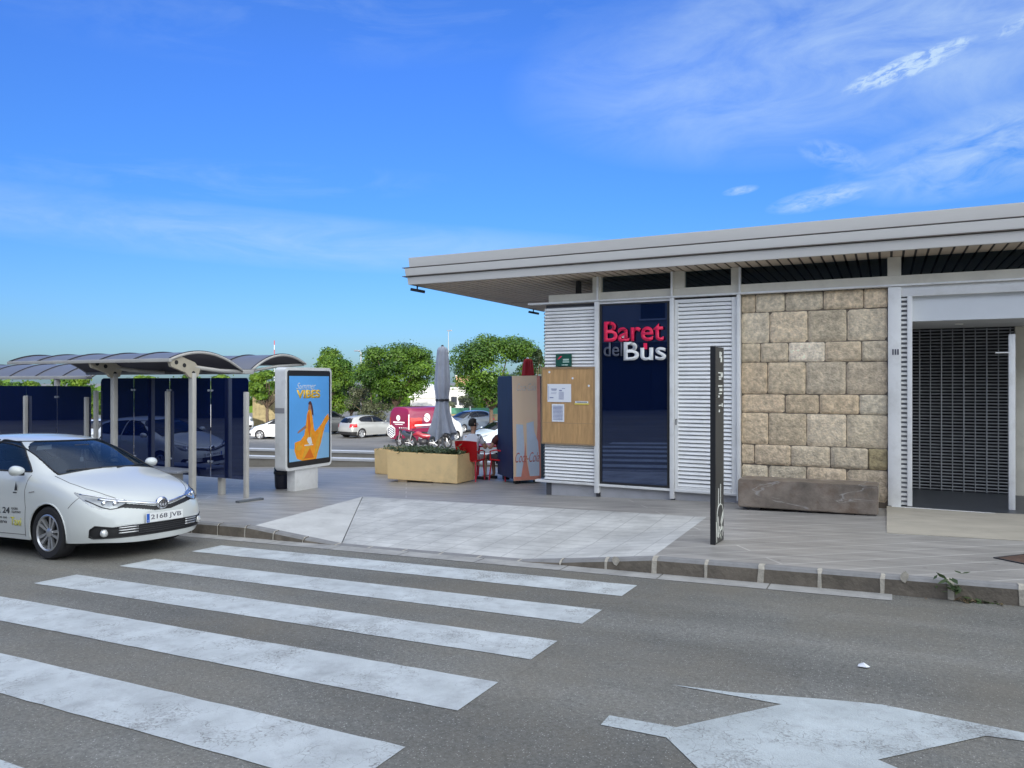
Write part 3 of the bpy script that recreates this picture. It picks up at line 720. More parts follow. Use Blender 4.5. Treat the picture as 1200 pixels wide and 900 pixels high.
add('recess_wall', mat('recess_wall', (.42, .42, .42), .7), (px0-.05, px0, YW+.13, YS+.3, -.155, 2.504), (1.98, XR, YS-.02, YS+.1, -.155, 2.504))
add('ceiling_downlight', mat('downlight', (.85, .85, .8), .3), (.92, 1.02, 12.9, 13.0, 2.49, 2.504))
# roller shutter: slats, rods and the dark shop behind
sh = MB(); s0, s1 = .385, 1.80
z = -.14; pitch = .052
while z < 2.49:
    sh.add([(s0, YS, z), (s1, YS, z), (s1, YS-.012, z+.012), (s0, YS-.012, z+.012), (s1, YS, z+.024), (s0, YS, z+.024)], [(0, 1, 2, 3), (3, 2, 4, 5)]); z += pitch
so = sh.build('roller_shutter', SHUT, B, True)
mb = MB(); k = 0; xx = s0+.10
while xx < s1:
    mb.tube([(xx, YS-.014, -.15), (xx, YS-.014, 2.49)], .007 if k % 2 else .010, 6); xx += .157; k += 1
mb.build('shutter_rod', SHUTR, so, True)
add('shop_interior', VOID, (s0-.1, s1+.1, YS+.06, YS+.1, -.16, 2.6))
add('shutter_guide', CREAM, (s1+.002, s1+.15, YS-.06, YS+.05, -.155, 2.5), bev=.006)
add('glass_door_stile', WHITEP, (1.52, 1.60, 12.35, 12.42, -.155, 2.30), bev=.01)
mb = MB(); mb.tube([(1.36, 12.33, 2.04), (1.52, 12.33, 2.04)], .012); mb.build('door_bar', ALU, B, True)
mb = MB()
for i in range(3): mb.box(.07+i*.032, .09+i*.032, YW-.0645, YW-.061, 2.02, 2.10)
mb.build('number_plate', INK, B, True)
# roof: soffit boards, three stepped fascia bands with drip fins
RX0, RY0, RY1 = -7.98, 11.38, 17.5
FZ = [(3.43, 3.572, .035), (3.592, 3.732, .0), (3.752, 3.935, .05)]
root = None
deck = MB(); deck.box(RX0+.09, XR, RY0+.09, RY1-.05, ZSOF+.03, 3.86); RF = deck.build('roof', FASCIA, B, True)
mb = MB(); x = RX0+.1
while x < XR:
    w = min(.145, XR-x); mb.box(x+.006, x+w-.022, RY0+.07, RY1-.06, ZSOF, ZSOF+.012); x += .15
mb.build('soffit', SOFFIT, RF, True)
mb = MB(); mb.box(RX0+.09, XR, RY0+.07, RY1-.06, ZSOF+.0125, ZSOF+.022); mb.build('soffit_backing', SOFFITD, RF, True)
mb = MB(); mb.box(RX0+.1, XL+.05, 15.08, 15.10, ZSOF-.004, ZSOF-.001); mb.build('soffit_joint', SOFFITD, RF, True)
for i, (z0, z1, ins) in enumerate(FZ):
    mb = MB(); e = ins
    # profile of a slightly leaning folded sheet, front and left side
    def band(ax, p0, p1):
        pass
    prof = [(e+.02, z0-.0), (e, z0+.006), (e-.012, z1-.02), (e-.012, z1), (e+.07, z1)]
    vs = []
    for (o_, z) in prof: vs += [(XR, RY0+o_, z), (RX0+o_, RY0+o_, z), (RX0+o_, RY1-o_, z), (XR, RY1-o_, z)]
    fs = []
    for k in range(len(prof)-1):
        for j in range(3): fs.append((4*k+j, 4*k+j+1, 4*(k+1)+j+1, 4*(k+1)+j))
    mb.add(vs, fs); mb.build('fascia', FASCIA, RF, True, angle=25)
    mb = MB(); mb.box(RX0-.07 if i else RX0+.02, XR, RY0-.02, RY0+.1, z0-.010, z0-.0005); mb.box(RX0-.07 if i else RX0+.02, RX0+.12, RY0+.1005, RY1, z0-.010, z0-.0005)
    if i: mb.build('drip_fin', FASCIAD, RF, True)
mb = MB(); mb.box(RX0+.085, XR, RY0+.075, RY0+.088, 3.44, 3.92); mb.build('fascia_core', FASCIAD, RF, True)

# floodlights under the roof edge
for c, lab in ((Vector((-7.87, 11.6, 3.40)), 'small black floodlight under the near corner of the flat roof'), (Vector((-7.86, 16.7, 3.40)), 'small black floodlight under the far end of the roof edge')):
    t = thing('floodlight', lab, 'floodlight', tuple(c+Vector((0, 0, .03))), 0, 'floodlights under the roof edge')
    mb = MB(); mb.M = Matrix.Translation(c+Vector((0, 0, -.06))) @ Matrix.Rotation(R(12), 4, 'Y'); mb.bbox(-.10, .12, -.09, .09, -.025, .03, .008); mb.build('lamp_head', BLACK, t, True)
    mb = MB(); mb.tube([c+Vector((0, 0, .03)), c+Vector((0, 0, -.04))], .014); mb.build('bracket', BLACK, t, True)

# ------------------------------------------------------------------ lettering on the window
t = thing('shop_sign', 'lettering reading Baret del Bus in red, grey and white on the dark window', 'sign', (-3.75, YW-.02, 2.3))
ux, uz = (1, 0, 0), (0, 0, 1)
place_text('red_letters', 'Baret', .345, (-4.29, YW-.05, 2.305), ux, uz, PINKRED, t, .02, .014, width=1.03)
place_text('white_letters', 'Bus', .31, (-3.94, YW-.056, 1.985), ux, uz, LWHITE, t, .02, .016, width=.72)
place_text('grey_letters', 'del', .24, (-4.30, YW-.045, 2.06), ux, uz, LGREY, t, .015, .006, width=.33)
mb = MB(); mb.lathe([(0, 0), (.035, 0), (.035, .006), (0, .006)], (-3.955+.0, YW-.052, 2.40), 'y', 16); mb.build('clock_dot', LWHITE, t, True)
mb = MB(); mb.box(-3.60, -3.54, YW-.062, YW-.055, 2.17, 2.27); mb.build('red_tab', PINKRED, t, True)

# ------------------------------------------------------------------ wall-mounted things
t = thing('wall_sign', 'small dark green plate with pale lettering on the louvres above the notice board', 'sign', (-5.0, YW-.05, 1.9))
mb = MB(); mb.bbox(-5.185, -4.885, YW-.065, YW-.045, 1.895, 2.115, .004); mb.build('plate', GREENS, t, True)
mb = MB(); mb.box(-5.045, -4.935, YW-.068, YW-.0655, 2.0, 2.03); mb.box(-5.05, -4.93, YW-.068, YW-.0655, 1.965, 1.985); mb.box(-5.07, -4.95, YW-.068, YW-.0655, 1.915, 1.932); mb.build('plate_letters', mat('mint_letters', (.45, .62, .55), .5), t, True)
mb = MB(); mb.prism([(0, 0), (.02, 0), (.09, .055), (.06, .06)], (-5.15, YW-.066, 2.02), ux, uz, (0, -.002, 0)); mb.build('plate_emblem', PINKRED, t, True)
t = thing('notice_board', 'brown plywood notice board fixed to the white louvred wall', 'notice board', (-4.94, YW-.04, .55))
mb = MB(); mb.box(-5.43, -4.465, YW-.075, YW-.055, .555, 1.86)
bo = mb.build('board', PLYW, t, True)
mb = MB()
for b_ in ((-5.45, -4.45, .535, .56), (-5.45, -4.45, 1.855, 1.885), (-5.45, -5.425, .561, 1.854), (-4.475, -4.45, .561, 1.854)): mb.box(b_[0], b_[1], YW-.085, YW-.05, b_[2], b_[3])
mb.build('board_frame', PLYE, t, True)
mb = MB(); mb.box(-5.42, -4.48, YW-.0765, YW-.0752, .905, .912); mb.box(-4.97, -4.965, YW-.0765, YW-.0752, .91, 1.85); mb.build('board_seam', PLYE, t, True)
for x, z in ((-4.86, 1.69), (-4.56, 1.56), (-5.3, 1.8)):
    mb = MB(); mb.lathe([(0, 0), (.02, 0), (.018, .003), (0, .003)], (x, YW-.079, z), 'y', 8); mb.build('paper_remnant', PAPER, t, True)
YB = YW-.078
def paper(x0, x1, z0, z1, lab, lines, m=PAPER, seed=1):
    t = thing('notice', lab, 'notice', ((x0+x1)/2, YB, z0))
    nx = 8; vs = []
    for j in range(5):
        for i in range(nx+1):
            vs.append((x0+(x1-x0)*i/nx, YB-.004-.004*abs(noise.noise(Vector((i*.6, j*.7, seed)))), z0+(z1-z0)*j/4))
    mb = MB(); mb.add(vs, [(j*(nx+1)+i, j*(nx+1)+i+1, (j+1)*(nx+1)+i+1, (j+1)*(nx+1)+i) for j in range(4) for i in range(nx)]); mb.build('sheet', m, t, True)
    mb = MB()
    for (a, b_, c, d) in lines: mb.box(x0+(x1-x0)*a, x0+(x1-x0)*b_, YB-.0105, YB-.0095, z0+(z1-z0)*c, z0+(z1-z0)*d)
    mb.build('print', mat('print_blue', (.25, .28, .45), .8), t, True)
    return t
l_ = [(.16, .40, .70, .74), (.18, .38, .64, .665), (.5, .62, .62, .67), (.16, .4, .52, .53), (.16, .38, .46, .47)]+[(.48, .70, .16+.055*i, .175+.055*i) for i in range(8)]+[(.1, .26, .22, .27), (.62, .75, .74, .77), (.05, .06, .1, .9)]
paper(-5.335, -4.885, 1.275, 1.59, 'large landscape sheet of white paper pinned to the plywood board', l_)
l_ = [(.1, .9, .12+.075*i, .15+.075*i) for i in range(11)]
paper(-5.25, -5.015, .93, 1.24, 'small portrait sheet of closely printed paper below the larger one', l_)
t = thing('sticker', 'narrow white and yellow strip stuck on the right of the plywood board', 'sticker', (-4.69, YB, 1.23))
mb = MB(); mb.box(-4.82, -4.56, YB-.006, YB-.001, 1.235, 1.26); mb.build('yellow_band', YELLOW, t, True)
mb = MB(); mb.box(-4.81, -4.57, YB-.006, YB-.001, 1.261, 1.295); mb.build('white_band', PAPER, t, True)
mb = MB()
for i in range(9): mb.box(-4.78+i*.022, -4.766+i*.022, YB-.0075, YB-.0062, 1.268, 1.287)
mb.build('print', INK, t, True)

# ------------------------------------------------------------------ marble bench
t = thing('stone_bench', 'long block of veined grey brown marble lying as a bench before the stone wall', 'bench', (-1.03, 11.3, -.25))
a = pave_pt(865, 596); b_ = pave_pt(1029.5, 606.5)
zt = .15; X0b, X1b = a.x, b_.x
x0_, x1_ = at_y(864.8, 446, 11.22).x, at_y(1029.2, 446, 11.2).x
bm = bmesh.new(); bmesh.ops.create_cube(bm, size=1)
zb0, zb1 = EYE-(593.5-446)/F*at_y(865, 593, 11.22).dot(Vector((-SS, CC, 0))), EYE-(604.5-446)/F*at_y(1029, 446, 11.2).dot(Vector((-SS, CC, 0)))
zt0, zt1 = EYE-(561.8-446)/F*at_y(865, 446, 11.22).dot(Vector((-SS, CC, 0))), EYE-(570-446)/F*at_y(1029, 446, 11.2).dot(Vector((-SS, CC, 0)))
for v in bm.verts:
    s = v.co.x+.5; q = v.co.z+.5; zbot = zb0*(1-s)+zb1*s; ztop = zt0*(1-s)+zt1*s
    v.co = Vector((x0_+(x1_-x0_)*s, 11.22+(v.co.y+.5)*.5, zbot+(ztop-zbot)*q))
bmesh.ops.subdivide_edges(bm, edges=bm.edges[:], cuts=14, use_grid_fill=True)
bmesh.ops.bevel(bm, geom=[e for e in bm.edges if e.is_manifold and e.calc_face_angle(0) > .6], offset=.012, segments=2, affect='EDGES')
for v in bm.verts: v.co += v.normal*.006*noise.fractal(v.co*4, 1, 2, 4) if v.normal.length else Vector()
mb = MB(); mb.bm(bm)
be = mb.build('block', MARBLE, t, True, smooth=True, angle=40)
# veins in the block's own material
def marble_veins(m):
    t_ = m.node_tree; L = t_.links.new; b = t_.nodes['Principled BSDF']; prev = b.inputs['Base Color'].links[0].from_socket
    tc = nn(t_, 'ShaderNodeTexCoord'); mp = nn(t_, 'ShaderNodeMapping'); mp.inputs['Rotation'].default_value = (0, R(38), 0); mp.inputs['Scale'].default_value = (.5, 1, 2.2); L(tc.outputs['Object'], mp.inputs['Vector'])
    n = nn(t_, 'ShaderNodeTexNoise'); n.inputs['Scale'].default_value = 1.7; n.inputs['Detail'].default_value = 6; n.inputs['Distortion'].default_value = .8; L(mp.outputs['Vector'], n.inputs['Vector'])
    s = nn(t_, 'ShaderNodeMath', operation='SUBTRACT'); L(n.outputs['Fac'], s.inputs[0]); s.inputs[1].default_value = .56
    a_ = nn(t_, 'ShaderNodeMath', operation='ABSOLUTE'); L(s.outputs[0], a_.inputs[0])
    mr = nn(t_, 'ShaderNodeMapRange'); mr.inputs['From Min'].default_value = 0; mr.inputs['From Max'].default_value = .012; mr.inputs['To Min'].default_value = .75; mr.inputs['To Max'].default_value = 0; L(a_.outputs[0], mr.inputs['Value'])
    mx = nn(t_, 'ShaderNodeMix', data_type='RGBA'); L(mr.outputs['Result'], mx.inputs['Factor']); L(prev, mx.inputs['A']); mx.inputs['B'].default_value = (.42, .40, .38, 1)
    L(mx.outputs['Result'], b.inputs['Base Color'])
marble_veins(MARBLE)
for xa_, zq in ((x0_+.15, zb0), (x1_-.3, zb1), (-1.1, (zb0+zb1)/2)):
    mb = MB(); mb.box(xa_, xa_+.15, 11.27, 11.6, -.4, zq+.01); mb.build('spacer', BLACK, t, True)

# ------------------------------------------------------------------ bus stop totem
pa = pave_pt(838.3, 638.5); pb = pave_pt(848.2, 632.8)
u = (pb-pa); u.z = 0; wdt = .33; u.normalize(); n = Vector((u.y, -u.x, 0))   # n faces the street
t = thing('bus_stop_totem', 'slim black bus stop post with white lettering standing on the pavement before the louvred door', 'totem', tuple(pa+u*wdt/2))
H = 2.03-pa.z
mb = MB(); mb.M = Matrix((( u.x, -n.x, 0, pa.x), (u.y, -n.y, 0, pa.y), (0, 0, 1, pa.z), (0, 0, 0, 1)))
mb.bbox(0, wdt, 0, .05, 0, H, .004); tb = mb.build('post', mat('totem_black', (.045, .045, .042), .4, var=.15, vscale=4), t, True)
mb = MB(); mb.M = Matrix(((u.x, -n.x, 0, pa.x), (u.y, -n.y, 0, pa.y), (0, 0, 1, pa.z), (0, 0, 0, 1))); mb.box(-.012, -.001, -.004, .055, 0, H+.008); mb.build('edge_strip', BLACK, t, True)
fo = pa+n*.002
WL = mat('totem_lettering', (.72, .72, .66), .6)
def gl(boxes, name='lettering'):
    mb = MB()
    for (a0, a1, b0, b1) in boxes:
        a0 *= 2; a1 *= 2; mb.prism([(a0, b0), (a1, b0), (a1, b1), (a0, b1)], fo, u, uz, n*.0015)
    mb.build(name, WL, t, True)
zz = H
gl([(.075, .10, zz-.12, zz-.05), (.095, .125, zz-.17, zz-.10), (.09, .12, zz-.09, zz-.055)], 'stop_symbol')
gl([(.05, .13, zz-.30, zz-.285), (.10, .14, zz-.34, zz-.29), (.06, .11, zz-.37, zz-.355), (.06, .12, zz-.345, zz-.33), (.05, .13, zz-.45, zz-.432), (.07, .13, zz-.50, zz-.47), (.06, .12, zz-.535, zz-.52), (.05, .075, zz-.57, zz-.55), (.06, .13, zz-.67, zz-.655), (.12, .14, zz-.68, zz-.64), (.06, .08, zz-.74, zz-.71)])
# white line drawing at the foot: outline of an oval with two stems, then blocks
mb = MB()
orn = [[(.055, .62), (.052, .50), (.048, .40)], [(.095, .66), (.093, .54), (.095, .42)],
       [(.03, .08), (.025, .22), (.028, .34), (.045, .41), (.085, .44), (.125, .41), (.145, .34), (.14, .26), (.115, .20), (.10, .14)],
       [(.05, .30), (.055, .18), (.05, .06)], [(.14, .33), (.10, .22), (.12, .16), (.08, .12)], [(.012, .25), (.015, .12), (.02, .02)]]
for pl in orn: mb.tube([fo+u*a_*2+Vector((0, 0, b2))+n*.001 for a_, b2 in pl], .0055, 6)
rr = random.Random(5)
for _ in range(22):
    a0 = rr.uniform(.10, .28); b0 = rr.uniform(.03, .16); s = rr.uniform(.01, .03)
    mb.prism([(a0, b0), (a0+s, b0), (a0+s, b0+s), (a0, b0+s*1.4)], fo, u, uz, n*.0015)
mb.build('line_drawing', WL, t, True)

# ------------------------------------------------------------------ vending machine beside the building
A_ = pave_pt(601.8, 567.5); fwd = Vector((-SS, CC, 0)); rgt = Vector((CC, SS, 0))
e1 = (rgt*1.0+fwd*.09).normalized(); e2 = (fwd*.934-rgt*.357).normalized(); e2 = Vector((-e1.y, e1.x, 0))
e2 = (e2*.95-e1*.31).normalized(); e2 = Vector((-e1.y, e1.x, 0))
d_ = A_.dot(fwd); ztop = EYE-(440.5-446)/F*d_
t = thing('vending_machine', 'tall navy drinks vending machine with a faded orange bottle picture on its end', 'vending machine', tuple(A_))
e2v = (fwd*.934-rgt*.357).normalized()
e1 = Vector((e2v.y, -e2v.x, 0))   # square to the side
hz = ztop-A_.z
mb = MB(); mb.M = Matrix(((e1.x, e2v.x, 0, A_.x), (e1.y, e2v.y, 0, A_.y), (0, 0, 1, A_.z), (0, 0, 0, 1)))
mb.bbox(0, .72, 0, .86, .10, hz, .012); mb.build('cabinet', VMGR, t, True, angle=30)
mb = MB(); mb.M = Matrix(((e1.x, e2v.x, 0, A_.x), (e1.y, e2v.y, 0, A_.y), (0, 0, 1, A_.z), (0, 0, 0, 1)))
mb.box(-.03, -.001, .02, .87, .11, hz-.01); mb.build('door', VMBLUE, t, True)
mb = MB(); mb.M = Matrix(((e1.x, e2v.x, 0, A_.x), (e1.y, e2v.y, 0, A_.y), (0, 0, 1, A_.z), (0, 0, 0, 1)))
for x in (.06, .5):
    for y in (.05, .7):
        mb = MB(); mb.M = Matrix(((e1.x, e2v.x, 0, A_.x), (e1.y, e2v.y, 0, A_.y), (0, 0, 1, A_.z), (0, 0, 0, 1))); mb.box(x, x+.12, y, y+.12, 0, .10); mb.build('foot', BLACK, t, True)
def vp(a_, b2, off=.0): return A_+e1*a_+Vector((0, 0, b2))-e2v*(.0+off)
mb = MB(); W_ = .60
mb.prism([(.0, .07), (W_, .07), (W_-.02, hz+.01), (-.035, hz)], A_, e1, uz, -e2v*.016); vb = mb.build('picture_board', VMOR, t, True)
def dec(name, polys, m, off):
    mb = MB()
    for p in polys: mb.prism(p, A_-e2v*off, e1, uz, -e2v*.0012)
    mb.build(name, m, vb, True)
dec('faded_red_edge', [[(.53, .10), (W_-.004, .10), (W_-.024, hz), (.505, hz), (.52, 1.2), (.50, .9)], [(.004, .075), (.596, .075), (.596, .15), (.004, .15)]], VMPINK, .0165)
dec('pale_bottle', [[(.05, .15), (.06, .9), (.05, 1.22), (.20, 1.20), (.22, .9), (.235, .55), (.17, .15)], [(.34, .15), (.29, .6), (.275, 1.23), (.43, 1.27), (.45, 1.05), (.53, .85), (.56, .5), (.56, .15)]], VMPALE, .018)
dec('red_flame', [[(.16, .15), (.22, .5), (.25, .85), (.27, .5), (.35, .15)]], VMPINK, .0195)
place_text('upper_lettering', 'Coca-Cola', .15, A_+e1*.06+Vector((0, 0, hz-.30))-e2v*.021, e1, uz, VMLET, vb, .0015, .012, .45, width=.42)
place_text('lower_lettering', 'Coca-Cola', .20, A_+e1*.03+Vector((0, 0, .44))-e2v*.021, e1, uz, VMRED, vb, .0015, -.004, .45, width=.53)

# ------------------------------------------------------------------ planters, parasols, terrace
def planter(pos_a, X1, X2, Y0, Y1, z0, z1, lab, seed, feet=True):
    t = thing('planter', lab, 'planter', ((X1+X2)/2, (Y0+Y1)/2, z0-.08), 0, 'long beige planters beside the terrace')
    bm = bmesh.new(); bmesh.ops.create_cube(bm, size=1)
    for v in bm.verts:
        s = v.co.z+.5; tp = .015*(1-s)
        v.co = Vector((X1+(X2-X1)*(v.co.x+.5)+(tp if v.co.x < 0 else -tp), Y0+(Y1-Y0)*(v.co.y+.5)+(tp if v.co.y < 0 else -tp), z0+(z1-z0)*s))
    top = [f for f in bm.faces if f.normal.z > .9]
    r_ = bmesh.ops.inset_region(bm, faces=top, thickness=.05)
    for f in top:
        for v in f.verts: v.co.z -= .06
    bmesh.ops.bevel(bm, geom=[e for e in bm.edges if e.calc_face_angle(0) > .8], offset=.009, segments=2, affect='EDGES')
    mb = MB(); mb.bm(bm); mb.build('box', PLANT, t, True, angle=40)
    mb = MB(); mb.box(X1+.06, X2-.06, Y0+.06, Y1-.06, z1-.085, z1-.045); mb.build('soil', SOIL, t, True)
    if feet:
        for fx in (X1+.30*(X2-X1)/1.9, X1+(X2-X1)*.66):
            mb = MB(); mb.box(fx, fx+.22, Y0+.03, Y1-.05, z0-.085, z0-.001); mb.build('foot', WOODF, t, True)
    return t
zA, zB = at_y(453, 560, 13.05), at_y(453, 530.5, 13.05)
PX1, PX2 = zA.x, at_y(536, 446, 13.05).x
planter(None, PX1, PX2, 13.05, 13.80, -.475, .125, 'long beige concrete planter on two blocks, the nearer of the pair', 1)
q1 = at_y(438.3, 556, 14.45)
planter(None, q1.x, q1.x+2.0, 14.45, 15.2, -.60, .0, 'long beige concrete planter standing partly hidden behind the nearer one', 2)
HERB = leaf_mat('herb_leaf', (.05, .09, .03), (.20, .25, .12))
rr = random.Random(8)
def herb(x0, x1, y0, y1, z, lab, n, hgt=.10):
    mb = MB()
    for _ in range(n):
        c = Vector((rr.uniform(x0, x1), rr.uniform(y0, y1), z)); hh = hgt*(.4+.9*abs(noise.noise(Vector((c.x*2.5, c.y*3, 4)))))
        leaf_quads(mb, c+Vector((0, 0, rr.uniform(0, hh))), 4, (.03, .03, .02), .035, rr)
    me = mb.mesh(fix=False); tint_attr(me, lambda p: (rr.random(),)*3+(1,)); o = link('creeping_plant', me, HERB); tag(o, lab, 'plants', None, 'stuff')
herb(PX1+.12, PX2-.05, 13.1, 13.76, .07, 'low green creeping plants filling the nearer planter', 900, .16)
herb(q1.x+.1, q1.x+1.9, 14.5, 15.15, -.05, 'low creeping plants filling the rear planter', 380, .14)
mb = MB(); leaf_quads(mb, Vector((PX2-.12, 13.25, .12)), 26, (.07, .07, .10), .05, rr); me = mb.mesh(fix=False); tint_attr(me, lambda p: (rr.random(),)*3+(1,))
tag(link('sprig', me, HERB), 'small leafy sprig at the right end of the nearer planter', 'plant')

def parasol(base, H, r0, m, lab, droop, zc, pole=.024, ripple=7):
    """closed parasol: folded canopy hanging round the pole"""
    t = thing('parasol', lab, 'parasol', tuple(base))
    mb = MB(); mb.tube([base, base+Vector((0, 0, H-.12))], pole, 12); mb.build('pole', ALU, t, True)
    mb = MB(); mb.lathe([(0, .0), (.26, .0), (.26, .05), (.05, .07), (.04, .3), (0, .3)], tuple(base), 'z', 24); mb.build('base', DARK, t, True)
    seg = 56; prof = []
    L_ = H-zc
    vs = []; rows = 40
    for j in range(rows+1):
        q = j/rows; z = base.z+H-q*L_
        if q < .06: r = r0*.52*sqrt(1-(1-q/.06)**2)
        elif q < .45: r = r0*(.52+.26*(q-.06)/.39)
        elif q < .58: r = r0*(.78-.10*(q-.45)/.13)
        elif q < .63: r = r0*(.68-.03*(q-.58)/.05)
        else: r = r0*(.65+droop*(q-.63)/.37)
        for k in range(seg):
            a = 2*PI*k/seg
            fold = 1+(.10+.24*max(0, q-.6)/.4)*sin(a*ripple+.8*sin(q*5))+.04*sin(a*3+q*4)
            zz_ = z+(.10*sin(a*ripple/2+1)*max(0, q-.85)/.15)
            vs.append((base.x+r*fold*cos(a)*(1+.1*sin(q*7)), base.y+r*fold*sin(a), zz_))
    fs = [(j*seg+k, j*seg+(k+1) % seg, (j+1)*seg+(k+1) % seg, (j+1)*seg+k) for j in range(rows) for k in range(seg)]
    mb = MB(); mb.add(vs, fs); mb.build('canopy', m, t, True, smooth=True)
    mb = MB(); zz_ = base.z+H-.60*L_
    mb.lathe([(r0*.70, -.03), (r0*.74, 0), (r0*.70, .03)], (base.x, base.y, zz_), 'z', 24); mb.build('strap', mat('strap_dark', (.05, .05, .055), .8), t, True)
    mb = MB(); mb.lathe([(0, .02), (.02, .015), (.03, .0), (.04, -.02)], (base.x, base.y, base.z+H), 'z', 12); mb.build('finial', DARK if m is GREYCL else PAPER, t, True)
    return t
pb_ = at_d(518.5, 446, 18.2); pb_.z = pave_z(pb_.x, pb_.y)
Hp = (EYE+(446-405)/F*18.2)-pb_.z
parasol(pb_, Hp, .235, GREYCL, 'closed grey parasol rising behind the beige planters', .52, .32+.0-0+.55)
rb = at_d(618.5, 446, 18.6); rb.z = pave_z(rb.x, rb.y)
parasol(rb, (EYE+(446-419.5)/F*18.6)-rb.z, .21, REDCL, 'closed red parasol standing behind the vending machine', .5, 1.0)

def chair(base, rz, lab):
    t = thing('terrace_chair', lab, 'chair', tuple(base), rz, 'red plastic terrace chairs')
    # local: seat faces +y (sitter looks along +y), back at -y
    bm = bmesh.new(); nx, nz = 8, 8; vs = []
    for j in range(nz+1):
        for i in range(nx+1):
            s = i/nx*2-1; q = j/nz; w = .24+.02*q
            vs.append(bm.verts.new((s*w, -.20-.07*q-.04*(1-s*s)*1, .46+.42*q-.02*(s*s)*q)))
    for j in range(nz):
        for i in range(nx): bm.faces.new((vs[j*(nx+1)+i], vs[j*(nx+1)+i+1], vs[(j+1)*(nx+1)+i+1], vs[(j+1)*(nx+1)+i]))
    bmesh.ops.solidify(bm, geom=bm.faces[:], thickness=.018)
    mb = MB(); mb.bm(bm); mb.build('backrest', REDPL, t, smooth=True, angle=50)
    mb = MB(); mb.bbox(-.23, .23, -.21, .22, .43, .455, .01); mb.build('seat', REDPL, t, angle=40)
    for sx in (-1, 1):
        mb = MB(); mb.tube([(sx*.2, .18, .43), (sx*.225, .22, 0)], .016, 8); mb.build('leg', REDLEG, t)
        mb = MB(); mb.tube([(sx*.2, -.2, .45), (sx*.225, -.25, 0)], .016, 8); mb.build('leg', REDLEG, t)
        mb = MB(); mb.tube([(sx*.235, -.23, .64), (sx*.255, .0, .66), (sx*.24, .18, .62), (sx*.22, .19, .44)], .015, 8); mb.build('armrest', REDPL, t)
    return t
c1 = at_d(552, 446, 15.9); c1.z = pave_z(c1.x, c1.y)+.0
c2 = at_d(590.5, 446, 15.9); c2.z = pave_z(c2.x, c2.y)
az = atan2(fwd.y, fwd.x)-PI/2
CH1 = chair(c1, az-R(22), 'red plastic chair with its back to the street, a man in white sitting on it')
CH2 = chair(c2, az+R(48), 'red plastic chair half hidden beside the vending machine, a dark-haired person on it')
tb_ = at_d(577, 446, 16.55); tb_.z = pave_z(tb_.x, tb_.y)
t = thing('terrace_table', 'small square red cafe table between the two red chairs', 'table', tuple(tb_), az)
mb = MB(); mb.bbox(-.36, .36, -.36, .36, .70, .735, .012); mb.build('tabletop', REDPL, t)
for sx in (-1, 1):
    for sy in (-1, 1): mb = MB(); mb.tube([(sx*.3, sy*.3, .70), (sx*.33, sy*.33, 0)], .018, 8); mb.build('leg', REDLEG, t)

# ------------------------------------------------------------------ people
def skin_mesh(name, joints, edges, m, parent=None, sub=2, world=True):
    me = bpy.data.meshes.new(name); names = list(joints); me.from_pydata([joints[k][0] for k in names], [(names.index(a), names.index(b)) for a, b in edges], [])
    o = bpy.data.objects.new(name, me); col.objects.link(o)
    md = o.modifiers.new('s', 'SKIN'); md.use_smooth_shade = True
    for i, k in enumerate(names):
        r_ = joints[k][1]; me.skin_vertices[0].data[i].radius = r_ if isinstance(r_, tuple) else (r_, r_)
    me.skin_vertices[0].data[0].use_root = True
    sb = o.modifiers.new('u', 'SUBSURF'); sb.levels = sub; sb.render_levels = sub
    bpy.context.view_layer.update(); dg = bpy.context.evaluated_depsgraph_get()
    out = bpy.data.meshes.new_from_object(o.evaluated_get(dg)); bpy.data.objects.remove(o)
    out.materials.clear()
    return link(name, out, m, parent, world, smooth=True)
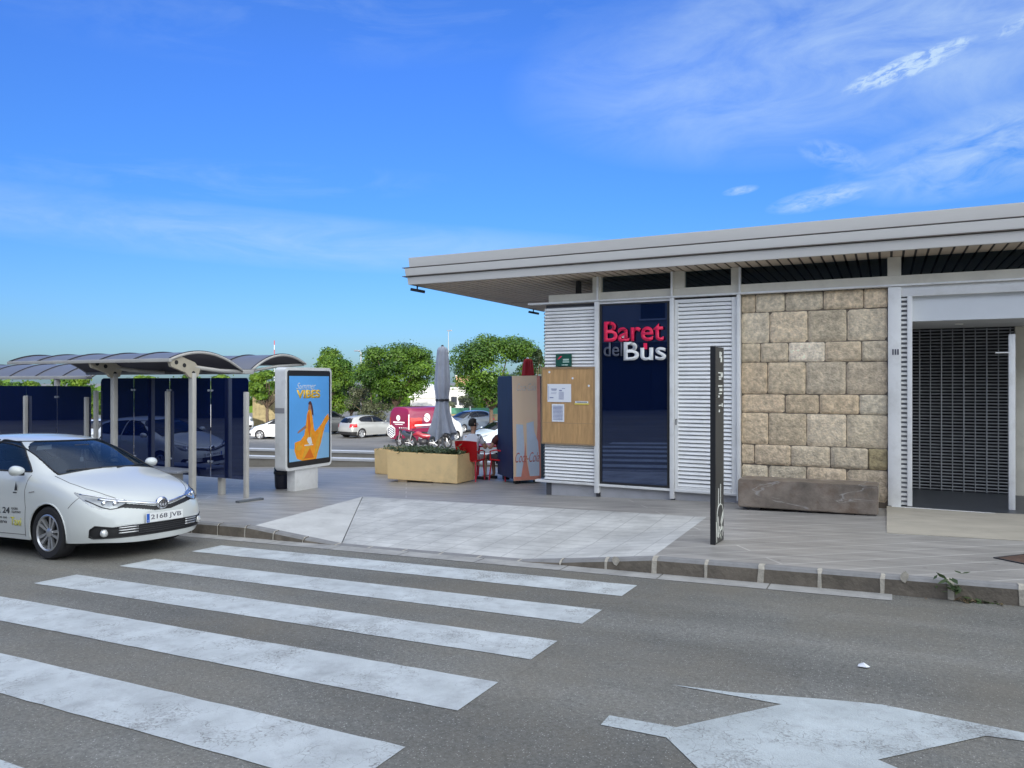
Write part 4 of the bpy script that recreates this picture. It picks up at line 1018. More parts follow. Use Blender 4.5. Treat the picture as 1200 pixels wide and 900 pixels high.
def person(base, rz, lab, shirt, legs, long_hair=False, lean=.08, headturn=0.0):
    """seated figure, local +y is forward, origin on the floor below the hips"""
    t = thing('person', lab, 'person', tuple(base), rz)
    V = Vector; hy = .0; sz = .50
    J = {'pelvis': (V((0, 0, sz)), (.12, .10)), 'waist': (V((0, -.01, sz+.16)), (.10, .08)), 'chest': (V((0, .0+lean*.5, sz+.36)), (.11, .085)), 'neck0': (V((0, .0+lean, sz+.50)), (.06, .055)),
         'neck': (V((0, .015+lean, sz+.57)), (.05, .05)), 'head0': (V((0, .03+lean, sz+.65)), (.07, .082)), 'head1': (V((0, .025+lean, sz+.74)), (.078, .095)), 'head2': (V((0, .015+lean, sz+.81)), (.05, .06))}
    E_ = [('pelvis', 'waist'), ('waist', 'chest'), ('chest', 'neck0'), ('neck0', 'neck'), ('neck', 'head0'), ('head0', 'head1'), ('head1', 'head2')]
    for s, n_ in ((-1, 'l'), (1, 'r')):
        J['sh'+n_] = (V((s*.165, lean*.9, sz+.455)), (.055, .055)); J['el'+n_] = (V((s*.25, .10+lean, sz+.22)), (.040, .040)); J['wr'+n_] = (V((s*.13, .34+lean, sz+.28)), (.027, .027))
        J['hd'+n_] = (V((s*.10, .40+lean, sz+.285)), (.034, .018)); J['hp'+n_] = (V((s*.09, .06, sz-.01)), (.085, .08)); J['kn'+n_] = (V((s*.13, .46, sz+.02)), (.058, .058)); J['an'+n_] = (V((s*.14, .42, .10)), (.036, .036))
        J['to'+n_] = (V((s*.15, .56, .04)), (.035, .025))
        E_ += [('chest', 'sh'+n_), ('sh'+n_, 'el'+n_), ('el'+n_, 'wr'+n_), ('wr'+n_, 'hd'+n_), ('pelvis', 'hp'+n_), ('hp'+n_, 'kn'+n_), ('kn'+n_, 'an'+n_), ('an'+n_, 'to'+n_)]
        for k in range(4):
            J['f%d%s' % (k, n_)] = (V((s*(.07+.02*k), .475+lean-.006*abs(k-1.5), sz+.275)), .0085); E_.append(('hd'+n_, 'f%d%s' % (k, n_)))
    skin_mesh('body', J, E_, SKIN, t, 2, False)
    g_ = 1.27
    S = {k: (J[k][0].copy(), tuple(x*g_ for x in J[k][1])) for k in ('pelvis', 'waist', 'chest', 'neck0', 'shl', 'shr')}
    S['chest'] = (J['chest'][0]+V((0, -.01, 0)), (.19, .15)); S['waist'] = (J['waist'][0]+V((0, -.01, 0)), (.165, .135))
    S['neck0'] = (J['neck0'][0]+V((0, 0, .012)), (.088, .085))
    S['sh2l'] = (J['shl'][0].lerp(J['ell'][0], .62), (.062, .062)); S['sh2r'] = (J['shr'][0].lerp(J['elr'][0], .62), (.062, .062))
    skin_mesh('shirt', S, [('pelvis', 'waist'), ('waist', 'chest'), ('chest', 'neck0'), ('chest', 'shl'), ('chest', 'shr'), ('shl', 'sh2l'), ('shr', 'sh2r')], shirt, t, 2, False)
    Q = {k: (J[k][0].copy(), tuple(x*1.12 for x in J[k][1])) for k in ('pelvis', 'hpl', 'hpr')}
    Q['pelvis'] = (J['pelvis'][0]-V((0, 0, .01)), (.165, .12))
    Q['kl'] = (J['hpl'][0].lerp(J['knl'][0], .85), (.085, .08)); Q['kr'] = (J['hpr'][0].lerp(J['knr'][0], .85), (.085, .08))
    skin_mesh('shorts', Q, [('pelvis', 'hpl'), ('pelvis', 'hpr'), ('hpl', 'kl'), ('hpr', 'kr')], legs, t, 2, False)
    # hair and face turn with the head
    hc = V((0, .022+lean, sz+.745)); RM = Matrix.Translation(hc) @ Matrix.Rotation(headturn, 4, 'Z')
    bm = bmesh.new(); bmesh.ops.create_uvsphere(bm, u_segments=24, v_segments=16, radius=1)
    for v in bm.verts:
        c = v.co.copy(); v.co = V((c.x*.088, c.y*.108-.012, c.z*.112+.012)); v.co += c*.006*noise.noise(c*6)
    bmesh.ops.delete(bm, geom=[v for v in bm.verts if (v.co.y > .055 and v.co.z < .065) or v.co.z < (-.055 if not long_hair else -.09)], context='VERTS')
    mb = MB(); mb.M = RM; mb.bm(bm)
    if long_hair:
        mb.tube([(0, -.07, .02), (0, -.10, -.12), (0, -.09, -.30), (0, -.07, -.42)], [.06, .085, .08, .03], 12)
    mb.build('hair', HAIR, t, smooth=True)
    mb = MB(); mb.M = RM
    mb.tube([(0, .085, .01), (0, .112, -.022), (0, .095, -.035)], [.008, .014, .008], 8); mb.build('nose', SKIN, t, smooth=True)
    for s in (-1, 1):
        mb = MB(); mb.M = RM; mb.tube([(s*.080, -.005, .015), (s*.092, -.012, .0), (s*.084, -.005, -.03)], [.012, .016, .008], 8); mb.build('ear', SKIN, t, smooth=True)
        mb = MB(); mb.M = RM; mb.lathe([(0, -.006), (.009, 0), (0, .006)], (s*.032, .088, .012), 'y', 8); mb.build('eye', HAIR, t, smooth=True)
        mb = MB(); mb.bbox(s*.15-.045, s*.15+.045, .36, .63, .0, .075, .02); mb.build('shoe', PAPER if not long_hair else BLACK, t, smooth=True)
    mb = MB(); mb.M = RM; mb.tube([(-.025, .088, -.06), (0, .094, -.062), (.025, .088, -.06)], [.003, .006, .003], 6); mb.build('mouth', mat('lips', (.35, .12, .10), .5), t)
    return t
person(c1+Vector((0, 0, -.03)), az-R(22), 'man in a white t-shirt with short dark hair sitting with his back to the street', TSHIRT, mat('pale_shorts', (.42, .42, .44), .85, var=.3, vscale=12), False, .10, -R(40))
person(c2+Vector((0, 0, -.03)), az+R(48), 'person with long dark hair sitting half hidden behind the vending machine', mat('dark_top', (.10, .03, .03), .85), SHORTS, True, .06, R(10))
# ------------------------------------------------------------------ bus shelters
def wing(mbt, mbu, mbr, mbe, X0_, X1_, Ya, za, Yb, zb, h, ribs, end=True):
    """barrel-curved roof wing from the gutter (Ya) to the outer eave (Yb)"""
    n = 16
    f = lambda q: (Ya+(Yb-Ya)*q, za+(zb-za)*q+4*h*q*(1-q))
    top = [f(i/n) for i in range(n+1)]
    vs = [(X0_, y, z) for y, z in top]+[(X1_, y, z) for y, z in top]
    mbt.add(vs, [(i, i+1, n+2+i, n+1+i) for i in range(n)])
    vs = [(X0_, y, z-.025) for y, z in top]+[(X1_, y, z-.025) for y, z in top]
    mbu.add(vs, [(i, i+1, n+2+i, n+1+i) for i in range(n)])
    for k in range(ribs+1):
        X = X0_+(X1_-X0_)*k/ribs
        if 0 < k < ribs:
            mbr.append(MB().tube([(X, y, z+.006) for y, z in top], .017, 6))
    for X in (X0_, X1_):
        mbe.append(MB().tube([(X, y, z-.012) for y, z in top], .026, 8))
        mbr.append(MB().tube([(X-(.012 if X == X1_ else -.012), y, z+.012) for y, z in top], .016, 6))
XRr, XLl = -11.45, -16.38
S = thing('bus_shelter', 'double bus shelter with back-to-back curved dark roofs and navy glass behind the taxi', 'bus shelter', (-13.9, 9.9, -.6))
mt, mu, mr_, me_ = MB(), MB(), [], []
wing(mt, mu, mr_, me_, XLl, XRr, 10.74, 1.85, 9.05, 2.035, .235, 5)
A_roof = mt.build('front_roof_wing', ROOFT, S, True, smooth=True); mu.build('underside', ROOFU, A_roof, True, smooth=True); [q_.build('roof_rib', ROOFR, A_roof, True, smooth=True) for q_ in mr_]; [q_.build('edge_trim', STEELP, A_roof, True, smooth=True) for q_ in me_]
mt, mu, mr_, me_ = MB(), MB(), [], []
wing(mt, mu, mr_, me_, XLl, XRr, 10.98, 1.88, 12.5, 2.03, .24, 5)
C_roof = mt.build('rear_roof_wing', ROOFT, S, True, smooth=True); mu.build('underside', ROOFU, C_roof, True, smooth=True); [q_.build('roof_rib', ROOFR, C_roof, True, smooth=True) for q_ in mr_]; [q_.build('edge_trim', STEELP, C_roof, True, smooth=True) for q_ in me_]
mb = MB(); mb.bbox(XLl-.02, XRr+.03, 10.72, 11.0, 1.78, 1.87, .015); mb.build('gutter', STEELP, S, True, angle=40)
mb = MB(); mb.bbox(XLl-.02, XRr+.02, 9.02, 9.085, 1.985, 2.05, .012); mb.build('front_eave_beam', STEELP, S, True, angle=40)
mb = MB(); mb.bbox(XLl-.02, XRr+.02, 12.47, 12.53, 1.99, 2.05, .012); mb.build('rear_eave_beam', STEELP, S, True, angle=40)
PX = (-11.50, -13.74)
for X in PX:
    z0 = pave_z(X, 9.57)
    mb = MB(); mb.bbox(X-.055, X+.055, 9.53, 9.62, z0-.05, 1.79, .012); mb.build('post', STEELP, S, True, angle=40)
    pol = [(9.06, 1.99), (9.10, 1.90), (9.40, 1.80), (9.47, 1.72), (9.57, 1.69), (9.68, 1.73), (9.72, 1.86), (9.60, 1.99), (9.30, 2.09)]
    mb = MB(); mb.prism(pol, (X-.035, 0, 0), (0, 1, 0), (0, 0, 1), (.07, 0, 0)); br = mb.build('bracket', STEELB, S, True)
    mb = MB()
    for y, z, r_ in ((9.20, 1.98, .040), (9.37, 1.93, .040), (9.57, 1.79, .038)): mb.lathe([(0, .0362), (r_, .0362), (r_, .030)], (X, y, z), 'x', 14)
    mb.build('bracket_hole', HOLE, br, True)
    mb = MB(); mb.tube([(X, 9.60, 1.9), (X, 10.2, 1.84), (X, 10.86, 1.82)], .04, 8); mb.tube([(X, 10.86, 1.82), (X, 11.7, 1.95), (X, 12.5, 2.0)], .03, 8); mb.build('cross_arm', STEELP, S, True, smooth=True)
for X in (-12.6, -14.85):
    mb = MB(); mb.tube([(X, 9.06, 2.0), (X, 9.5, 2.08), (X, 9.9, 2.10), (X, 10.4, 1.98), (X, 10.73, 1.84)], .022, 8); mb.build('roof_strut', STEELP, S, True, smooth=True)
GY = 10.0
def screen(parent, xa, xb, zb, zt, joints, posts, ppz, feet):
    n = len(joints)+1; e = [xa]+list(joints)+[xb]
    for i in range(n):
        a, b_ = e[i]+.012, e[i+1]-.012; r_ = .09
        pol = [(a, zb), (b_, zb)]
        if i == n-1: pol += [(b_, zt-.05), (b_-.02, zt-.015), (b_-.05, zt)]
        else: pol += [(b_, zt)]
        if i == 0: pol += [(a+r_, zt), (a+r_*.3, zt-r_*.3), (a, zt-r_)]
        else: pol += [(a, zt)]
        mb = MB(); mb.prism(pol, (0, GY-.006, 0), (1, 0, 0), (0, 0, 1), (0, .012, 0)); mb.build('glass_pane', SHELTG, parent, True)
    mb = MB()
    for x in joints:
        for z in (zt-.24, zb+.30):
            for s in (-.04, .04): mb.lathe([(0, -.02), (.022, -.02), (.022, 0), (0, 0)], (x+s, GY-.007, z), 'y', 10)
    if joints: mb.build('glass_bolt', BOLT, parent, True)
    for x in posts:
        mb = MB(); mb.bbox(x-.04, x+.04, GY-.085, GY-.012, pave_z(x, GY)-.03, ppz, .012); mb.build('screen_post', STEELP, parent, True, angle=40)
    for x in feet:
        mb = MB(); mb.bbox(x-.055, x+.055, GY+.10, GY+.2, pave_z(x, GY)-.03, zb+1.2, .01); mb.build('screen_foot', STEELP, parent, True, angle=40)
xs = lambda px: at_y(px, 446, GY).x
screen(S, xs(118), xs(291.5), -.19, 1.70, [xs(157), xs(199), xs(247)], [xs(115), xs(199), xs(291)], 1.44, [xs(252.5)])
# bench in the shelter
t = thing('shelter_bench', 'pale metal bench under the nearer shelter roof just behind the taxi bonnet', 'bench', (-13.2, 9.7, -.6))
bx0, bx1 = at_y(150, 446, 9.7).x, at_y(221, 446, 9.7).x; zb_ = EYE-(549-446)/F*(at_y(200, 446, 9.7).dot(fwd))
mb = MB(); mb.bbox(bx0, bx1, 9.45, 9.88, zb_-.05, zb_, .015); mb.build('seat', mat('bench_metal', (.36, .38, .42), .4, .3), t, True, angle=40)
for x in (bx0+.3, bx1-.3):
    mb = MB(); mb.bbox(x-.03, x+.03, 9.55, 9.8, pave_z(x, 9.7)-.02, zb_-.051, .008); mb.build('leg', STEELP, t, True, angle=40)

S2 = thing('bus_shelter', 'farther bus shelter at the left edge with one curved roof and dark glass', 'bus shelter', (-19, 11, -.8))
mt, mu, mr_, me_ = MB(), MB(), [], []
wing(mt, mu, mr_, me_, -23.0, -16.5, 10.9, 1.73, 12.6, 1.93, .235, 6)
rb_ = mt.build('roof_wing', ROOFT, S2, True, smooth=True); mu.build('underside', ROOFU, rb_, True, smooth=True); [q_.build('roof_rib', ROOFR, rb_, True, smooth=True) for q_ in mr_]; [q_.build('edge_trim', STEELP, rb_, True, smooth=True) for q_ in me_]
mb = MB(); mb.bbox(-23.0, -16.47, 10.8, 10.93, 1.68, 1.76, .015); mb.build('gutter', STEELP, S2, True, angle=40)
for X in (-17.7, -21.0):
    mb = MB(); mb.bbox(X-.05, X+.05, 10.82, 10.92, pave_z(X, 10.9)-.05, 1.7, .012); mb.build('post', STEELP, S2, True, angle=40)
screen(S2, xs(-60), xs(107), -.42, 1.53, [xs(-30), xs(31), xs(67)], [xs(-28), xs(32.5), xs(104)], 1.30, [xs(67)])

# ------------------------------------------------------------------ advertising panel
t = AP = thing('advertising_panel', 'free-standing white advertising panel with a blue poster of a dancer in an orange dress', 'advertising panel', (-10.43, 11.35, -.55))
XF = -10.3; Ya, Yb = 10.70, 12.03; za, zb = -.10, 1.91
def rrect(y0, y1, z0, z1, r_, n=6):
    pts = []
    for cy, cz, a0 in ((y1-r_, z0+r_, -90), (y1-r_, z1-r_, 0), (y0+r_, z1-r_, 90), (y0+r_, z0+r_, 180)):
        for i in range(n+1): a = R(a0+90*i/n); pts.append((cy+r_*cos(a), cz+r_*sin(a)))
    return pts
mb = MB(); mb.prism(rrect(Ya, Yb, za, zb, .09), (XF-.26, 0, 0), (0, 1, 0), (0, 0, 1), (.26, 0, 0)); mb.build('housing', WHITEP, t, True, angle=35)
mb = MB(); mb.prism(rrect(Ya+.055, Yb-.045, za+.06, zb-.06, .05), (XF+.001, 0, 0), (0, 1, 0), (0, 0, 1), (.006, 0, 0)); mb.build('black_surround', BLACK, t, True)
mb = MB(); mb.box(XF-.264, XF-.02, Ya-.004, Ya-.0005, 1.02, 1.12); mb.build('lock_plate', mat('grey_plate', (.3, .3, .32), .5), t, True)
py0, py1, pz0, pz1 = Ya+.10, Yb-.09, za+.17, zb-.17
POST = mat('poster_blue', (.13, .44, .92), .35, var=.10, vscale=.9)
mb = MB(); mb.box(XF+.0075, XF+.010, py0, py1, pz0, pz1); po = mb.build('poster', POST, t, True)
PW, PH = py1-py0, pz1-pz0
def art(name, poly, m, off):
    mb = MB(); mb.prism([(py0+a*PW, pz0+b2*PH) for a, b2 in poly], (XF+.010+off, 0, 0), (0, 1, 0), (0, 0, 1), (.0008, 0, 0)); mb.build(name, m, po, True)
OR1 = mat('print_orange', (.98, .36, .02), .4, var=.15, vscale=9); OR2 = mat('print_amber', (.85, .42, .04), .4, var=.1, vscale=12); OR3 = mat('print_deep_orange', (.80, .17, .015), .4); PSK = mat('print_skin', (.42, .22, .15), .4); PHR = mat('print_hair', (.10, .035, .03), .4)
art('pale_cloud', [(.0, .0), (1, 0), (1, .30), (.8, .33), (.6, .2), (.3, .12), (0, .16)], mat('print_pale_blue', (.25, .52, .80), .4), .0004)
art('dress_figure', [(.18, .03), (.12, .13), (.13, .22), (.27, .24), (.36, .30), (.40, .42), (.43, .55), (.47, .60), (.53, .60), (.57, .50), (.60, .38), (.63, .33), (.70, .36), (.80, .42), (.90, .50), (.98, .54), (1.0, .47), (.90, .40), (.84, .30), (.78, .18), (.72, .10), (.66, .0), (.45, -.0), (.3, .0)], OR1, .001)
art('dress_fold', [(.30, .02), (.42, .20), (.50, .40), (.55, .30), (.52, .1), (.45, .01)], OR2, .002)
art('dress_fold', [(.60, .01), (.66, .2), (.80, .38), (.74, .2), (.70, .08)], OR2, .002)
art('dress_fold', [(.35, .02), (.50, .14), (.60, .02)], OR3, .003)
art('dress_fold', [(.15, .14), (.22, .20), (.33, .16), (.24, .12)], OR2, .002)
art('dress_fold', [(.44, .54), (.48, .58), (.52, .40), (.49, .25), (.46, .35)], OR3, .003)
art('arm', [(.40, .42), (.28, .375), (.22, .355), (.19, .33), (.21, .325), (.30, .35), (.41, .385)], PSK, .002)
art('head', [(.45, .60), (.47, .66), (.50, .685), (.53, .66), (.53, .60)], PSK, .003)
art('hair', [(.455, .665), (.48, .695), (.52, .70), (.55, .67), (.58, .60), (.59, .52), (.555, .54), (.535, .60), (.52, .655)], PHR, .004)
art('little_emblem', [(.42, .24), (.46, .27), (.52, .27), (.54, .235), (.56, .19), (.50, .18), (.46, .20)], LWHITE, .004)
art('emblem_caption', [(.36, .17), (.58, .17), (.58, .183), (.36, .183)], LWHITE, .004)
place_text('poster_script', 'Summer', .125, (XF+.012, py0+.17*PW, pz0+PH*.845), (0, 1, 0), uz, LWHITE, po, .0008, -.006, .5, width=.55)
place_text('poster_words', 'VIBES', .17, (XF+.012, py0+.17*PW, pz0+PH*.735), (0, 1, 0), uz, mat('print_yellow', (.88, .55, .06), .4), po, .0008, .05, width=.68)
mb = MB(); mb.box(XF+.012, XF+.018, Ya+.075, Yb-.065, za+.08, zb-.08); gp = None
mb = MB(); mb.bbox(XF-.24, XF-.035, 11.0, 11.66, -.62, za-.001, .01); mb.build('pedestal', WHITEP, t, True, angle=35)
bb = pave_pt(331, 572.5)
t = thing('waste_bin', 'low black bin standing behind the foot of the advertising panel', 'bin', tuple(bb))
mb = MB(); mb.lathe([(0, 0), (.13, 0), (.15, .05), (.165, .42), (.15, .44), (0, .44)], tuple(bb), 'z', 20); mb.build('drum', mat('bin_black', (.018, .02, .035), .25), t, True, smooth=True, angle=40)
mb = MB(); mb.lathe([(.168, .30), (.174, .33), (.168, .36)], tuple(bb), 'z', 20); mb.build('rim_band', BLACK, t, True, smooth=True)

# ------------------------------------------------------------------ cars
HATCH = [
 [(.70, .70, .22), (.735, .735, .34), (.72, .735, .52), (.62, .72, .70), (.74, .55, .715), (.82, .38, .70), (.865, .20, .69), (.88, 0, .685)],
 [(.42, .855, .21), (.44, .885, .36), (.43, .88, .56), (.38, .825, .785), (.44, .68, .825), (.48, .5, .845), (.50, .27, .855), (.51, 0, .86)],
 [(0, .865, .21), (0, .895, .40), (0, .885, .63), (-.02, .84, .885), (.02, .73, .935), (.06, .57, .955), (.10, .3, .97), (.12, 0, .975)],
 [(-.38, .86, .21), (-.38, .88, .40), (-.38, .885, .66), (-.36, .85, .915), (-.30, .775, .985), (-.17, .66, 1.005), (-.04, .34, 1.02), (.02, 0, 1.025)],
 [(-.80, .86, .21), (-.80, .88, .40), (-.80, .885, .66), (-.80, .86, .93), (-.72, .805, 1.01), (-.62, .655, 1.215), (-.52, .34, 1.245), (-.48, 0, 1.255)],
 [(-1.25, .86, .21), (-1.25, .88, .40), (-1.25, .885, .66), (-1.25, .865, .945), (-1.2, .81, 1.025), (-1.03, .60, 1.395), (-.97, .32, 1.43), (-.95, 0, 1.44)],
 [(-1.75, .86, .21), (-1.75, .88, .40), (-1.75, .885, .66), (-1.75, .865, .955), (-1.75, .81, 1.04), (-1.72, .60, 1.445), (-1.7, .33, 1.485), (-1.7, 0, 1.495)],
 [(-2.3, .86, .21), (-2.3, .885, .40), (-2.3, .89, .66), (-2.3, .87, .965), (-2.3, .80, 1.065), (-2.35, .59, 1.43), (-2.35, .32, 1.47), (-2.35, 0, 1.48)],
 [(-2.85, .86, .22), (-2.85, .89, .40), (-2.85, .89, .66), (-2.85, .86, .98), (-2.9, .77, 1.09), (-2.98, .56, 1.35), (-3.0, .31, 1.39), (-3.0, 0, 1.40)],
 [(-3.2, .80, .26), (-3.25, .84, .42), (-3.25, .83, .68), (-3.22, .79, .96), (-3.22, .69, 1.06), (-3.24, .52, 1.16), (-3.27, .3, 1.18), (-3.28, 0, 1.19)],
 [(-3.36, .70, .27), (-3.40, .73, .42), (-3.40, .73, .65), (-3.34, .71, .90), (-3.40, .58, .94), (-3.43, .42, .955), (-3.45, .22, .96), (-3.455, 0, .96)]]
HF = [[(.83, .52, .20), (.88, .36, .19), (.91, .18, .185), (.92, 0, .185)], [(.865, .53, .34), (.915, .37, .34), (.94, .19, .34), (.95, 0, .34)], [(.845, .54, .53), (.895, .37, .53), (.92, .19, .53), (.93, 0, .53)]]
HR = [[(-3.42, .5, .27), (-3.45, .35, .27), (-3.46, .18, .27), (-3.46, 0, .27)], [(-3.47, .5, .42), (-3.50, .35, .42), (-3.515, .18, .42), (-3.52, 0, .42)], [(-3.46, .52, .66), (-3.49, .36, .66), (-3.5, .18, .66), (-3.505, 0, .66)]]
VAN = [
 [(.68, .80, .26), (.76, .85, .45), (.76, .85, .72), (.60, .80, .98), (.68, .62, 1.02), (.75, .42, 1.04), (.79, .2, 1.04), (.81, 0, 1.04)],
 [(.35, .92, .26), (.36, .95, .5), (.35, .95, .8), (.28, .90, 1.08), (.30, .78, 1.15), (.34, .6, 1.17), (.36, .3, 1.18), (.37, 0, 1.19)],
 [(-.1, .93, .26), (-.1, .96, .5), (-.1, .96, .8), (-.1, .94, 1.12), (-.06, .88, 1.2), (.0, .76, 1.25), (.12, .4, 1.27), (.15, 0, 1.27)],
 [(-.5, .93, .26), (-.5, .96, .5), (-.5, .96, .8), (-.47, .95, 1.15), (-.42, .91, 1.24), (-.42, .82, 1.62), (-.30, .4, 1.66), (-.27, 0, 1.66)],
 [(-.95, .93, .26), (-.95, .96, .5), (-.95, .96, .8), (-.92, .95, 1.18), (-.9, .92, 1.3), (-.88, .83, 1.90), (-.80, .45, 1.98), (-.77, 0, 1.99)],
 [(-1.8, .93, .26), (-1.8, .96, .5), (-1.8, .96, .85), (-1.8, .96, 1.25), (-1.8, .94, 1.5), (-1.8, .85, 1.94), (-1.8, .45, 2.03), (-1.8, 0, 2.04)],
 [(-2.9, .93, .26), (-2.9, .96, .5), (-2.9, .96, .85), (-2.9, .96, 1.25), (-2.9, .94, 1.5), (-2.9, .85, 1.94), (-2.9, .45, 2.03), (-2.9, 0, 2.04)],
 [(-3.85, .92, .28), (-3.87, .95, .5), (-3.88, .95, .9), (-3.87, .95, 1.35), (-3.86, .93, 1.6), (-3.85, .86, 1.95), (-3.85, .45, 2.03), (-3.85, 0, 2.04)],
 [(-3.92, .87, .30), (-3.95, .91, .62), (-3.95, .90, 1.2), (-3.93, .86, 1.82), (-3.93, .70, 1.94), (-3.93, .52, 1.96), (-3.93, .25, 1.975), (-3.93, 0, 1.98)]]
VF = [[(.76, .6, .26), (.82, .42, .26), (.85, .2, .26), (.86, 0, .26)], [(.85, .6, .45), (.90, .42, .45), (.93, .2, .45), (.94, 0, .45)], [(.82, .6, .74), (.87, .42, .74), (.90, .2, .74), (.91, 0, .74)]]
VR = [[(-3.96, .65, .3), (-3.97, .45, .3), (-3.97, .2, .3), (-3.97, 0, .3)], [(-3.99, .66, .62), (-4.0, .45, .62), (-4.0, .2, .62), (-4.0, 0, .62)], [(-3.99, .66, 1.2), (-4.0, .45, 1.2), (-4.0, .2, 1.2), (-4.0, 0, 1.2)]]
def car_surface(ST, FC, RC, level, sx=1, sz=1):
    bm = bmesh.new(); NS = len(ST); cen = {}
    def side(sg):
        g = {}
        for i, ring in enumerate(ST):
            for j, p in enumerate(ring):
                if j == 7:
                    if i not in cen: cen[i] = bm.verts.new((p[0]*sx, 0, p[2]*sz))
                    g[i, j] = cen[i]
                else: g[i, j] = bm.verts.new((p[0]*sx, sg*p[1], p[2]*sz))
        def face(a, b_, c, d):
            bm.faces.new((a, b_, c, d) if sg > 0 else (d, c, b_, a))
        for i in range(NS-1):
            for j in range(7): face(g[i, j], g[i, j+1], g[i+1, j+1], g[i+1, j])
        for key, cap, ii, rev in (('f', FC, 0, False), ('r', RC, NS-1, True)):
            c = {}
            for r_ in range(4):
                for k in range(3, 8):
                    if k == 3: c[r_, k] = g[ii, r_]
                    elif r_ == 3: c[r_, k] = g[ii, k]
                    else:
                        p = cap[r_][k-4]
                        if k == 7:
                            if (key, r_) not in cen: cen[key, r_] = bm.verts.new((p[0]*sx, 0, p[2]*sz))
                            c[r_, k] = cen[key, r_]
                        else: c[r_, k] = bm.verts.new((p[0]*sx, sg*p[1], p[2]*sz))
            for r_ in range(3):
                for k in range(3, 7):
                    q = (c[r_, k], c[r_, k+1], c[r_+1, k+1], c[r_+1, k])
                    if rev: q = q[::-1]
                    face(*q)
    side(1); side(-1)
    bmesh.ops.recalc_face_normals(bm, faces=bm.faces)
    me = bpy.data.meshes.new('cage'); bm.to_mesh(me); bm.free()
    o = bpy.data.objects.new('cage', me); col.objects.link(o); md = o.modifiers.new('s', 'SUBSURF'); md.levels = level; md.render_levels = level
    bpy.context.view_layer.update(); out = bpy.data.meshes.new_from_object(o.evaluated_get(bpy.context.evaluated_depsgraph_get())); bpy.data.objects.remove(o)
    # outward normals: roof centre must look up
    if sum(p.normal.z for p in out.polygons if p.center.z > 1.2) < 0: out.flip_normals()
    return out
def subset(me, idx, off=0.0):
    s = set(idx); bm = bmesh.new(); bm.from_mesh(me); bm.faces.ensure_lookup_table()
    bmesh.ops.delete(bm, geom=[f for f in bm.faces if f.index not in s], context='FACES')
    if off:
        bm.normal_update(); ns = {v: v.normal.copy() for v in bm.verts}
        for v in bm.verts: v.co += ns[v]*off
    out = bpy.data.meshes.new('sub'); bm.to_mesh(out); bm.free(); return out
def in_poly(x, y, P_):
    c = False; j = len(P_)-1
    for i in range(len(P_)):
        if (P_[i][1] > y) != (P_[j][1] > y) and x < (P_[j][0]-P_[i][0])*(y-P_[i][1])/(P_[j][1]-P_[i][1])+P_[i][0]: c = not c
        j = i
    return c
def lin(pts, x):
    if x <= pts[0][0]: return pts[0][1]
    for a, b_ in zip(pts, pts[1:]):
        if x <= b_[0]: return a[1]+(b_[1]-a[1])*(x-a[0])/(b_[0]-a[0])
    return pts[-1][1]
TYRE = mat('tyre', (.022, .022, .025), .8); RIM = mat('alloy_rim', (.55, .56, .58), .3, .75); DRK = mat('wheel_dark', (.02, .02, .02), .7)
HEADG = mat('headlamp', (.30, .32, .34), .12, .5, coat=1.0, var=.35, vscale=9); TAILG = mat('tail_lamp', (.45, .01, .01), .2, coat=1.0)
CHROME = mat('chrome', (.75, .76, .8), .12, 1.0); SEAL = mat('rubber_seal', (.012, .012, .013), .6)
CARG = glass_mat('car_glass', (.012, .026, .042), .38, 1.65); CARGD = glass_mat('car_glass_dark', (.004, .006, .01), .12, 1.6)
INTER = mat('car_interior', (.045, .045, .05), .8)
def wheel(t, x, y, r_, detail=True, wide=.2, spokes=10, rim=RIM):
    sg = 1 if y > 0 else -1; mb = MB(); w = wide/2
    mb.lathe([(r_*.66, -w*.9), (r_*.72, -w), (r_*.93, -w), (r_, -w*.72), (r_, w*.72), (r_*.93, w), (r_*.72, w), (r_*.66, w*.9)], (x, y, r_), 'y', 40 if detail else 20)
    wo = mb.build('wheel', TYRE, t, smooth=True, angle=40)
    mb = MB(); yo = y+sg*w*.86
    mb.lathe([(r_*.66, 0), (r_*.70, sg*.012), (r_*.66, sg*.018), (r_*.62, sg*.004), (r_*.62, -sg*w*.8)], (x, yo, r_), 'y', 40 if detail else 20)
    for k in range(spokes):
        a = 2*PI*k/spokes+.2; tw = .16 if k % 2 else -.04
        c, s_ = cos(a), sin(a); c2, s2 = cos(a+tw), sin(a+tw); wd = r_*.052 if detail else r_*.09
        p0 = Vector((x+r_*.13*c, yo-sg*.012, r_+r_*.13*s_)); p1 = Vector((x+r_*.645*c2, yo+sg*.004, r_+r_*.645*s2)); tt = (p1-p0).normalized(); nn_ = Vector((-tt.z, 0, tt.x))
        yv = Vector((0, sg*.014, 0))
        vs = [p0-nn_*wd*.8, p0+nn_*wd*.8, p1+nn_*wd*1.25, p1-nn_*wd*1.25]; vs += [v-yv*2 for v in vs]
        mb.add(vs, [(0, 1, 2, 3), (0, 4, 5, 1), (2, 6, 7, 3), (1, 5, 6, 2), (0, 3, 7, 4)])
    mb.lathe([(0, sg*.012), (r_*.10, sg*.010), (r_*.17, -sg*.004), (r_*.17, -sg*.03)], (x, yo, r_), 'y', 20)
    mb.build('rim', rim, wo, smooth=True, angle=35)
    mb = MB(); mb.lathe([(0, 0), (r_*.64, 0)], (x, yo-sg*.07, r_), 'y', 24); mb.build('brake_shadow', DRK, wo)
    return wo
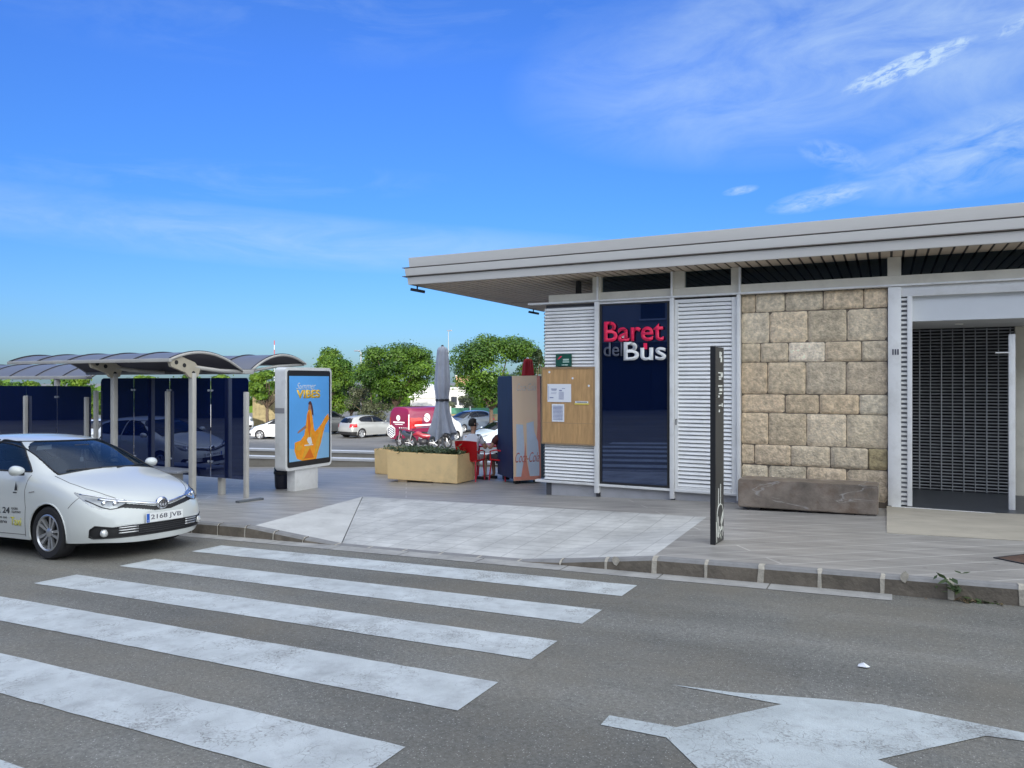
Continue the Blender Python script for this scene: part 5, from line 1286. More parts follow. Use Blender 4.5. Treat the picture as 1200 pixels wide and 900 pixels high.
def project_line(bvh, pts, axis, sg=1):
    out = []
    for i in range(len(pts)-1):
        a, b_ = pts[i], pts[i+1]; n = max(2, int(hypot(a[0]-b_[0], a[1]-b_[1])/.03))
        for k in range(n if i < len(pts)-2 else n+1):
            u_, v_ = a[0]+(b_[0]-a[0])*k/n, a[1]+(b_[1]-a[1])*k/n
            if axis == 'side': o_, d_ = Vector((u_, sg*3, v_)), Vector((0, -sg, 0))
            elif axis == 'front': o_, d_ = Vector((4, u_, v_)), Vector((-1, 0, 0))
            elif axis == 'rear': o_, d_ = Vector((-9, u_, v_)), Vector((1, 0, 0))
            else: o_, d_ = Vector((u_, v_, 4)), Vector((0, 0, -1))
            h = bvh.ray_cast(o_, d_)
            if h[0] is not None: out.append(h[0])
    return out
def build_car(name, label, root_m, body_mat, kind='hatch', level=3, sx=1.0, sz=1.0, group=None, wb=-2.6, r_=.315, detail=False, glass=None, rear_mat=None, interior=True):
    t = bpy.data.objects.new(name, None); col.objects.link(t); t.empty_display_size = .3
    t.location = root_m.to_translation(); t.rotation_euler = root_m.to_euler(); tag(t, label, 'van' if kind == 'van' else 'car', group)
    ST, FC, RC = (VAN, VF, VR) if kind == 'van' else (HATCH, HF, HR)
    me = car_surface(ST, FC, RC, level, sx, sz)
    bvh = BVHTree.FromPolygons([v.co[:] for v in me.vertices], [p.vertices[:] for p in me.polygons])
    glass = glass or CARGD
    if kind == 'van':
        sidew = [[(-.42, 1.22), (-.72, 1.72), (-.95, 1.80), (-1.30, 1.80), (-1.30, 1.24)]]
        wsz = (1.33, 1.88, .80, .72); rearw = None; tail = [(.74, .75, .90, 1.45)]
        heads = lambda p, y, x, z: .62 < p+.55 and .75 < z < .98 and y > .45
    else:
        sidew = [[(-.50, 1.02), (-.62, 1.10), (-.95, 1.30), (-1.15, 1.375), (-1.45, 1.405), (-1.52, 1.405), (-1.54, 1.04)], [(-1.61, 1.045), (-1.59, 1.405), (-2.2, 1.385), (-2.55, 1.32), (-2.70, 1.22), (-2.62, 1.10)]]
        wsz = (1.045, 1.385, .655, .575); rearw = (1.02, 1.30, .60, .48); tail = [(.55, .80, .74, .95)]
    groups = {k: [] for k in ('body', 'side', 'ws', 'rw', 'head', 'tail', 'intake', 'grille', 'second')}
    for p in me.polygons:
        c = p.center; n = p.normal; x, y, z = c.x/sx, abs(c.y), c.z/sz
        # wheel arches
        if y > .5 and (hypot(c.x, c.z-r_) < r_+.035 or hypot(c.x-wb, c.z-r_) < r_+.035): continue
        g = 'body'
        if abs(n.y) > .45 and y > .5 and any(in_poly(x, z, P_) for P_ in sidew): g = 'side'
        elif n.x > .2 and x < (.2 if kind != 'van' else .2) and wsz[0]-.05*(y/.6)**2 < z < wsz[1] and y < wsz[2]+(wsz[3]-wsz[2])*(z-wsz[0])/(wsz[1]-wsz[0]): g = 'ws'
        elif rearw and n.x < -.2 and x < -2.8 and rearw[0] < z < rearw[1] and y < rearw[2]+(rearw[3]-rearw[2])*(z-rearw[0])/(rearw[1]-rearw[0]): g = 'rw'
        elif x > .2:
            if kind == 'van':
                if .78 < z < .98 and y > .50 and x > .45: g = 'head'
                elif .30 < z < .50 and y < .6 and n.x > .5: g = 'intake'
            else:
                q = (y-.42)+(.80-x)
                if q > 0 and y > .40 and q < .80:
                    zu = lin([(0, .685), (.3, .72), (.55, .76), (.80, .80)], q); zl = lin([(0, .655), (.12, .615), (.35, .60), (.5, .635), (.80, .785)], q)
                    if zl < z < zu: g = 'head'
                if g == 'body' and n.x > .1 and y < .80 and x > .55:
                    zc = lin([(0, .600), (.12, .605), (.30, .640), (.50, .672), (.56, .68)], y)
                    if zc-.062 < z < zc-.012 and y < .52: g = 'grille'
                    zt_ = lin([(0, .392), (.45, .392), (.60, .385), (.70, .405), (.74, .415), (.775, .37)], y); zb_ = lin([(0, .265), (.5, .265), (.62, .27), (.74, .265), (.79, .30)], y)
                    if zb_ < z < zt_ and y < .765: g = 'intake'
        elif x < -3.0:
            for (ya, yb_, z0, z1) in tail:
                if ya < y and z0 < z < z1: g = 'tail'
            if kind != 'van' and z < .46: g = 'intake' if not detail else 'body'
        if kind == 'van' and x < -3.6 and .74 < y and .9 < z < 1.45: g = 'tail'
        if g == 'body' and rear_mat and x < -1.36: g = 'second'
        groups[g].append(p.index)
    def part(nm, key, m, off=0.0, par=t, both=False):
        if not groups[key]: return
        if both:
            outs = []
            for s in (1, -1):
                idx = [i for i in groups[key] if me.polygons[i].center.y*s > 0]
                if idx: outs.append(link(nm, subset(me, idx, off), m, par, smooth=True))
            return outs
        return link(nm, subset(me, groups[key], off), m, par, smooth=True)
    body = part('body', 'body', body_mat)
    if rear_mat: part('load_body', 'second', rear_mat)
    part('side_window', 'side', glass, -.004, both=True); part('windscreen', 'ws', glass, -.004); part('rear_window', 'rw', glass, -.004)
    part('headlight', 'head', HEADG, -.002, both=True); part('tail_light', 'tail', TAILG, .002, both=True)
    part('lower_intake', 'intake', BLACK, -.012); part('grille', 'grille', BLACK, -.012)
    # seals, arches, floor
    mb = MB(); rr_ = .010 if detail else .022
    for sg in (1, -1):
        for P_ in sidew:
            pl = project_line(bvh, [(a*sx, b_*sz) for a, b_ in P_+[P_[0]]], 'side', sg)
            if len(pl) > 4: mb.tube(pl, rr_, 6)
    if kind != 'van':
        pl = [(y_, (wsz[0]-.05*(abs(y_)/.6)**2)*sz) for y_ in [-.655+.131*i for i in range(11)]]
        pl += [(.575, wsz[1]*sz)]+[(.575-.115*i, wsz[1]*sz) for i in range(1, 11)]+[pl[0]]
    else:
        pl = [(-.8, wsz[0]), (.8, wsz[0]), (.72, wsz[1]), (-.72, wsz[1]), (-.8, wsz[0])]
    q = project_line(bvh, pl, 'front')
    if len(q) > 4: mb.tube(q, rr_, 6)
    mb.build('window_seal', SEAL, t, smooth=True)
    for X in (0, wb):
        for sg in (1, -1):
            arc = [(X+(r_+.036)*cos(a), r_+(r_+.036)*sin(a)) for a in [R(-18+216*i/24) for i in range(25)]]
            q = []
            for a in arc:
                h = bvh.ray_cast(Vector((a[0], sg*3, max(.215*sz, a[1]))), Vector((0, -sg, 0)))
                if h[0] is not None: q.append(h[0]+Vector((0, -sg*.004, 0)))
            mb = MB()
            if len(q) > 3: mb.tube(q, .011 if detail else .02, 6)
            mb.build('arch_lip', body_mat if not (rear_mat and X < -1) else rear_mat, t, smooth=True)
            mb = MB(); vs = []; n_ = 20
            for i in range(n_+1):
                a = R(-25+230*i/n_)
                for yy in (.50, .845): vs.append((X+(r_+.045)*cos(a), sg*yy, r_+(r_+.045)*sin(a)))
            mb.add(vs, [(2*i, 2*i+1, 2*i+3, 2*i+2) for i in range(n_)])
            b0 = len(mb.v); mb.add([(X, sg*.5, r_)]+[(X+(r_+.045)*cos(R(-25+230*i/n_)), sg*.5, r_+(r_+.045)*sin(R(-25+230*i/n_))) for i in range(n_+1)], [(0, i, i+1) for i in range(1, n_+1)])
            mb.build('wheel_arch_liner', DRK, t)
            wheel(t, X, sg*.765, r_, detail, .205)
    L0, L1 = (-3.35*sx, .70*sx) if kind != 'van' else (-3.9, .66)
    mb = MB(); mb.box(L0+.2, .30, -.70, .70, .20, .30); mb.box(.301, L1, -.48, .48, .21, .30); mb.build('underbody', DRK, t)
    if interior:
        mb = MB(); mb.box(L0*.95, -.35*sx, -.70, .70, .31, .75*sz); mb.box(-.45*sx, .0, -.66, .66, .70*sz, .93*sz)
        for x in (-1.55, -2.45):
            for y in (-.36, .36): mb.bbox((x-.1)*sx, (x+.05)*sx, y-.24, y+.24, .7*sz, 1.12*sz, .04); mb.bbox((x-.12)*sx, (x-.03)*sx, y-.12, y+.12, 1.13*sz, 1.28*sz, .03)
        mb.build('seats', INTER, t)
    if kind == 'van':
        pass
    for sg in (1, -1):
        xm, zm = (-.58*sx, 1.045*sz) if kind != 'van' else (-.45, 1.25)
        mb = MB(); bm = bmesh.new(); bmesh.ops.create_uvsphere(bm, u_segments=18, v_segments=12, radius=1)
        for v in bm.verts:
            c = v.co; k = 1 if c.x > 0 else .35
            v.co = Vector((xm+.03+c.x*.10*k, sg*(.925)+c.y*.088, zm+c.z*.062*(1.0+.2*c.y*sg)))
        mb.bm(bm); mo = mb.build('wing_mirror', body_mat, t, smooth=True)
        mb = MB(); mb.tube([(xm+.04, sg*.84, zm-.045), (xm+.04, sg*.93, zm-.035)], .022, 8); mb.build('mirror_arm', BLACK, mo)
        mb = MB(); mb.lathe([(0, 0), (.06, 0)], (xm-.006, sg*.927, zm), 'x', 16); mb.build('mirror_glass', CHROME, mo)
    return t, me, bvh
def heading_matrix(p, hx, hy, nz=None):
    z = Vector(nz) if nz else Vector((0, 0, 1)); z.normalize(); x = Vector((hx, hy, 0)); x = (x-z*x.dot(z)).normalized(); y = z.cross(x)
    M = Matrix((x, y, z)).transposed().to_4x4(); M.translation = p; return M

# the taxi
TAXI = mat('taxi_white', (.60, .625, .615), .32, coat=1.0, var=.02, vscale=1.5)
Yc = 5.35+.865; Xc = -8.91
M = heading_matrix(Vector((Xc, Yc, road_z(Xc, Yc)+.002)), 1, 0, (-.032, .037, 1))
t, me, bvh = build_car('taxi', 'white taxi hatchback waiting at the zebra crossing with its front to the right', M, TAXI, 'hatch', 5, detail=True, glass=CARG)
T = t
# panel gaps
mb = MB()
for pl, ax, sg in (([(-.43, .25), (-.42, .60), (-.47, .80), (-.46, .985)], 'side', -1), ([(-.43, .25), (-.42, .60), (-.47, .80), (-.46, .985)], 'side', 1), ([(-1.56, .25), (-1.56, 1.03)], 'side', -1), ([(-1.56, .25), (-1.56, 1.03)], 'side', 1),
                   ([(-.43, .27), (-1.5, .26), (-2.15, .30)], 'side', -1), ([(-.43, .27), (-1.5, .26), (-2.15, .30)], 'side', 1),
                   ([(.36, .62), (.45, .74)], 'side', -1), ([(.36, .62), (.45, .74)], 'side', 1),
                   ([(-.14, .70), (.15, .70), (.40, .655), (.62, .56), (.74, .48)], 'top', 1), ([(-.14, -.70), (.15, -.70), (.40, -.655), (.62, -.56), (.74, -.48)], 'top', 1)):
    q = project_line(bvh, pl, ax, sg)
    if len(q) > 2: mb = MB(); mb.tube(q, .0042, 5); mb.build('panel_gap', mat('gap_grey', (.10, .10, .10), .8), T, smooth=True)
# chrome bar of the nose, round emblem, slats, fog lamps, plate
zc_ = lambda y: lin([(0, .612), (.12, .617), (.30, .652), (.50, .682), (.60, .692), (.80, .71)], abs(y))
for sg in (1, -1):
    q = project_line(bvh, [(sg*.06, zc_(.06)), (sg*.2, zc_(.2)), (sg*.35, zc_(.35)), (sg*.52, zc_(.52)), (sg*.66, .715)], 'front')
    mb = MB(); mb.tube([p+Vector((.004, 0, 0)) for p in q], [.019 if abs(p.y) < .3 else .014 for p in q], 8); mb.build('chrome_bar', CHROME, T, smooth=True)
    q = project_line(bvh, [(sg*(.42+.03*i), lin([(0, .655), (.12, .612), (.35, .597), (.5, .63), (.8, .78)], .03*i*2.0)) for i in range(12)], 'front')
    mb = MB(); mb.tube(q, .006, 6); mb.build('lamp_edge', BLACK, T, smooth=True)
    q = project_line(bvh, [(sg*(.42+.03*i), lin([(0, .69), (.3, .722), (.55, .762), (.80, .802)], .03*i*2.0)) for i in range(12)], 'front')
    mb = MB(); mb.tube(q, .008, 6); mb.build('lamp_edge', CHROME, T, smooth=True)
    for k, (yy, zz, rr2) in enumerate(((.52, .655, .040), (.62, .665, .034))):
        h = bvh.ray_cast(Vector((4, sg*yy, zz)), Vector((-1, 0, 0)))
        if h[0]: mb = MB(); mb.lathe([(0, .008), (rr2*.6, .006), (rr2, 0), (rr2, -.02)], tuple(h[0]+Vector((-.004, 0, 0))), 'x', 16); mb.build('lamp_lens', CHROME, T, smooth=True)
    h = bvh.ray_cast(Vector((4, sg*.655, .325)), Vector((-1, 0, 0)))
    mb = MB(); mb.lathe([(0, .012), (.022, .010), (.04, .004), (.046, -.01), (.046, -.03)], tuple(h[0]+Vector((.0, 0, 0))), 'x', 18); mb.build('fog_lamp', mat('fog_lamp', (.75, .76, .76), .2, .4, coat=1), T, smooth=True)
    for zz in (.318, .348, .378):
        q = project_line(bvh, [(sg*.33, zz), (sg*.42, zz), (sg*.54, zz-.002)], 'front')
        mb = MB(); mb.tube([p+Vector((.0, 0, 0)) for p in q], .009, 6); mb.build('intake_fin', ALU, T, smooth=True)
mb = MB()
for zz in (.295, .32, .345, .37):
    q = project_line(bvh, [(-.33, zz), (0, zz), (.33, zz)], 'front'); mb.tube([p-Vector((.004, 0, 0)) for p in q], .0055, 6)
mb.build('intake_slat', DARK, T, smooth=True)
h = bvh.ray_cast(Vector((4, 0, .612)), Vector((-1, 0, 0)))[0]
mb = MB(); mb.lathe([(0, .014), (.045, .013), (.072, .008), (.082, -.004), (.082, -.03)], tuple(h+Vector((.012, 0, 0))), 'x', 28); em = mb.build('nose_emblem', CHROME, T, smooth=True, angle=40)
mb = MB()
ex = h.x+.029
for (a_, b2, oy, oz) in ((.060, .042, 0, .0), (.020, .040, 0, .0), (.044, .017, 0, .022)):
    mb.tube([(ex-.002, oy+a_*cos(2*PI*i/24), h.z+oz+b2*sin(2*PI*i/24)) for i in range(24)], .0045, 6, closed=True)
mb.build('emblem_rings', DARK, em, smooth=True)
# registration plate
hp = bvh.ray_cast(Vector((4, 0, .455)), Vector((-1, 0, 0)))[0]; pxx = hp.x+.012
mb = MB(); mb.bbox(pxx, pxx+.010, -.26, .26, .405, .515, .003); pl_ = mb.build('number_plate', mat('plate_white', (.80, .81, .80), .4), T)
mb = MB(); mb.box(pxx+.0105, pxx+.0118, -.257, -.217, .408, .512); mb.build('plate_blue_band', mat('plate_blue', (.01, .10, .50), .4), pl_)
# front faces +x: text reads along +y
def taxi_text(name, s, hgt, o, u_, v_, m, w, par=T, fat=0.0, ex=.0012, shear=0): return place_text(name, s, hgt, o, u_, v_, m, par, ex, fat, shear, w, world=False)
taxi_text('plate_letters', '2168 JVB', .072, (pxx+.0105, -.198, .424), (0, 1, 0), (0, 0, 1), INK, .43, pl_, .008)
taxi_text('plate_country', 'E', .018, (pxx+.012, -.244, .42), (0, 1, 0), (0, 0, 1), LWHITE, .012, pl_)
# door lettering on the side facing the street (text reads towards the nose)
def side_y(x, z): return bvh.ray_cast(Vector((x, -3, z)), Vector((0, 1, 0)))[0].y
def side_text(name, s, hgt, x, z, m, w, fat=0.0):
    y = min(side_y(x, z), side_y(x+w, z), side_y(x, z+hgt))-.0035
    return taxi_text(name, s, hgt, (x, y, z), (1, 0, 0), (0, 0, 1), m, w, T, fat)
TG = mat('taxi_letters', (.04, .04, .045), .5); TY = mat('taxi_yellow_letters', (.66, .62, .08), .5)
side_text('door_number', 'R 24', .075, -1.02, .515, TG, .28, .02)
side_text('door_words', 'RADIO', .028, -.70, .565, TG, .13)
side_text('door_words', 'TELEFONO', .026, -.70, .525, TG, .19)
side_text('door_words', 'www taxi', .03, -1.02, .45, TG, .22); side_text('door_words', 'reserva', .03, -1.02, .39, TG, .22)
side_text('door_taxi', 'Taxi', .10, -.72, .375, TY, .22, .01)
mb = MB(); yy = min(side_y(-.66, .78), side_y(-.62, .85))-.003
mb.prism([(-.67, .80), (-.655, .86), (-.64, .91), (-.625, .85), (-.61, .80)], (0, yy, 0), (1, 0, 0), (0, 0, 1), (0, -.001, 0)); mb.prism([(-.70, .765), (-.62, .765), (-.62, .78), (-.70, .78)], (0, yy, 0), (1, 0, 0), (0, 0, 1), (0, -.001, 0)); mb.prism([(-.675, .70), (-.65, .70), (-.645, .735), (-.67, .735)], (0, yy, 0), (1, 0, 0), (0, 0, 1), (0, -.001, 0))
mb.build('door_emblem', TG, T)
mb = MB(); yy = min(side_y(-.36, .78), side_y(-.26, .79))-.003; mb.prism([(-.38, .775), (-.27, .79), (-.27, .802), (-.38, .79)], (0, yy, 0), (1, 0, 0), (0, 0, 1), (0, -.002, 0)); mb.build('side_badge', CHROME, T)
for sg in (1, -1):
    for x in (-1.40, -2.30):
        h = bvh.ray_cast(Vector((x, sg*3, .90)), Vector((0, -sg, 0)))[0]; mb = MB(); mb.tube([h+Vector((-.09, 0, 0)), h+Vector((-.06, sg*.03, 0)), h+Vector((.06, sg*.03, 0)), h+Vector((.09, 0, 0))], .012, 8); mb.build('door_handle', TAXI, T, smooth=True)
# interior details seen through the windscreen
mb = MB(); mb.tube([(-.62+.06*sin(2*PI*i/20), .36+.18*cos(2*PI*i/20), .97+.17*sin(2*PI*i/20)) for i in range(20)], .014, 8, closed=True); mb.build('steering_wheel', BLACK, T, smooth=True)
mb = MB(); mb.bbox(-.72, -.69, -.10, .10, 1.27, 1.33, .01); mb.build('inner_mirror', BLACK, T)
mb = MB(); mb.tube([(-.70, 0, 1.27), (-.70, 0, 1.16)], .003, 5); mb.bbox(-.71, -.69, -.025, .02, 1.10, 1.16, .008); mb.build('hanging_charm', PAPER, T)
mb = MB(); mb.prism([(.50, 1.27), (.30, 1.28), (.30, 1.335), (.48, 1.325)], (-.875, 0, 0), (0, -1, 0), (0, 0, 1), (-.002, 0, 0)); mb.build('windscreen_sticker', PAPER, T)
for y0_, y1_ in ((-.55, -.02), (.02, .52)):
    q0 = bvh.ray_cast(Vector((4, y0_, 1.03)), Vector((-1, 0, 0)))[0]; q1 = bvh.ray_cast(Vector((4, y1_, 1.04)), Vector((-1, 0, 0)))[0]
    mb = MB(); mb.tube([q0+Vector((.012, 0, .005)), q1+Vector((.012, 0, .01))], .007, 6); mb.build('wiper', BLACK, T)
h = bvh.ray_cast(Vector((-2.55, 0, 4)), Vector((0, 0, -1)))[0]; mb = MB(); mb.tube([h, h+Vector((-.16, 0, .14))], .004, 6); mb.build('aerial', BLACK, T)
for sg in (1, -1):
    pl = [(0, .392), (sg*.45, .392), (sg*.60, .385), (sg*.70, .405), (sg*.735, .412), (sg*.765, .37), (sg*.762, .30), (sg*.73, .267), (sg*.5, .265), (0, .265)]
    mb = MB(); mb.tube(project_line(bvh, pl, 'front'), .0075, 6); mb.build('intake_edge', BLACK, T, smooth=True)

tx2 = copy_tree(T); tx2.location = Vector((-15.75-.9, Yc, road_z(-15.75-.9, Yc)+.002)); tag(tx2, 'second white taxi queued behind the first, mirrored in the navy shelter glass', 'car', 'taxis at the kerb'); T['group'] = 'taxis at the kerb'
# cars in the car park
def far_car(px, py, d, hx, hy, lab, m, kind='hatch', sx=1, sz=1, grp='cars parked in the car park', r_=.315, wb=-2.6, rear=None, z=-2.2, bodyc=-1.3, **k):
    c = at_d(px, 446, d); c.z = z
    h = Vector((hx, hy, 0)).normalized(); p = c-h*bodyc*sx*(1 if kind != 'van' else 1.2)
    return build_car('parked_car' if kind != 'van' else 'delivery_van', lab, heading_matrix(p, h.x, h.y), m, kind, 3, sx, sz, grp, wb*sx if kind != 'van' else -2.95, r_, rear_mat=rear, **k)
SILV = mat('silver_car', (.40, .41, .41), .35, .3, coat=1); CWH = mat('white_car', (.74, .75, .76), .35, coat=1); CDK = mat('dark_car', (.05, .055, .06), .35, coat=1); CBL = mat('blue_grey_car', (.10, .13, .18), .3, coat=1); CLB = mat('pale_blue_car', (.50, .58, .66), .3, coat=1)
VRED = mat('van_magenta', (.21, .006, .045), .35, coat=1, var=.12, vscale=1)
vx, vy = .22, .975
far_car(431.5, 0, 50.5, vx, vy, 'silver hatchback seen from behind parked beside the crimson van', SILV, sx=.95, sz=1.04, r_=.34)
far_car(333, 0, 49, -.92, -.40, 'white hatchback facing the street between the shelter and the advertising panel', CWH, sx=1.0, sz=1.0)
far_car(381, 0, 53, vx, vy, 'dark estate car mostly hidden behind the advertising panel', CDK, sx=1.05, sz=1.22, r_=.36)
far_car(549, 0, 56, -.25, -1, 'dark blue grey hatchback behind the nose of the crimson van', CBL, sx=1.05, sz=1.08)
far_car(588, 0, 44, -.35, -1, 'pale blue hatchback behind the seated man', CLB, sx=1.0, sz=1.0)
far_car(113, 0, 44, .6, -1, 'white hatchback glimpsed in the gap between the two shelters', CWH, sx=1.0, sz=1.05)
far_car(268, 0, 57, .95, -.25, 'tall white van glimpsed between the shelter glass and the white hatchback', CWH, 'van', grp='vans in the car park')
vt, vme, vbvh = far_car(502, 0, 46, vx, vy, 'crimson and white delivery van with round white emblems on its load body', CWH, 'van', grp='vans in the car park', rear=VRED, r_=.34, sz=1.13)
# the van's side and rear graphics (right side = -y in its own frame)
def van_side(poly, nm, m, off=.004):
    ys_ = [vbvh.ray_cast(Vector((a, -3, b_)), Vector((0, 1, 0)))[0] for a, b_ in poly]; ys_ = [h.y for h in ys_ if h]
    mb = MB(); mb.prism(poly, (0, min(ys_)-off, 0), (1, 0, 0), (0, 0, 1), (0, -.003, 0)); mb.build(nm, m, vt)
def van_rear(poly, nm, m, off=.006):
    hs = [vbvh.ray_cast(Vector((-9, a, b_)), Vector((1, 0, 0)))[0] for a, b_ in poly]; hs = [h.x for h in hs if h]
    mb = MB(); mb.prism([(-a, b_) for a, b_ in poly], (min(hs)-off, 0, 0), (0, -1, 0), (0, 0, 1), (-.003, 0, 0)); mb.build(nm, m, vt)
disc = lambda cx, cz, r2: [(cx+r2*cos(2*PI*i/16), cz+r2*sin(2*PI*i/16)) for i in range(16)]
van_side(disc(-2.6, 1.62, .26), 'side_emblem', LWHITE); van_side([(-2.85, 1.70), (-2.45, 1.45), (-2.43, 1.5), (-2.83, 1.75)], 'emblem_stroke', VRED, .009)
van_side([(-3.6, 1.14), (-1.6, 1.14), (-1.6, 1.24), (-3.6, 1.24)], 'side_stripe', LWHITE); van_side([(-3.5, 1.02), (-2.1, 1.02), (-2.1, 1.08), (-3.5, 1.08)], 'side_caption', LGREY)
van_rear(disc(.05, 1.62, .17), 'rear_emblem', LWHITE); van_rear([(-.12, 1.68), (.18, 1.55), (.19, 1.59), (-.11, 1.72)], 'emblem_stroke', VRED, .011)
van_rear([(-.5, 1.32), (.5, 1.32), (.5, 1.40), (-.5, 1.40)], 'rear_caption', LWHITE); van_rear([(-.35, 1.22), (.35, 1.22), (.35, 1.26), (-.35, 1.26)], 'rear_caption', LWHITE)
van_rear([(-.90, .95), (-.80, .95), (-.80, 1.85), (-.90, 1.85)], 'rear_corner_strip', LWHITE)
for k in range(5): van_rear([(-.1-.16*k, .98), (-.04-.16*k, .98), (-.04-.16*k, 1.08), (-.1-.16*k, 1.08)], 'rear_lettering', LWHITE)
mb = MB(); hxg = lambda r2: [(r2*cos(R(60*i+30)), r2*sin(R(60*i+30))) for i in range(6)]
xr = -4.03
def hexp(r2, off, m, nm): mb = MB(); mb.prism([(.62+a, .80+b_) for a, b_ in hxg(r2)], (xr-off, 0, 0), (0, 1, 0), (0, 0, 1), (-.003, 0, 0)); mb.build(nm, m, vt)
hexp(.40, .01, LWHITE, 'striped_hexagon'); hexp(.34, .015, LGREY, 'hexagon_field')
mb = MB()
for k in range(5):
    o_ = -.26+.13*k; mb.prism([(.62-.22, .80+o_-.10), (.62+.22, .80+o_+.10), (.62+.22, .80+o_+.16), (.62-.22, .80+o_-.04)], (xr-.02, 0, 0), (0, 1, 0), (0, 0, 1), (-.003, 0, 0))
mb.build('hexagon_stripes', LWHITE, vt)

def motorbike(px, d, rz, lab, m):
    c = at_d(px, 446, d); c.z = g_z(c.x, c.y)-.05; t = thing('motorcycle', lab, 'motorcycle', tuple(c), rz, 'motorcycles parked in front of the van')
    for x in (-.62, .62):
        mb = MB(); mb.tube([(x+.27*cos(2*PI*i/24), 0, .31+.27*sin(2*PI*i/24)) for i in range(24)], .05, 8, closed=True); w = mb.build('wheel', TYRE, t, smooth=True)
        mb = MB()
        for k in range(5): a = 2*PI*k/5; mb.tube([(x, 0, .31), (x+.24*cos(a), 0, .31+.24*sin(a))], .018, 6)
        mb.tube([(x, -.05, .31), (x, .05, .31)], .06, 10); mb.build('rim', ALU, w)
    mb = MB(); mb.tube([(.45, 0, .72), (.2, 0, .78), (-.1, 0, .66), (-.5, 0, .66), (-.78, 0, .74)], [.05, .14, .15, .11, .04], 10); mb.build('body', m, t, smooth=True)
    mb = MB(); mb.tube([(.1, 0, .35), (-.25, 0, .38)], .16, 10); mb.tube([(-.2, -.12, .3), (-.75, -.14, .34)], .05, 8); mb.build('engine', DARK, t, smooth=True)
    mb = MB(); mb.tube([(.0, 0, .82), (-.35, 0, .78), (-.7, 0, .86)], [.06, .09, .05], 10); mb.build('seat', BLACK, t, smooth=True)
    mb = MB(); mb.tube([(.62, .07, .31), (.48, .07, .85)], .022, 6); mb.tube([(.62, -.07, .31), (.48, -.07, .85)], .022, 6); mb.build('fork', ALU, t)
    mb = MB(); mb.tube([(.34, .36, 1.0), (.44, .2, .98), (.44, -.2, .98), (.34, -.36, 1.0)], .018, 6); mb.tube([(.5, 0, .9), (.56, 0, .78)], .08, 8); mb.build('handlebar', BLACK, t)
RBK = mat('bike_red', (.30, .015, .03), .35, coat=1)
motorbike(476, 39, R(160), 'dark motorcycle leaning in front of the rear of the crimson van', CDK)
motorbike(494, 37.5, R(205), 'red motorcycle in the middle of the row before the crimson van', RBK)
motorbike(514, 38.5, R(170), 'black motorcycle nearest the grey parasol before the crimson van', BLACK)

# ------------------------------------------------------------------ trees, hedges, far buildings
LG = leaf_mat('leaf_green', (.020, .065, .006), (.115, .22, .014)); LB = leaf_mat('leaf_bright', (.04, .11, .008), (.17, .27, .02)); LD = leaf_mat('leaf_dark', (.010, .026, .009), (.04, .07, .02)); LO = leaf_mat('leaf_olive', (.07, .085, .045), (.18, .20, .12))
def tree(px, d, ztop, halfw, zcb, lab, m, n, leaf, seed, name='tree', trunk_r=.16, lobes=22, z0=None, px_base=None, grp=None, squash=1.0, cat='tree', flat=.85):
    rr = random.Random(seed)
    c = at_d(px, 446, d); zb = g_z(c.x, c.y)-.06 if z0 is None else z0
    t = thing(name, lab, cat, (c.x, c.y, zb), 0, grp)
    cz = (ztop+zcb)/2; hz_ = (ztop-zcb)/2
    L = []
    for i in range(lobes):
        for _ in range(20):
            p = Vector((rr.uniform(-1, 1), rr.uniform(-1, 1), rr.uniform(-1, 1)))
            if p.length <= 1: break
        p = p.normalized()*(p.length**.4)*.80
        if p.z < -.3: p.x *= .85; p.y *= .85
        rl = rr.uniform(.19, .36)
        L.append((Vector((c.x+p.x*halfw, c.y+p.y*halfw*squash, cz+p.z*hz_)), rl*halfw*1.0, rl*hz_*flat))
    mb = MB()
    if trunk_r:
        base = Vector((c.x+(0 if px_base is None else at_d(px_base, 446, d).x-c.x), c.y+(0 if px_base is None else at_d(px_base, 446, d).y-c.y), zb))
        fork = base+Vector((rr.uniform(-.1, .1), 0, max(.5, (zcb-zb)*.75+.3)))
        mb.tube([base, base.lerp(fork, .5)+Vector((rr.uniform(-.05, .05), 0, 0)), fork], [trunk_r*1.25, trunk_r, trunk_r*.85], 10)
        for (lc, _, _) in L[:9]:
            mid = fork.lerp(lc, .5)+Vector((rr.uniform(-.2, .2), rr.uniform(-.2, .2), rr.uniform(-.1, .25)))
            mb.tube([fork, mid, lc], [trunk_r*.55, trunk_r*.34, trunk_r*.10], 7)
        mb.build('trunk', BARK, t, True, smooth=True)
    mb = MB(); tints = []
    for i in range(n):
        lc, rx, rz_ = L[rr.randrange(len(L))]
        v = Vector((rr.gauss(0, 1), rr.gauss(0, 1), rr.gauss(0, 1))).normalized(); q = rr.uniform(.55, 1.06)**.6
        if v.z < -.2 and rr.random() < .45: v.z = -v.z
        p = lc+Vector((v.x*rx*q, v.y*rx*q, v.z*rz_*q))
        if rr.random() < .04: p += v*leaf*rr.uniform(1, 2.5)
        s = leaf*rr.uniform(.55, 1.25)
        nrm = (v+Vector((rr.uniform(-.8, .8), rr.uniform(-.8, .8), rr.uniform(-.2, 1.1)))).normalized(); a_ = nrm.orthogonal().normalized(); a_ = Matrix.Rotation(rr.uniform(0, 6.3), 3, nrm) @ a_; b_ = nrm.cross(a_)
        mb.add([p-a_*s*.6, p+b_*s*.42, p+a_*s*.65, p-b_*s*.42], [(0, 1, 2, 3)])
        tints.append(max(0, min(1, .42+.9*noise.noise(lc*1.7)+rr.uniform(-.3, .3))))
    me = mb.mesh(fix=False); tint_attr(me, lambda p_: (tints[p_.index],)*3+(1,)); link('crown', me, m, t, True)
    return t
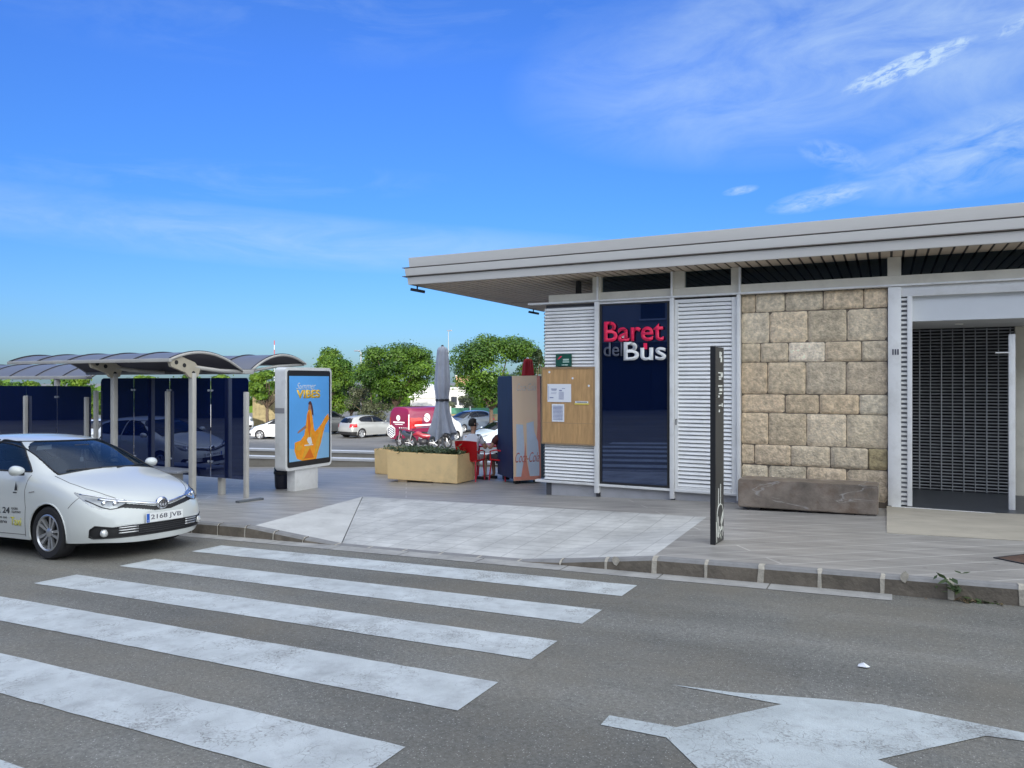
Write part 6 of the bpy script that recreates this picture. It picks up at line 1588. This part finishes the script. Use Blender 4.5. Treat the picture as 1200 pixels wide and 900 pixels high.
tree(465, 56, 4.75, 3.2, -.1, 'round-crowned green tree with spreading branches behind the crimson van', LG, 36000, .135, 21, trunk_r=.17, lobes=60, px_base=463)
tree(584, 50, 4.95, 3.4, -.1, 'loose green tree with a side stake beyond the terrace, nearest the station roof', LG, 34000, .125, 33, trunk_r=.15, lobes=58, px_base=577)
tree(566, 50, 5.2, .85, 3.9, 'upper sprig of young foliage', LG, 500, .15, 5, trunk_r=0, lobes=6, name='tree_sprout') if False else None
tree(634, 47, 3.9, .75, 0, 'narrow dark green tree showing at the corner of the louvred wall', LD, 1800, .14, 44, trunk_r=.08, lobes=9)
tree(380, 62, 4.4, 2.9, -1.6, 'tall dense green tree rising behind the advertising panel', LB, 20000, .15, 51, trunk_r=.2, lobes=26)
tree(411, 70, 3.2, 2.6, -1.6, 'dark tree in the gap between the panel tree and the round tree', LD, 10000, .17, 52, trunk_r=.15, lobes=18)
tree(434, 57, 1.85, 1.9, -2.0, 'pale grey green olive-like bush behind the silver car', LO, 5200, .13, 53, trunk_r=.1, lobes=20, name='bush', cat='bush')
tree(314, 60, 2.5, 2.0, -.4, 'bright green tree between the shelter and the advertising panel', LB, 8000, .18, 54, trunk_r=.12, lobes=18)
for i, (px, d, zt_, hw) in enumerate(((268, 62, 2.25, 2.2), (222, 60, 2.3, 2.3), (175, 64, 2.35, 2.3), (108, 58, 2.3, 2.0), (60, 62, 2.1, 2.6), (10, 60, 2.1, 2.6), (-50, 62, 2.3, 2.8))):
    labs = ['bright tree top seen over the glass right of the last shelter post', 'tree top seen over the glass beside the right shelter post', 'tree top seen between the two tall shelter posts', 'green tree seen through the gap between the two shelters', 'green tree behind the middle of the farther shelter', 'green tree behind the left end of the farther shelter', 'green tree at the far left beyond the shelters']
    tree(px, d, zt_, hw, -1.2, labs[i], LB, 5200, .19, 60+i, trunk_r=.1, lobes=14, grp='trees beyond the shelters')
tree(540, 66, .75, 1.6, -2.2, 'rounded grey green hedge bush left of the second tree', LO, 2800, .16, 71, trunk_r=.05, lobes=12, name='bush', cat='bush')
tree(556, 68, .2, 1.2, -2.2, 'yellowish bush beside the grey green hedge bush', LB, 1400, .16, 72, trunk_r=.05, lobes=8, name='bush', cat='bush')
tree(608, 70, 1.6, 2.2, -2.2, 'dark bush behind the second tree close to the vending machine', LD, 2600, .2, 73, trunk_r=.05, lobes=12, name='bush', cat='bush')
# far wood closing the horizon
rr = random.Random(99); mb = MB(); tints = []
for i in range(9000):
    a = rr.uniform(-75, 20); dd = rr.uniform(95, 125); X = dd*sin(R(a)); Y = dd*cos(R(a)); top = .9+1.1*noise.noise(Vector((a*.25, 0, 0)))+.5*noise.noise(Vector((a*1.1, 3, 0)))
    p = Vector((X, Y, rr.uniform(-2.6, top))); s = rr.uniform(.5, 1.0); nrm = Vector((rr.gauss(0, 1), rr.gauss(0, 1)-.8, rr.gauss(0, 1)+.5)).normalized(); a_ = nrm.orthogonal().normalized(); b_ = nrm.cross(a_)
    mb.add([p-a_*s, p+b_*s*.6, p+a_*s, p-b_*s*.6], [(0, 1, 2, 3)]); tints.append(rr.random())
me = mb.mesh(fix=False); tint_attr(me, lambda p_: (tints[p_.index],)*3+(1,)); tag(link('far_wood', me, LG), 'low belt of green trees along the horizon', 'wood', None, 'stuff')
def house(name, lab, px0, px1, ytop, d, depth, m, roofm, gable=.9, z0=-2.4, flatr=False, wins=3):
    a = at_d(px0, 446, d); b_ = at_d(px1, 446, d); w = (b_-a).length; u_ = (b_-a).normalized(); n_ = Vector((-u_.y, u_.x, 0)); zt_ = EYE+(446-ytop)/F*d
    t = thing(name, lab, 'house', (a.x, a.y, z0), atan2(u_.y, u_.x))
    ze = zt_-z0-(0 if flatr else gable)
    mb = MB(); mb.box(0, w, 0, depth, 0, ze); mb.build('wall', m, t)
    mb = MB()
    if flatr: mb.box(-.15, w+.15, -.15, depth+.15, ze, ze+.2)
    else: mb.add([(0-.2, -.2, ze-.02), (w/2, -.2, ze+gable), (w+.2, -.2, ze-.02), (-.2, depth+.2, ze-.02), (w/2, depth+.2, ze+gable), (w+.2, depth+.2, ze-.02)], [(0, 1, 2), (3, 5, 4), (0, 3, 4, 1), (1, 4, 5, 2), (0, 2, 5, 3)])
    mb.build('roof', roofm, t)
    for k in range(wins):
        x = w*(k+.5)/wins; mb = MB(); mb.box(x-.35, x+.35, -.03, .02, ze-1.9, ze-.9); mb.build('window', WGL, t)
    return t
house('white_house', 'white house with a pale gabled roof behind the van and the grey parasol', 481, 517, 450, 78, 6, WHITEHOUSE, mat('white_roof', (.66, .67, .68), .8), 1.4, wins=2)
house('white_house', 'low white house to the right of the gabled one, beyond the grey parasol', 518, 546, 456, 88, 6, WHITEHOUSE, WHITEHOUSE, .6, flatr=True, wins=3)
house('orange_house', 'small distant house with orange walls above the hedge, left of the second tree', 534, 553, 441, 120, 8, ORANGEH, WHITEHOUSE, .5, flatr=True, wins=2)
house('cream_house', 'distant cream building peeping over the shelter side trees', 300, 318, 462, 90, 6, mat('cream_render', (.5, .42, .3), .85), TILER, .8, wins=2)
# fence with green mesh over a dry bank
fa, fb = at_d(528, 446, 60), at_d(640, 446, 60); u_ = (fb-fa).normalized(); L_ = (fb-fa).length
t = thing('mesh_fence', 'long fence of green windbreak mesh on pale posts beyond the parked cars', 'fence', (fa.x, fa.y, -1.9), atan2(u_.y, u_.x))
z478 = EYE-(478-446)/F*60+1.9; z485 = EYE-(485-446)/F*60+1.9
mb = MB(); mb.box(0, L_, 0, .03, z485, z478); mb.build('green_mesh', FENCEG, t)
k = 0
while k*1.6 < L_:
    mb = MB(); mb.box(k*1.6-.05, k*1.6+.05, -.05, -.001, -.6, z478+.12); mb.build('post', COP, t); k += 1
t = thing('dry_stone_wall', 'rough straw-coloured wall below the green mesh fence', 'wall', (fa.x, fa.y, -2.4), atan2(u_.y, u_.x))
mb = MB(); n = 60; vs = []
for i in range(n+1):
    x = L_*i/n
    for z in (0, .6, 1.1, z485+.48): vs.append((x, -.12+.12*noise.noise(Vector((x*1.5, z*2, 0))), z))
mb.add(vs, [(i*4+j, (i+1)*4+j, (i+1)*4+j+1, i*4+j+1) for i in range(n) for j in range(3)]); mb.build('face', DRY, t); mb = MB(); mb.box(0, L_, -.02, .3, 0, z485+.47); mb.build('core', DRY, t)
ga, gb = at_d(296, 446, 63), at_d(345, 446, 63); u_ = (gb-ga).normalized(); L_ = (gb-ga).length
t = thing('garden_wall', 'rough brown wall under the bright tree left of the advertising panel', 'wall', (ga.x, ga.y, -2.3), atan2(u_.y, u_.x))
zt_ = EYE-(464-446)/F*63+2.3; mb = MB(); mb.box(0, L_, 0, .4, 0, zt_); mb.build('face', DRY, t)

def pole(name, lab, cat, px, d, ytop, r_, m, arm=None, base=None, extra=None):
    c = at_d(px, 446, d); zb = g_z(c.x, c.y)-.1 if base is None else base; zt_ = EYE+(446-ytop)/F*d
    t = thing(name, lab, cat, (c.x, c.y, zb)); mb = MB(); mb.tube([(c.x, c.y, zb), (c.x, c.y, zt_)], [r_*1.3, r_], 8); mb.build('pole', m, t, True, smooth=True)
    if arm:
        mb = MB(); mb.tube([(c.x, c.y, zt_), (c.x+arm*CC, c.y+arm*SS, zt_+.12)], r_*.7, 6); mb.build('arm', m, t, True)
        mb = MB(); mb.bbox(c.x+arm*CC-.3, c.x+arm*CC+.2, c.y+arm*SS-.1, c.y+arm*SS+.1, zt_+.08, zt_+.18, .03); mb.build('lamp_head', ALU, t, True)
    return t
pole('street_lamp', 'slim white lamp post rising behind the silver hatchback', 'street lamp', 423, 58, 413, .045, mat('lamp_grey', (.35, .36, .37), .6), arm=-.25)
pole('mast', 'thin grey lamp mast between the parasol and the second tree', 'mast', 525.5, 70, 389, .03, MATS['lamp_grey'], arm=.15)
c = at_d(321.5, 446, 160); t = thing('antenna_mast', 'distant red and white banded antenna above the shelter roof', 'antenna', (c.x, c.y, -2))
z_ = EYE+(446-399)/F*160; mb = MB(); mb.tube([(c.x, c.y, -2), (c.x, c.y, z_-4)], .05, 6); mb.build('pole', COP, t, True)
for k in range(4): mb = MB(); mb.tube([(c.x, c.y, z_-4+k), (c.x, c.y, z_-3+k)], .07, 6); mb.build('band', REDCL if k % 2 else COP, t, True)

# building across the street, behind the viewpoint: mirrored in the shop window and shading the street
t = thing('apartment_block', 'tall off-white apartment block across the street, seen mirrored in the dark shop window', 'building', (5, -14, 0))
mb = MB(); mb.box(-27, 36, -24, -14.0, -1.5, 11.0); mb.build('wall', mat('block_render', (.36, .355, .34), .85, var=.1, vscale=.4), t, True)
mb = MB(); mb.box(-27.05, 36.05, -13.98, -13.9, -1.4, 3.34); mb.build('ground_floor', mat('shaded_shop_fronts', (.035, .037, .042), .4, var=.4, vscale=.5), t, True)  # colour set dark for the shop fronts and the shade under the canopy
mb = MB(); mb.box(-27.3, 36.3, -24.3, -13.7, 11.02, 11.3); mb.build('parapet', COP, t, True)
mb = MB(); mb.box(-27, 36, -13.99, -12.6, 3.35, 3.6); mb.build('canopy', mat('canopy_dark', (.10, .10, .11), .7), t, True)
for fl in range(2):
    for k in range(14):
        x = -24.5+4.3*k; z = 4.9+2.75*fl
        mb = MB(); mb.box(x, x+1.3, -14.02, -13.985, z, z+1.35); w = mb.build('window', WGL, t, True)
        mb = MB(); mb.box(x-.06, x+1.36, -14.04, -13.9, z-.08, z-.005); mb.build('sill', COP, w, True)
for k in range(11):
    x = -25+5.4*k; mb = MB(); mb.box(x, x+3.2, -13.91, -13.88, .1, 2.9); mb.build('shop_front', WGL, t, True)

t = thing('terraced_block', 'lower row of shops and flats farther along the street, mirrored in the shelter glass', 'building', (-50, -14, 0))
mb = MB(); mb.box(-90, -27.6, -23, -14.0, -4, 9.0); mb.build('wall', MATS['block_render'], t, True)
mb = MB(); mb.box(-90, -27.6, -13.98, -13.9, -4, 2.4); mb.build('ground_floor', MATS['shaded_shop_fronts'], t, True)
mb = MB(); mb.box(-90.2, -27.5, -13.99, -12.8, 2.42, 2.62); mb.build('canopy', MATS['canopy_dark'], t, True)
for fl in range(2):
    for k in range(14):
        x = -87+4.3*k; mb = MB(); mb.box(x, x+1.6, -14.02, -13.985, 3.6+2.7*fl, 5.0+2.7*fl); mb.build('window', WGL, t, True)

# ------------------------------------------------------------------ sky, sun, camera
SKYG = [(.27, .43, .88), (.27, .475, .86), (.25, .51, 1.0), (.29, .56, 1.2), (.36, .62, 1.2)]; CLOUDC = (3.0, 4.0, 5.2); FILLC = (19.2, 19.9, 19.2)
SUN_EL, SUN_AZ = 14.0, 150.0     # azimuth clockwise from +y
w = bpy.data.worlds.new('World'); scene.world = w; w.use_nodes = True; nt = w.node_tree; L = nt.links.new
bg = nt.nodes['Background']; bg.inputs['Strength'].default_value = SKY_STRENGTH = .15
sky = nn(nt, 'ShaderNodeTexSky'); sky.sky_type = 'NISHITA'; sky.sun_disc = False; sky.sun_elevation = R(SUN_EL); sky.sun_rotation = R(SUN_AZ); sky.air_density = 1.0; sky.dust_density = .6; sky.ozone_density = 1.6; sky.altitude = 20
tc = nn(nt, 'ShaderNodeTexCoord'); sx_ = nn(nt, 'ShaderNodeSeparateXYZ'); L(tc.outputs['Generated'], sx_.inputs[0])
def math_(op, a, b_=None, c_=None):
    n = nn(nt, 'ShaderNodeMath', operation=op)
    for i, v in enumerate((a, b_, c_)):
        if v is None: continue
        if isinstance(v, (int, float)): n.inputs[i].default_value = v
        else: L(v, n.inputs[i])
    return n.outputs[0]
az_ = math_('ARCTAN2', sx_.outputs['X'], sx_.outputs['Y']); el_ = math_('ARCSINE', sx_.outputs['Z'])
AZ = math_('MULTIPLY', az_, 180/PI); EL = math_('MULTIPLY', el_, 180/PI)
cmb = nn(nt, 'ShaderNodeCombineXYZ'); L(AZ, cmb.inputs[0]); L(EL, cmb.inputs[1])
def cloud(cx, cy, wx, wy, rot, nscale, thr, amp, stretch=(1, 3), soft=.35, seed=0.0):
    mp = nn(nt, 'ShaderNodeMapping', vector_type='POINT'); L(cmb.outputs[0], mp.inputs[0]); mp.inputs['Location'].default_value = (-cx*cos(R(-rot))+cy*sin(R(-rot)), -cx*sin(R(-rot))-cy*cos(R(-rot)), seed); mp.inputs['Rotation'].default_value = (0, 0, R(-rot))
    s = nn(nt, 'ShaderNodeSeparateXYZ'); L(mp.outputs[0], s.inputs[0])
    a = math_('DIVIDE', s.outputs['X'], wx); b_ = math_('DIVIDE', s.outputs['Y'], wy)
    r2 = math_('ADD', math_('MULTIPLY', a, a), math_('MULTIPLY', b_, b_)); m_ = math_('SUBTRACT', 1.0, r2)
    m2 = nn(nt, 'ShaderNodeMath', operation='MAXIMUM', use_clamp=True); L(m_, m2.inputs[0]); m2.inputs[1].default_value = 0
    mp2 = nn(nt, 'ShaderNodeMapping'); L(mp.outputs[0], mp2.inputs[0]); mp2.inputs['Scale'].default_value = (stretch[0], stretch[1], 1)
    n = nn(nt, 'ShaderNodeTexNoise'); n.inputs['Scale'].default_value = nscale; n.inputs['Detail'].default_value = 8; n.inputs['Roughness'].default_value = .62; n.inputs['Distortion'].default_value = .6; L(mp2.outputs[0], n.inputs['Vector'])
    mr = nn(nt, 'ShaderNodeMapRange'); mr.inputs['From Min'].default_value = thr; mr.inputs['From Max'].default_value = thr+soft; L(n.outputs['Fac'], mr.inputs['Value'])
    return math_('MULTIPLY', math_('MULTIPLY', mr.outputs['Result'], m2.outputs[0]), amp)
cl = [cloud(1.2, 20.5, 4.4, .75, 13, 1.0, .40, 1.6, (1, 2.6), .30, 1), cloud(7.3, 21.6, 1.2, .5, 20, 1.2, .42, .6, (1, 2), .3, 2),
      cloud(-4.3, 12.8, 3.8, .85, 8, .9, .30, .85, (1, 2.8), .45, 3), cloud(-9.7, 13.8, 1.4, .35, 6, 1.4, .30, .7, (1, 2.5), .4, 4),
      cloud(7.5, 14.8, 12, 3.0, 6, .25, .30, .85, (1, 2.4), .45, 5), cloud(-3.4, 15.6, 2.6, 1.0, -20, .5, .40, .5, (1, 2), .3, 6),
      cloud(-46, 10.4, 32, 2.2, -1.5, .10, .25, .42, (1, 4), .40, 7), cloud(2, 23, 30, 8, 4, .10, .20, .68, (1, 3), .5, 8), cloud(-50, 14, 20, 1.6, 3, .12, .42, .2, (1, 4), .3, 9), cloud(-40, 26, 30, 4, 5, .1, .45, .16, (1, 4), .3, 11)]
tot = cl[0]
for c_ in cl[1:]: tot = math_('ADD', tot, c_)
# bright veil added to unseen sky overhead, right and behind, as fill light
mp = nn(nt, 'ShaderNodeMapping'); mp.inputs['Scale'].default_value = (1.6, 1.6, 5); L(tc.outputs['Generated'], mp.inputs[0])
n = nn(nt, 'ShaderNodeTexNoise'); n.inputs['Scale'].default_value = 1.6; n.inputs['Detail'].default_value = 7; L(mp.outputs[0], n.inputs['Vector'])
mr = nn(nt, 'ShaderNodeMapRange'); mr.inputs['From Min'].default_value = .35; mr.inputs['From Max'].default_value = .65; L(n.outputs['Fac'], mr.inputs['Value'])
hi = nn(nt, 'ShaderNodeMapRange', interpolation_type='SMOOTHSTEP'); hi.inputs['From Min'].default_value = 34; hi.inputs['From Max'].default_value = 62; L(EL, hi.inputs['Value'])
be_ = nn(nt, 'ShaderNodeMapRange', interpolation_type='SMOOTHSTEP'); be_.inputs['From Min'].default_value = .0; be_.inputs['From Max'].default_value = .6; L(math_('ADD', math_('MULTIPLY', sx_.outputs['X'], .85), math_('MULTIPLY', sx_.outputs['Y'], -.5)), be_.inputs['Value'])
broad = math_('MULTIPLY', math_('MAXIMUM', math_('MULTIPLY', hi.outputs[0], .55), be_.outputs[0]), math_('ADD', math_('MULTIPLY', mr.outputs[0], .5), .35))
tot = math_('MINIMUM', tot, .9)
hs = nn(nt, 'ShaderNodeHueSaturation'); hs.inputs['Hue'].default_value = .5; hs.inputs['Saturation'].default_value = 1.05; L(sky.outputs[0], hs.inputs['Color'])
# clearer, bluer air towards the horizon than the model's
gr = nn(nt, 'ShaderNodeValToRGB'); gm = nn(nt, 'ShaderNodeMapRange'); gm.inputs['From Min'].default_value = -2; gm.inputs['From Max'].default_value = 38; L(EL, gm.inputs['Value']); L(gm.outputs[0], gr.inputs[0])
gr.color_ramp.elements[0].position = 0; gr.color_ramp.elements[0].color = (*SKYG[0], 1); gr.color_ramp.elements[1].position = 1; gr.color_ramp.elements[1].color = (*SKYG[-1], 1)
for p_, c_ in zip((.18, .38, .62), SKYG[1:4]):
    e_ = gr.color_ramp.elements.new(p_); e_.color = (*c_, 1)
gx = nn(nt, 'ShaderNodeMix', data_type='RGBA', blend_type='MULTIPLY'); gx.inputs['Factor'].default_value = 1; L(hs.outputs[0], gx.inputs['A']); L(gr.outputs[0], gx.inputs['B'])
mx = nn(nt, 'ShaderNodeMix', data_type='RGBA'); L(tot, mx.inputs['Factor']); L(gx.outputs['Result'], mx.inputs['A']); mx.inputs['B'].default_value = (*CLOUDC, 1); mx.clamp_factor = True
mb_ = nn(nt, 'ShaderNodeMix', data_type='RGBA'); L(broad, mb_.inputs['Factor']); L(mx.outputs['Result'], mb_.inputs['A']); mb_.inputs['B'].default_value = (*FILLC, 1); mb_.clamp_factor = True
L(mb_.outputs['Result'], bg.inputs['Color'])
sl = bpy.data.lights.new('sun', 'SUN'); sl.energy = 4.0; sl.angle = R(.6); sl.color = (1, .93, .82); so = bpy.data.objects.new('sun', sl); col.objects.link(so)
dv = Vector((sin(R(SUN_AZ))*cos(R(SUN_EL)), cos(R(SUN_AZ))*cos(R(SUN_EL)), sin(R(SUN_EL))))
so.rotation_euler = dv.to_track_quat('Z', 'Y').to_euler(); so.location = dv*50
cam = bpy.data.cameras.new('camera'); cam.sensor_width = 36; cam.lens = 36*F/1200; cam.clip_end = 3000; cam.clip_start = .1; cam.shift_y = -4/1200
co = bpy.data.objects.new('camera', cam); col.objects.link(co); co.location = (0, 0, EYE); co.rotation_euler = (R(90), 0, TH); scene.camera = co
vs_ = scene.view_settings; vs_.view_transform = 'Standard'; vs_.look = 'None'; vs_.gamma = 1; vs_.use_curve_mapping = False; vs_.exposure = .35
scene.render.resolution_x, scene.render.resolution_y = 1024, 768
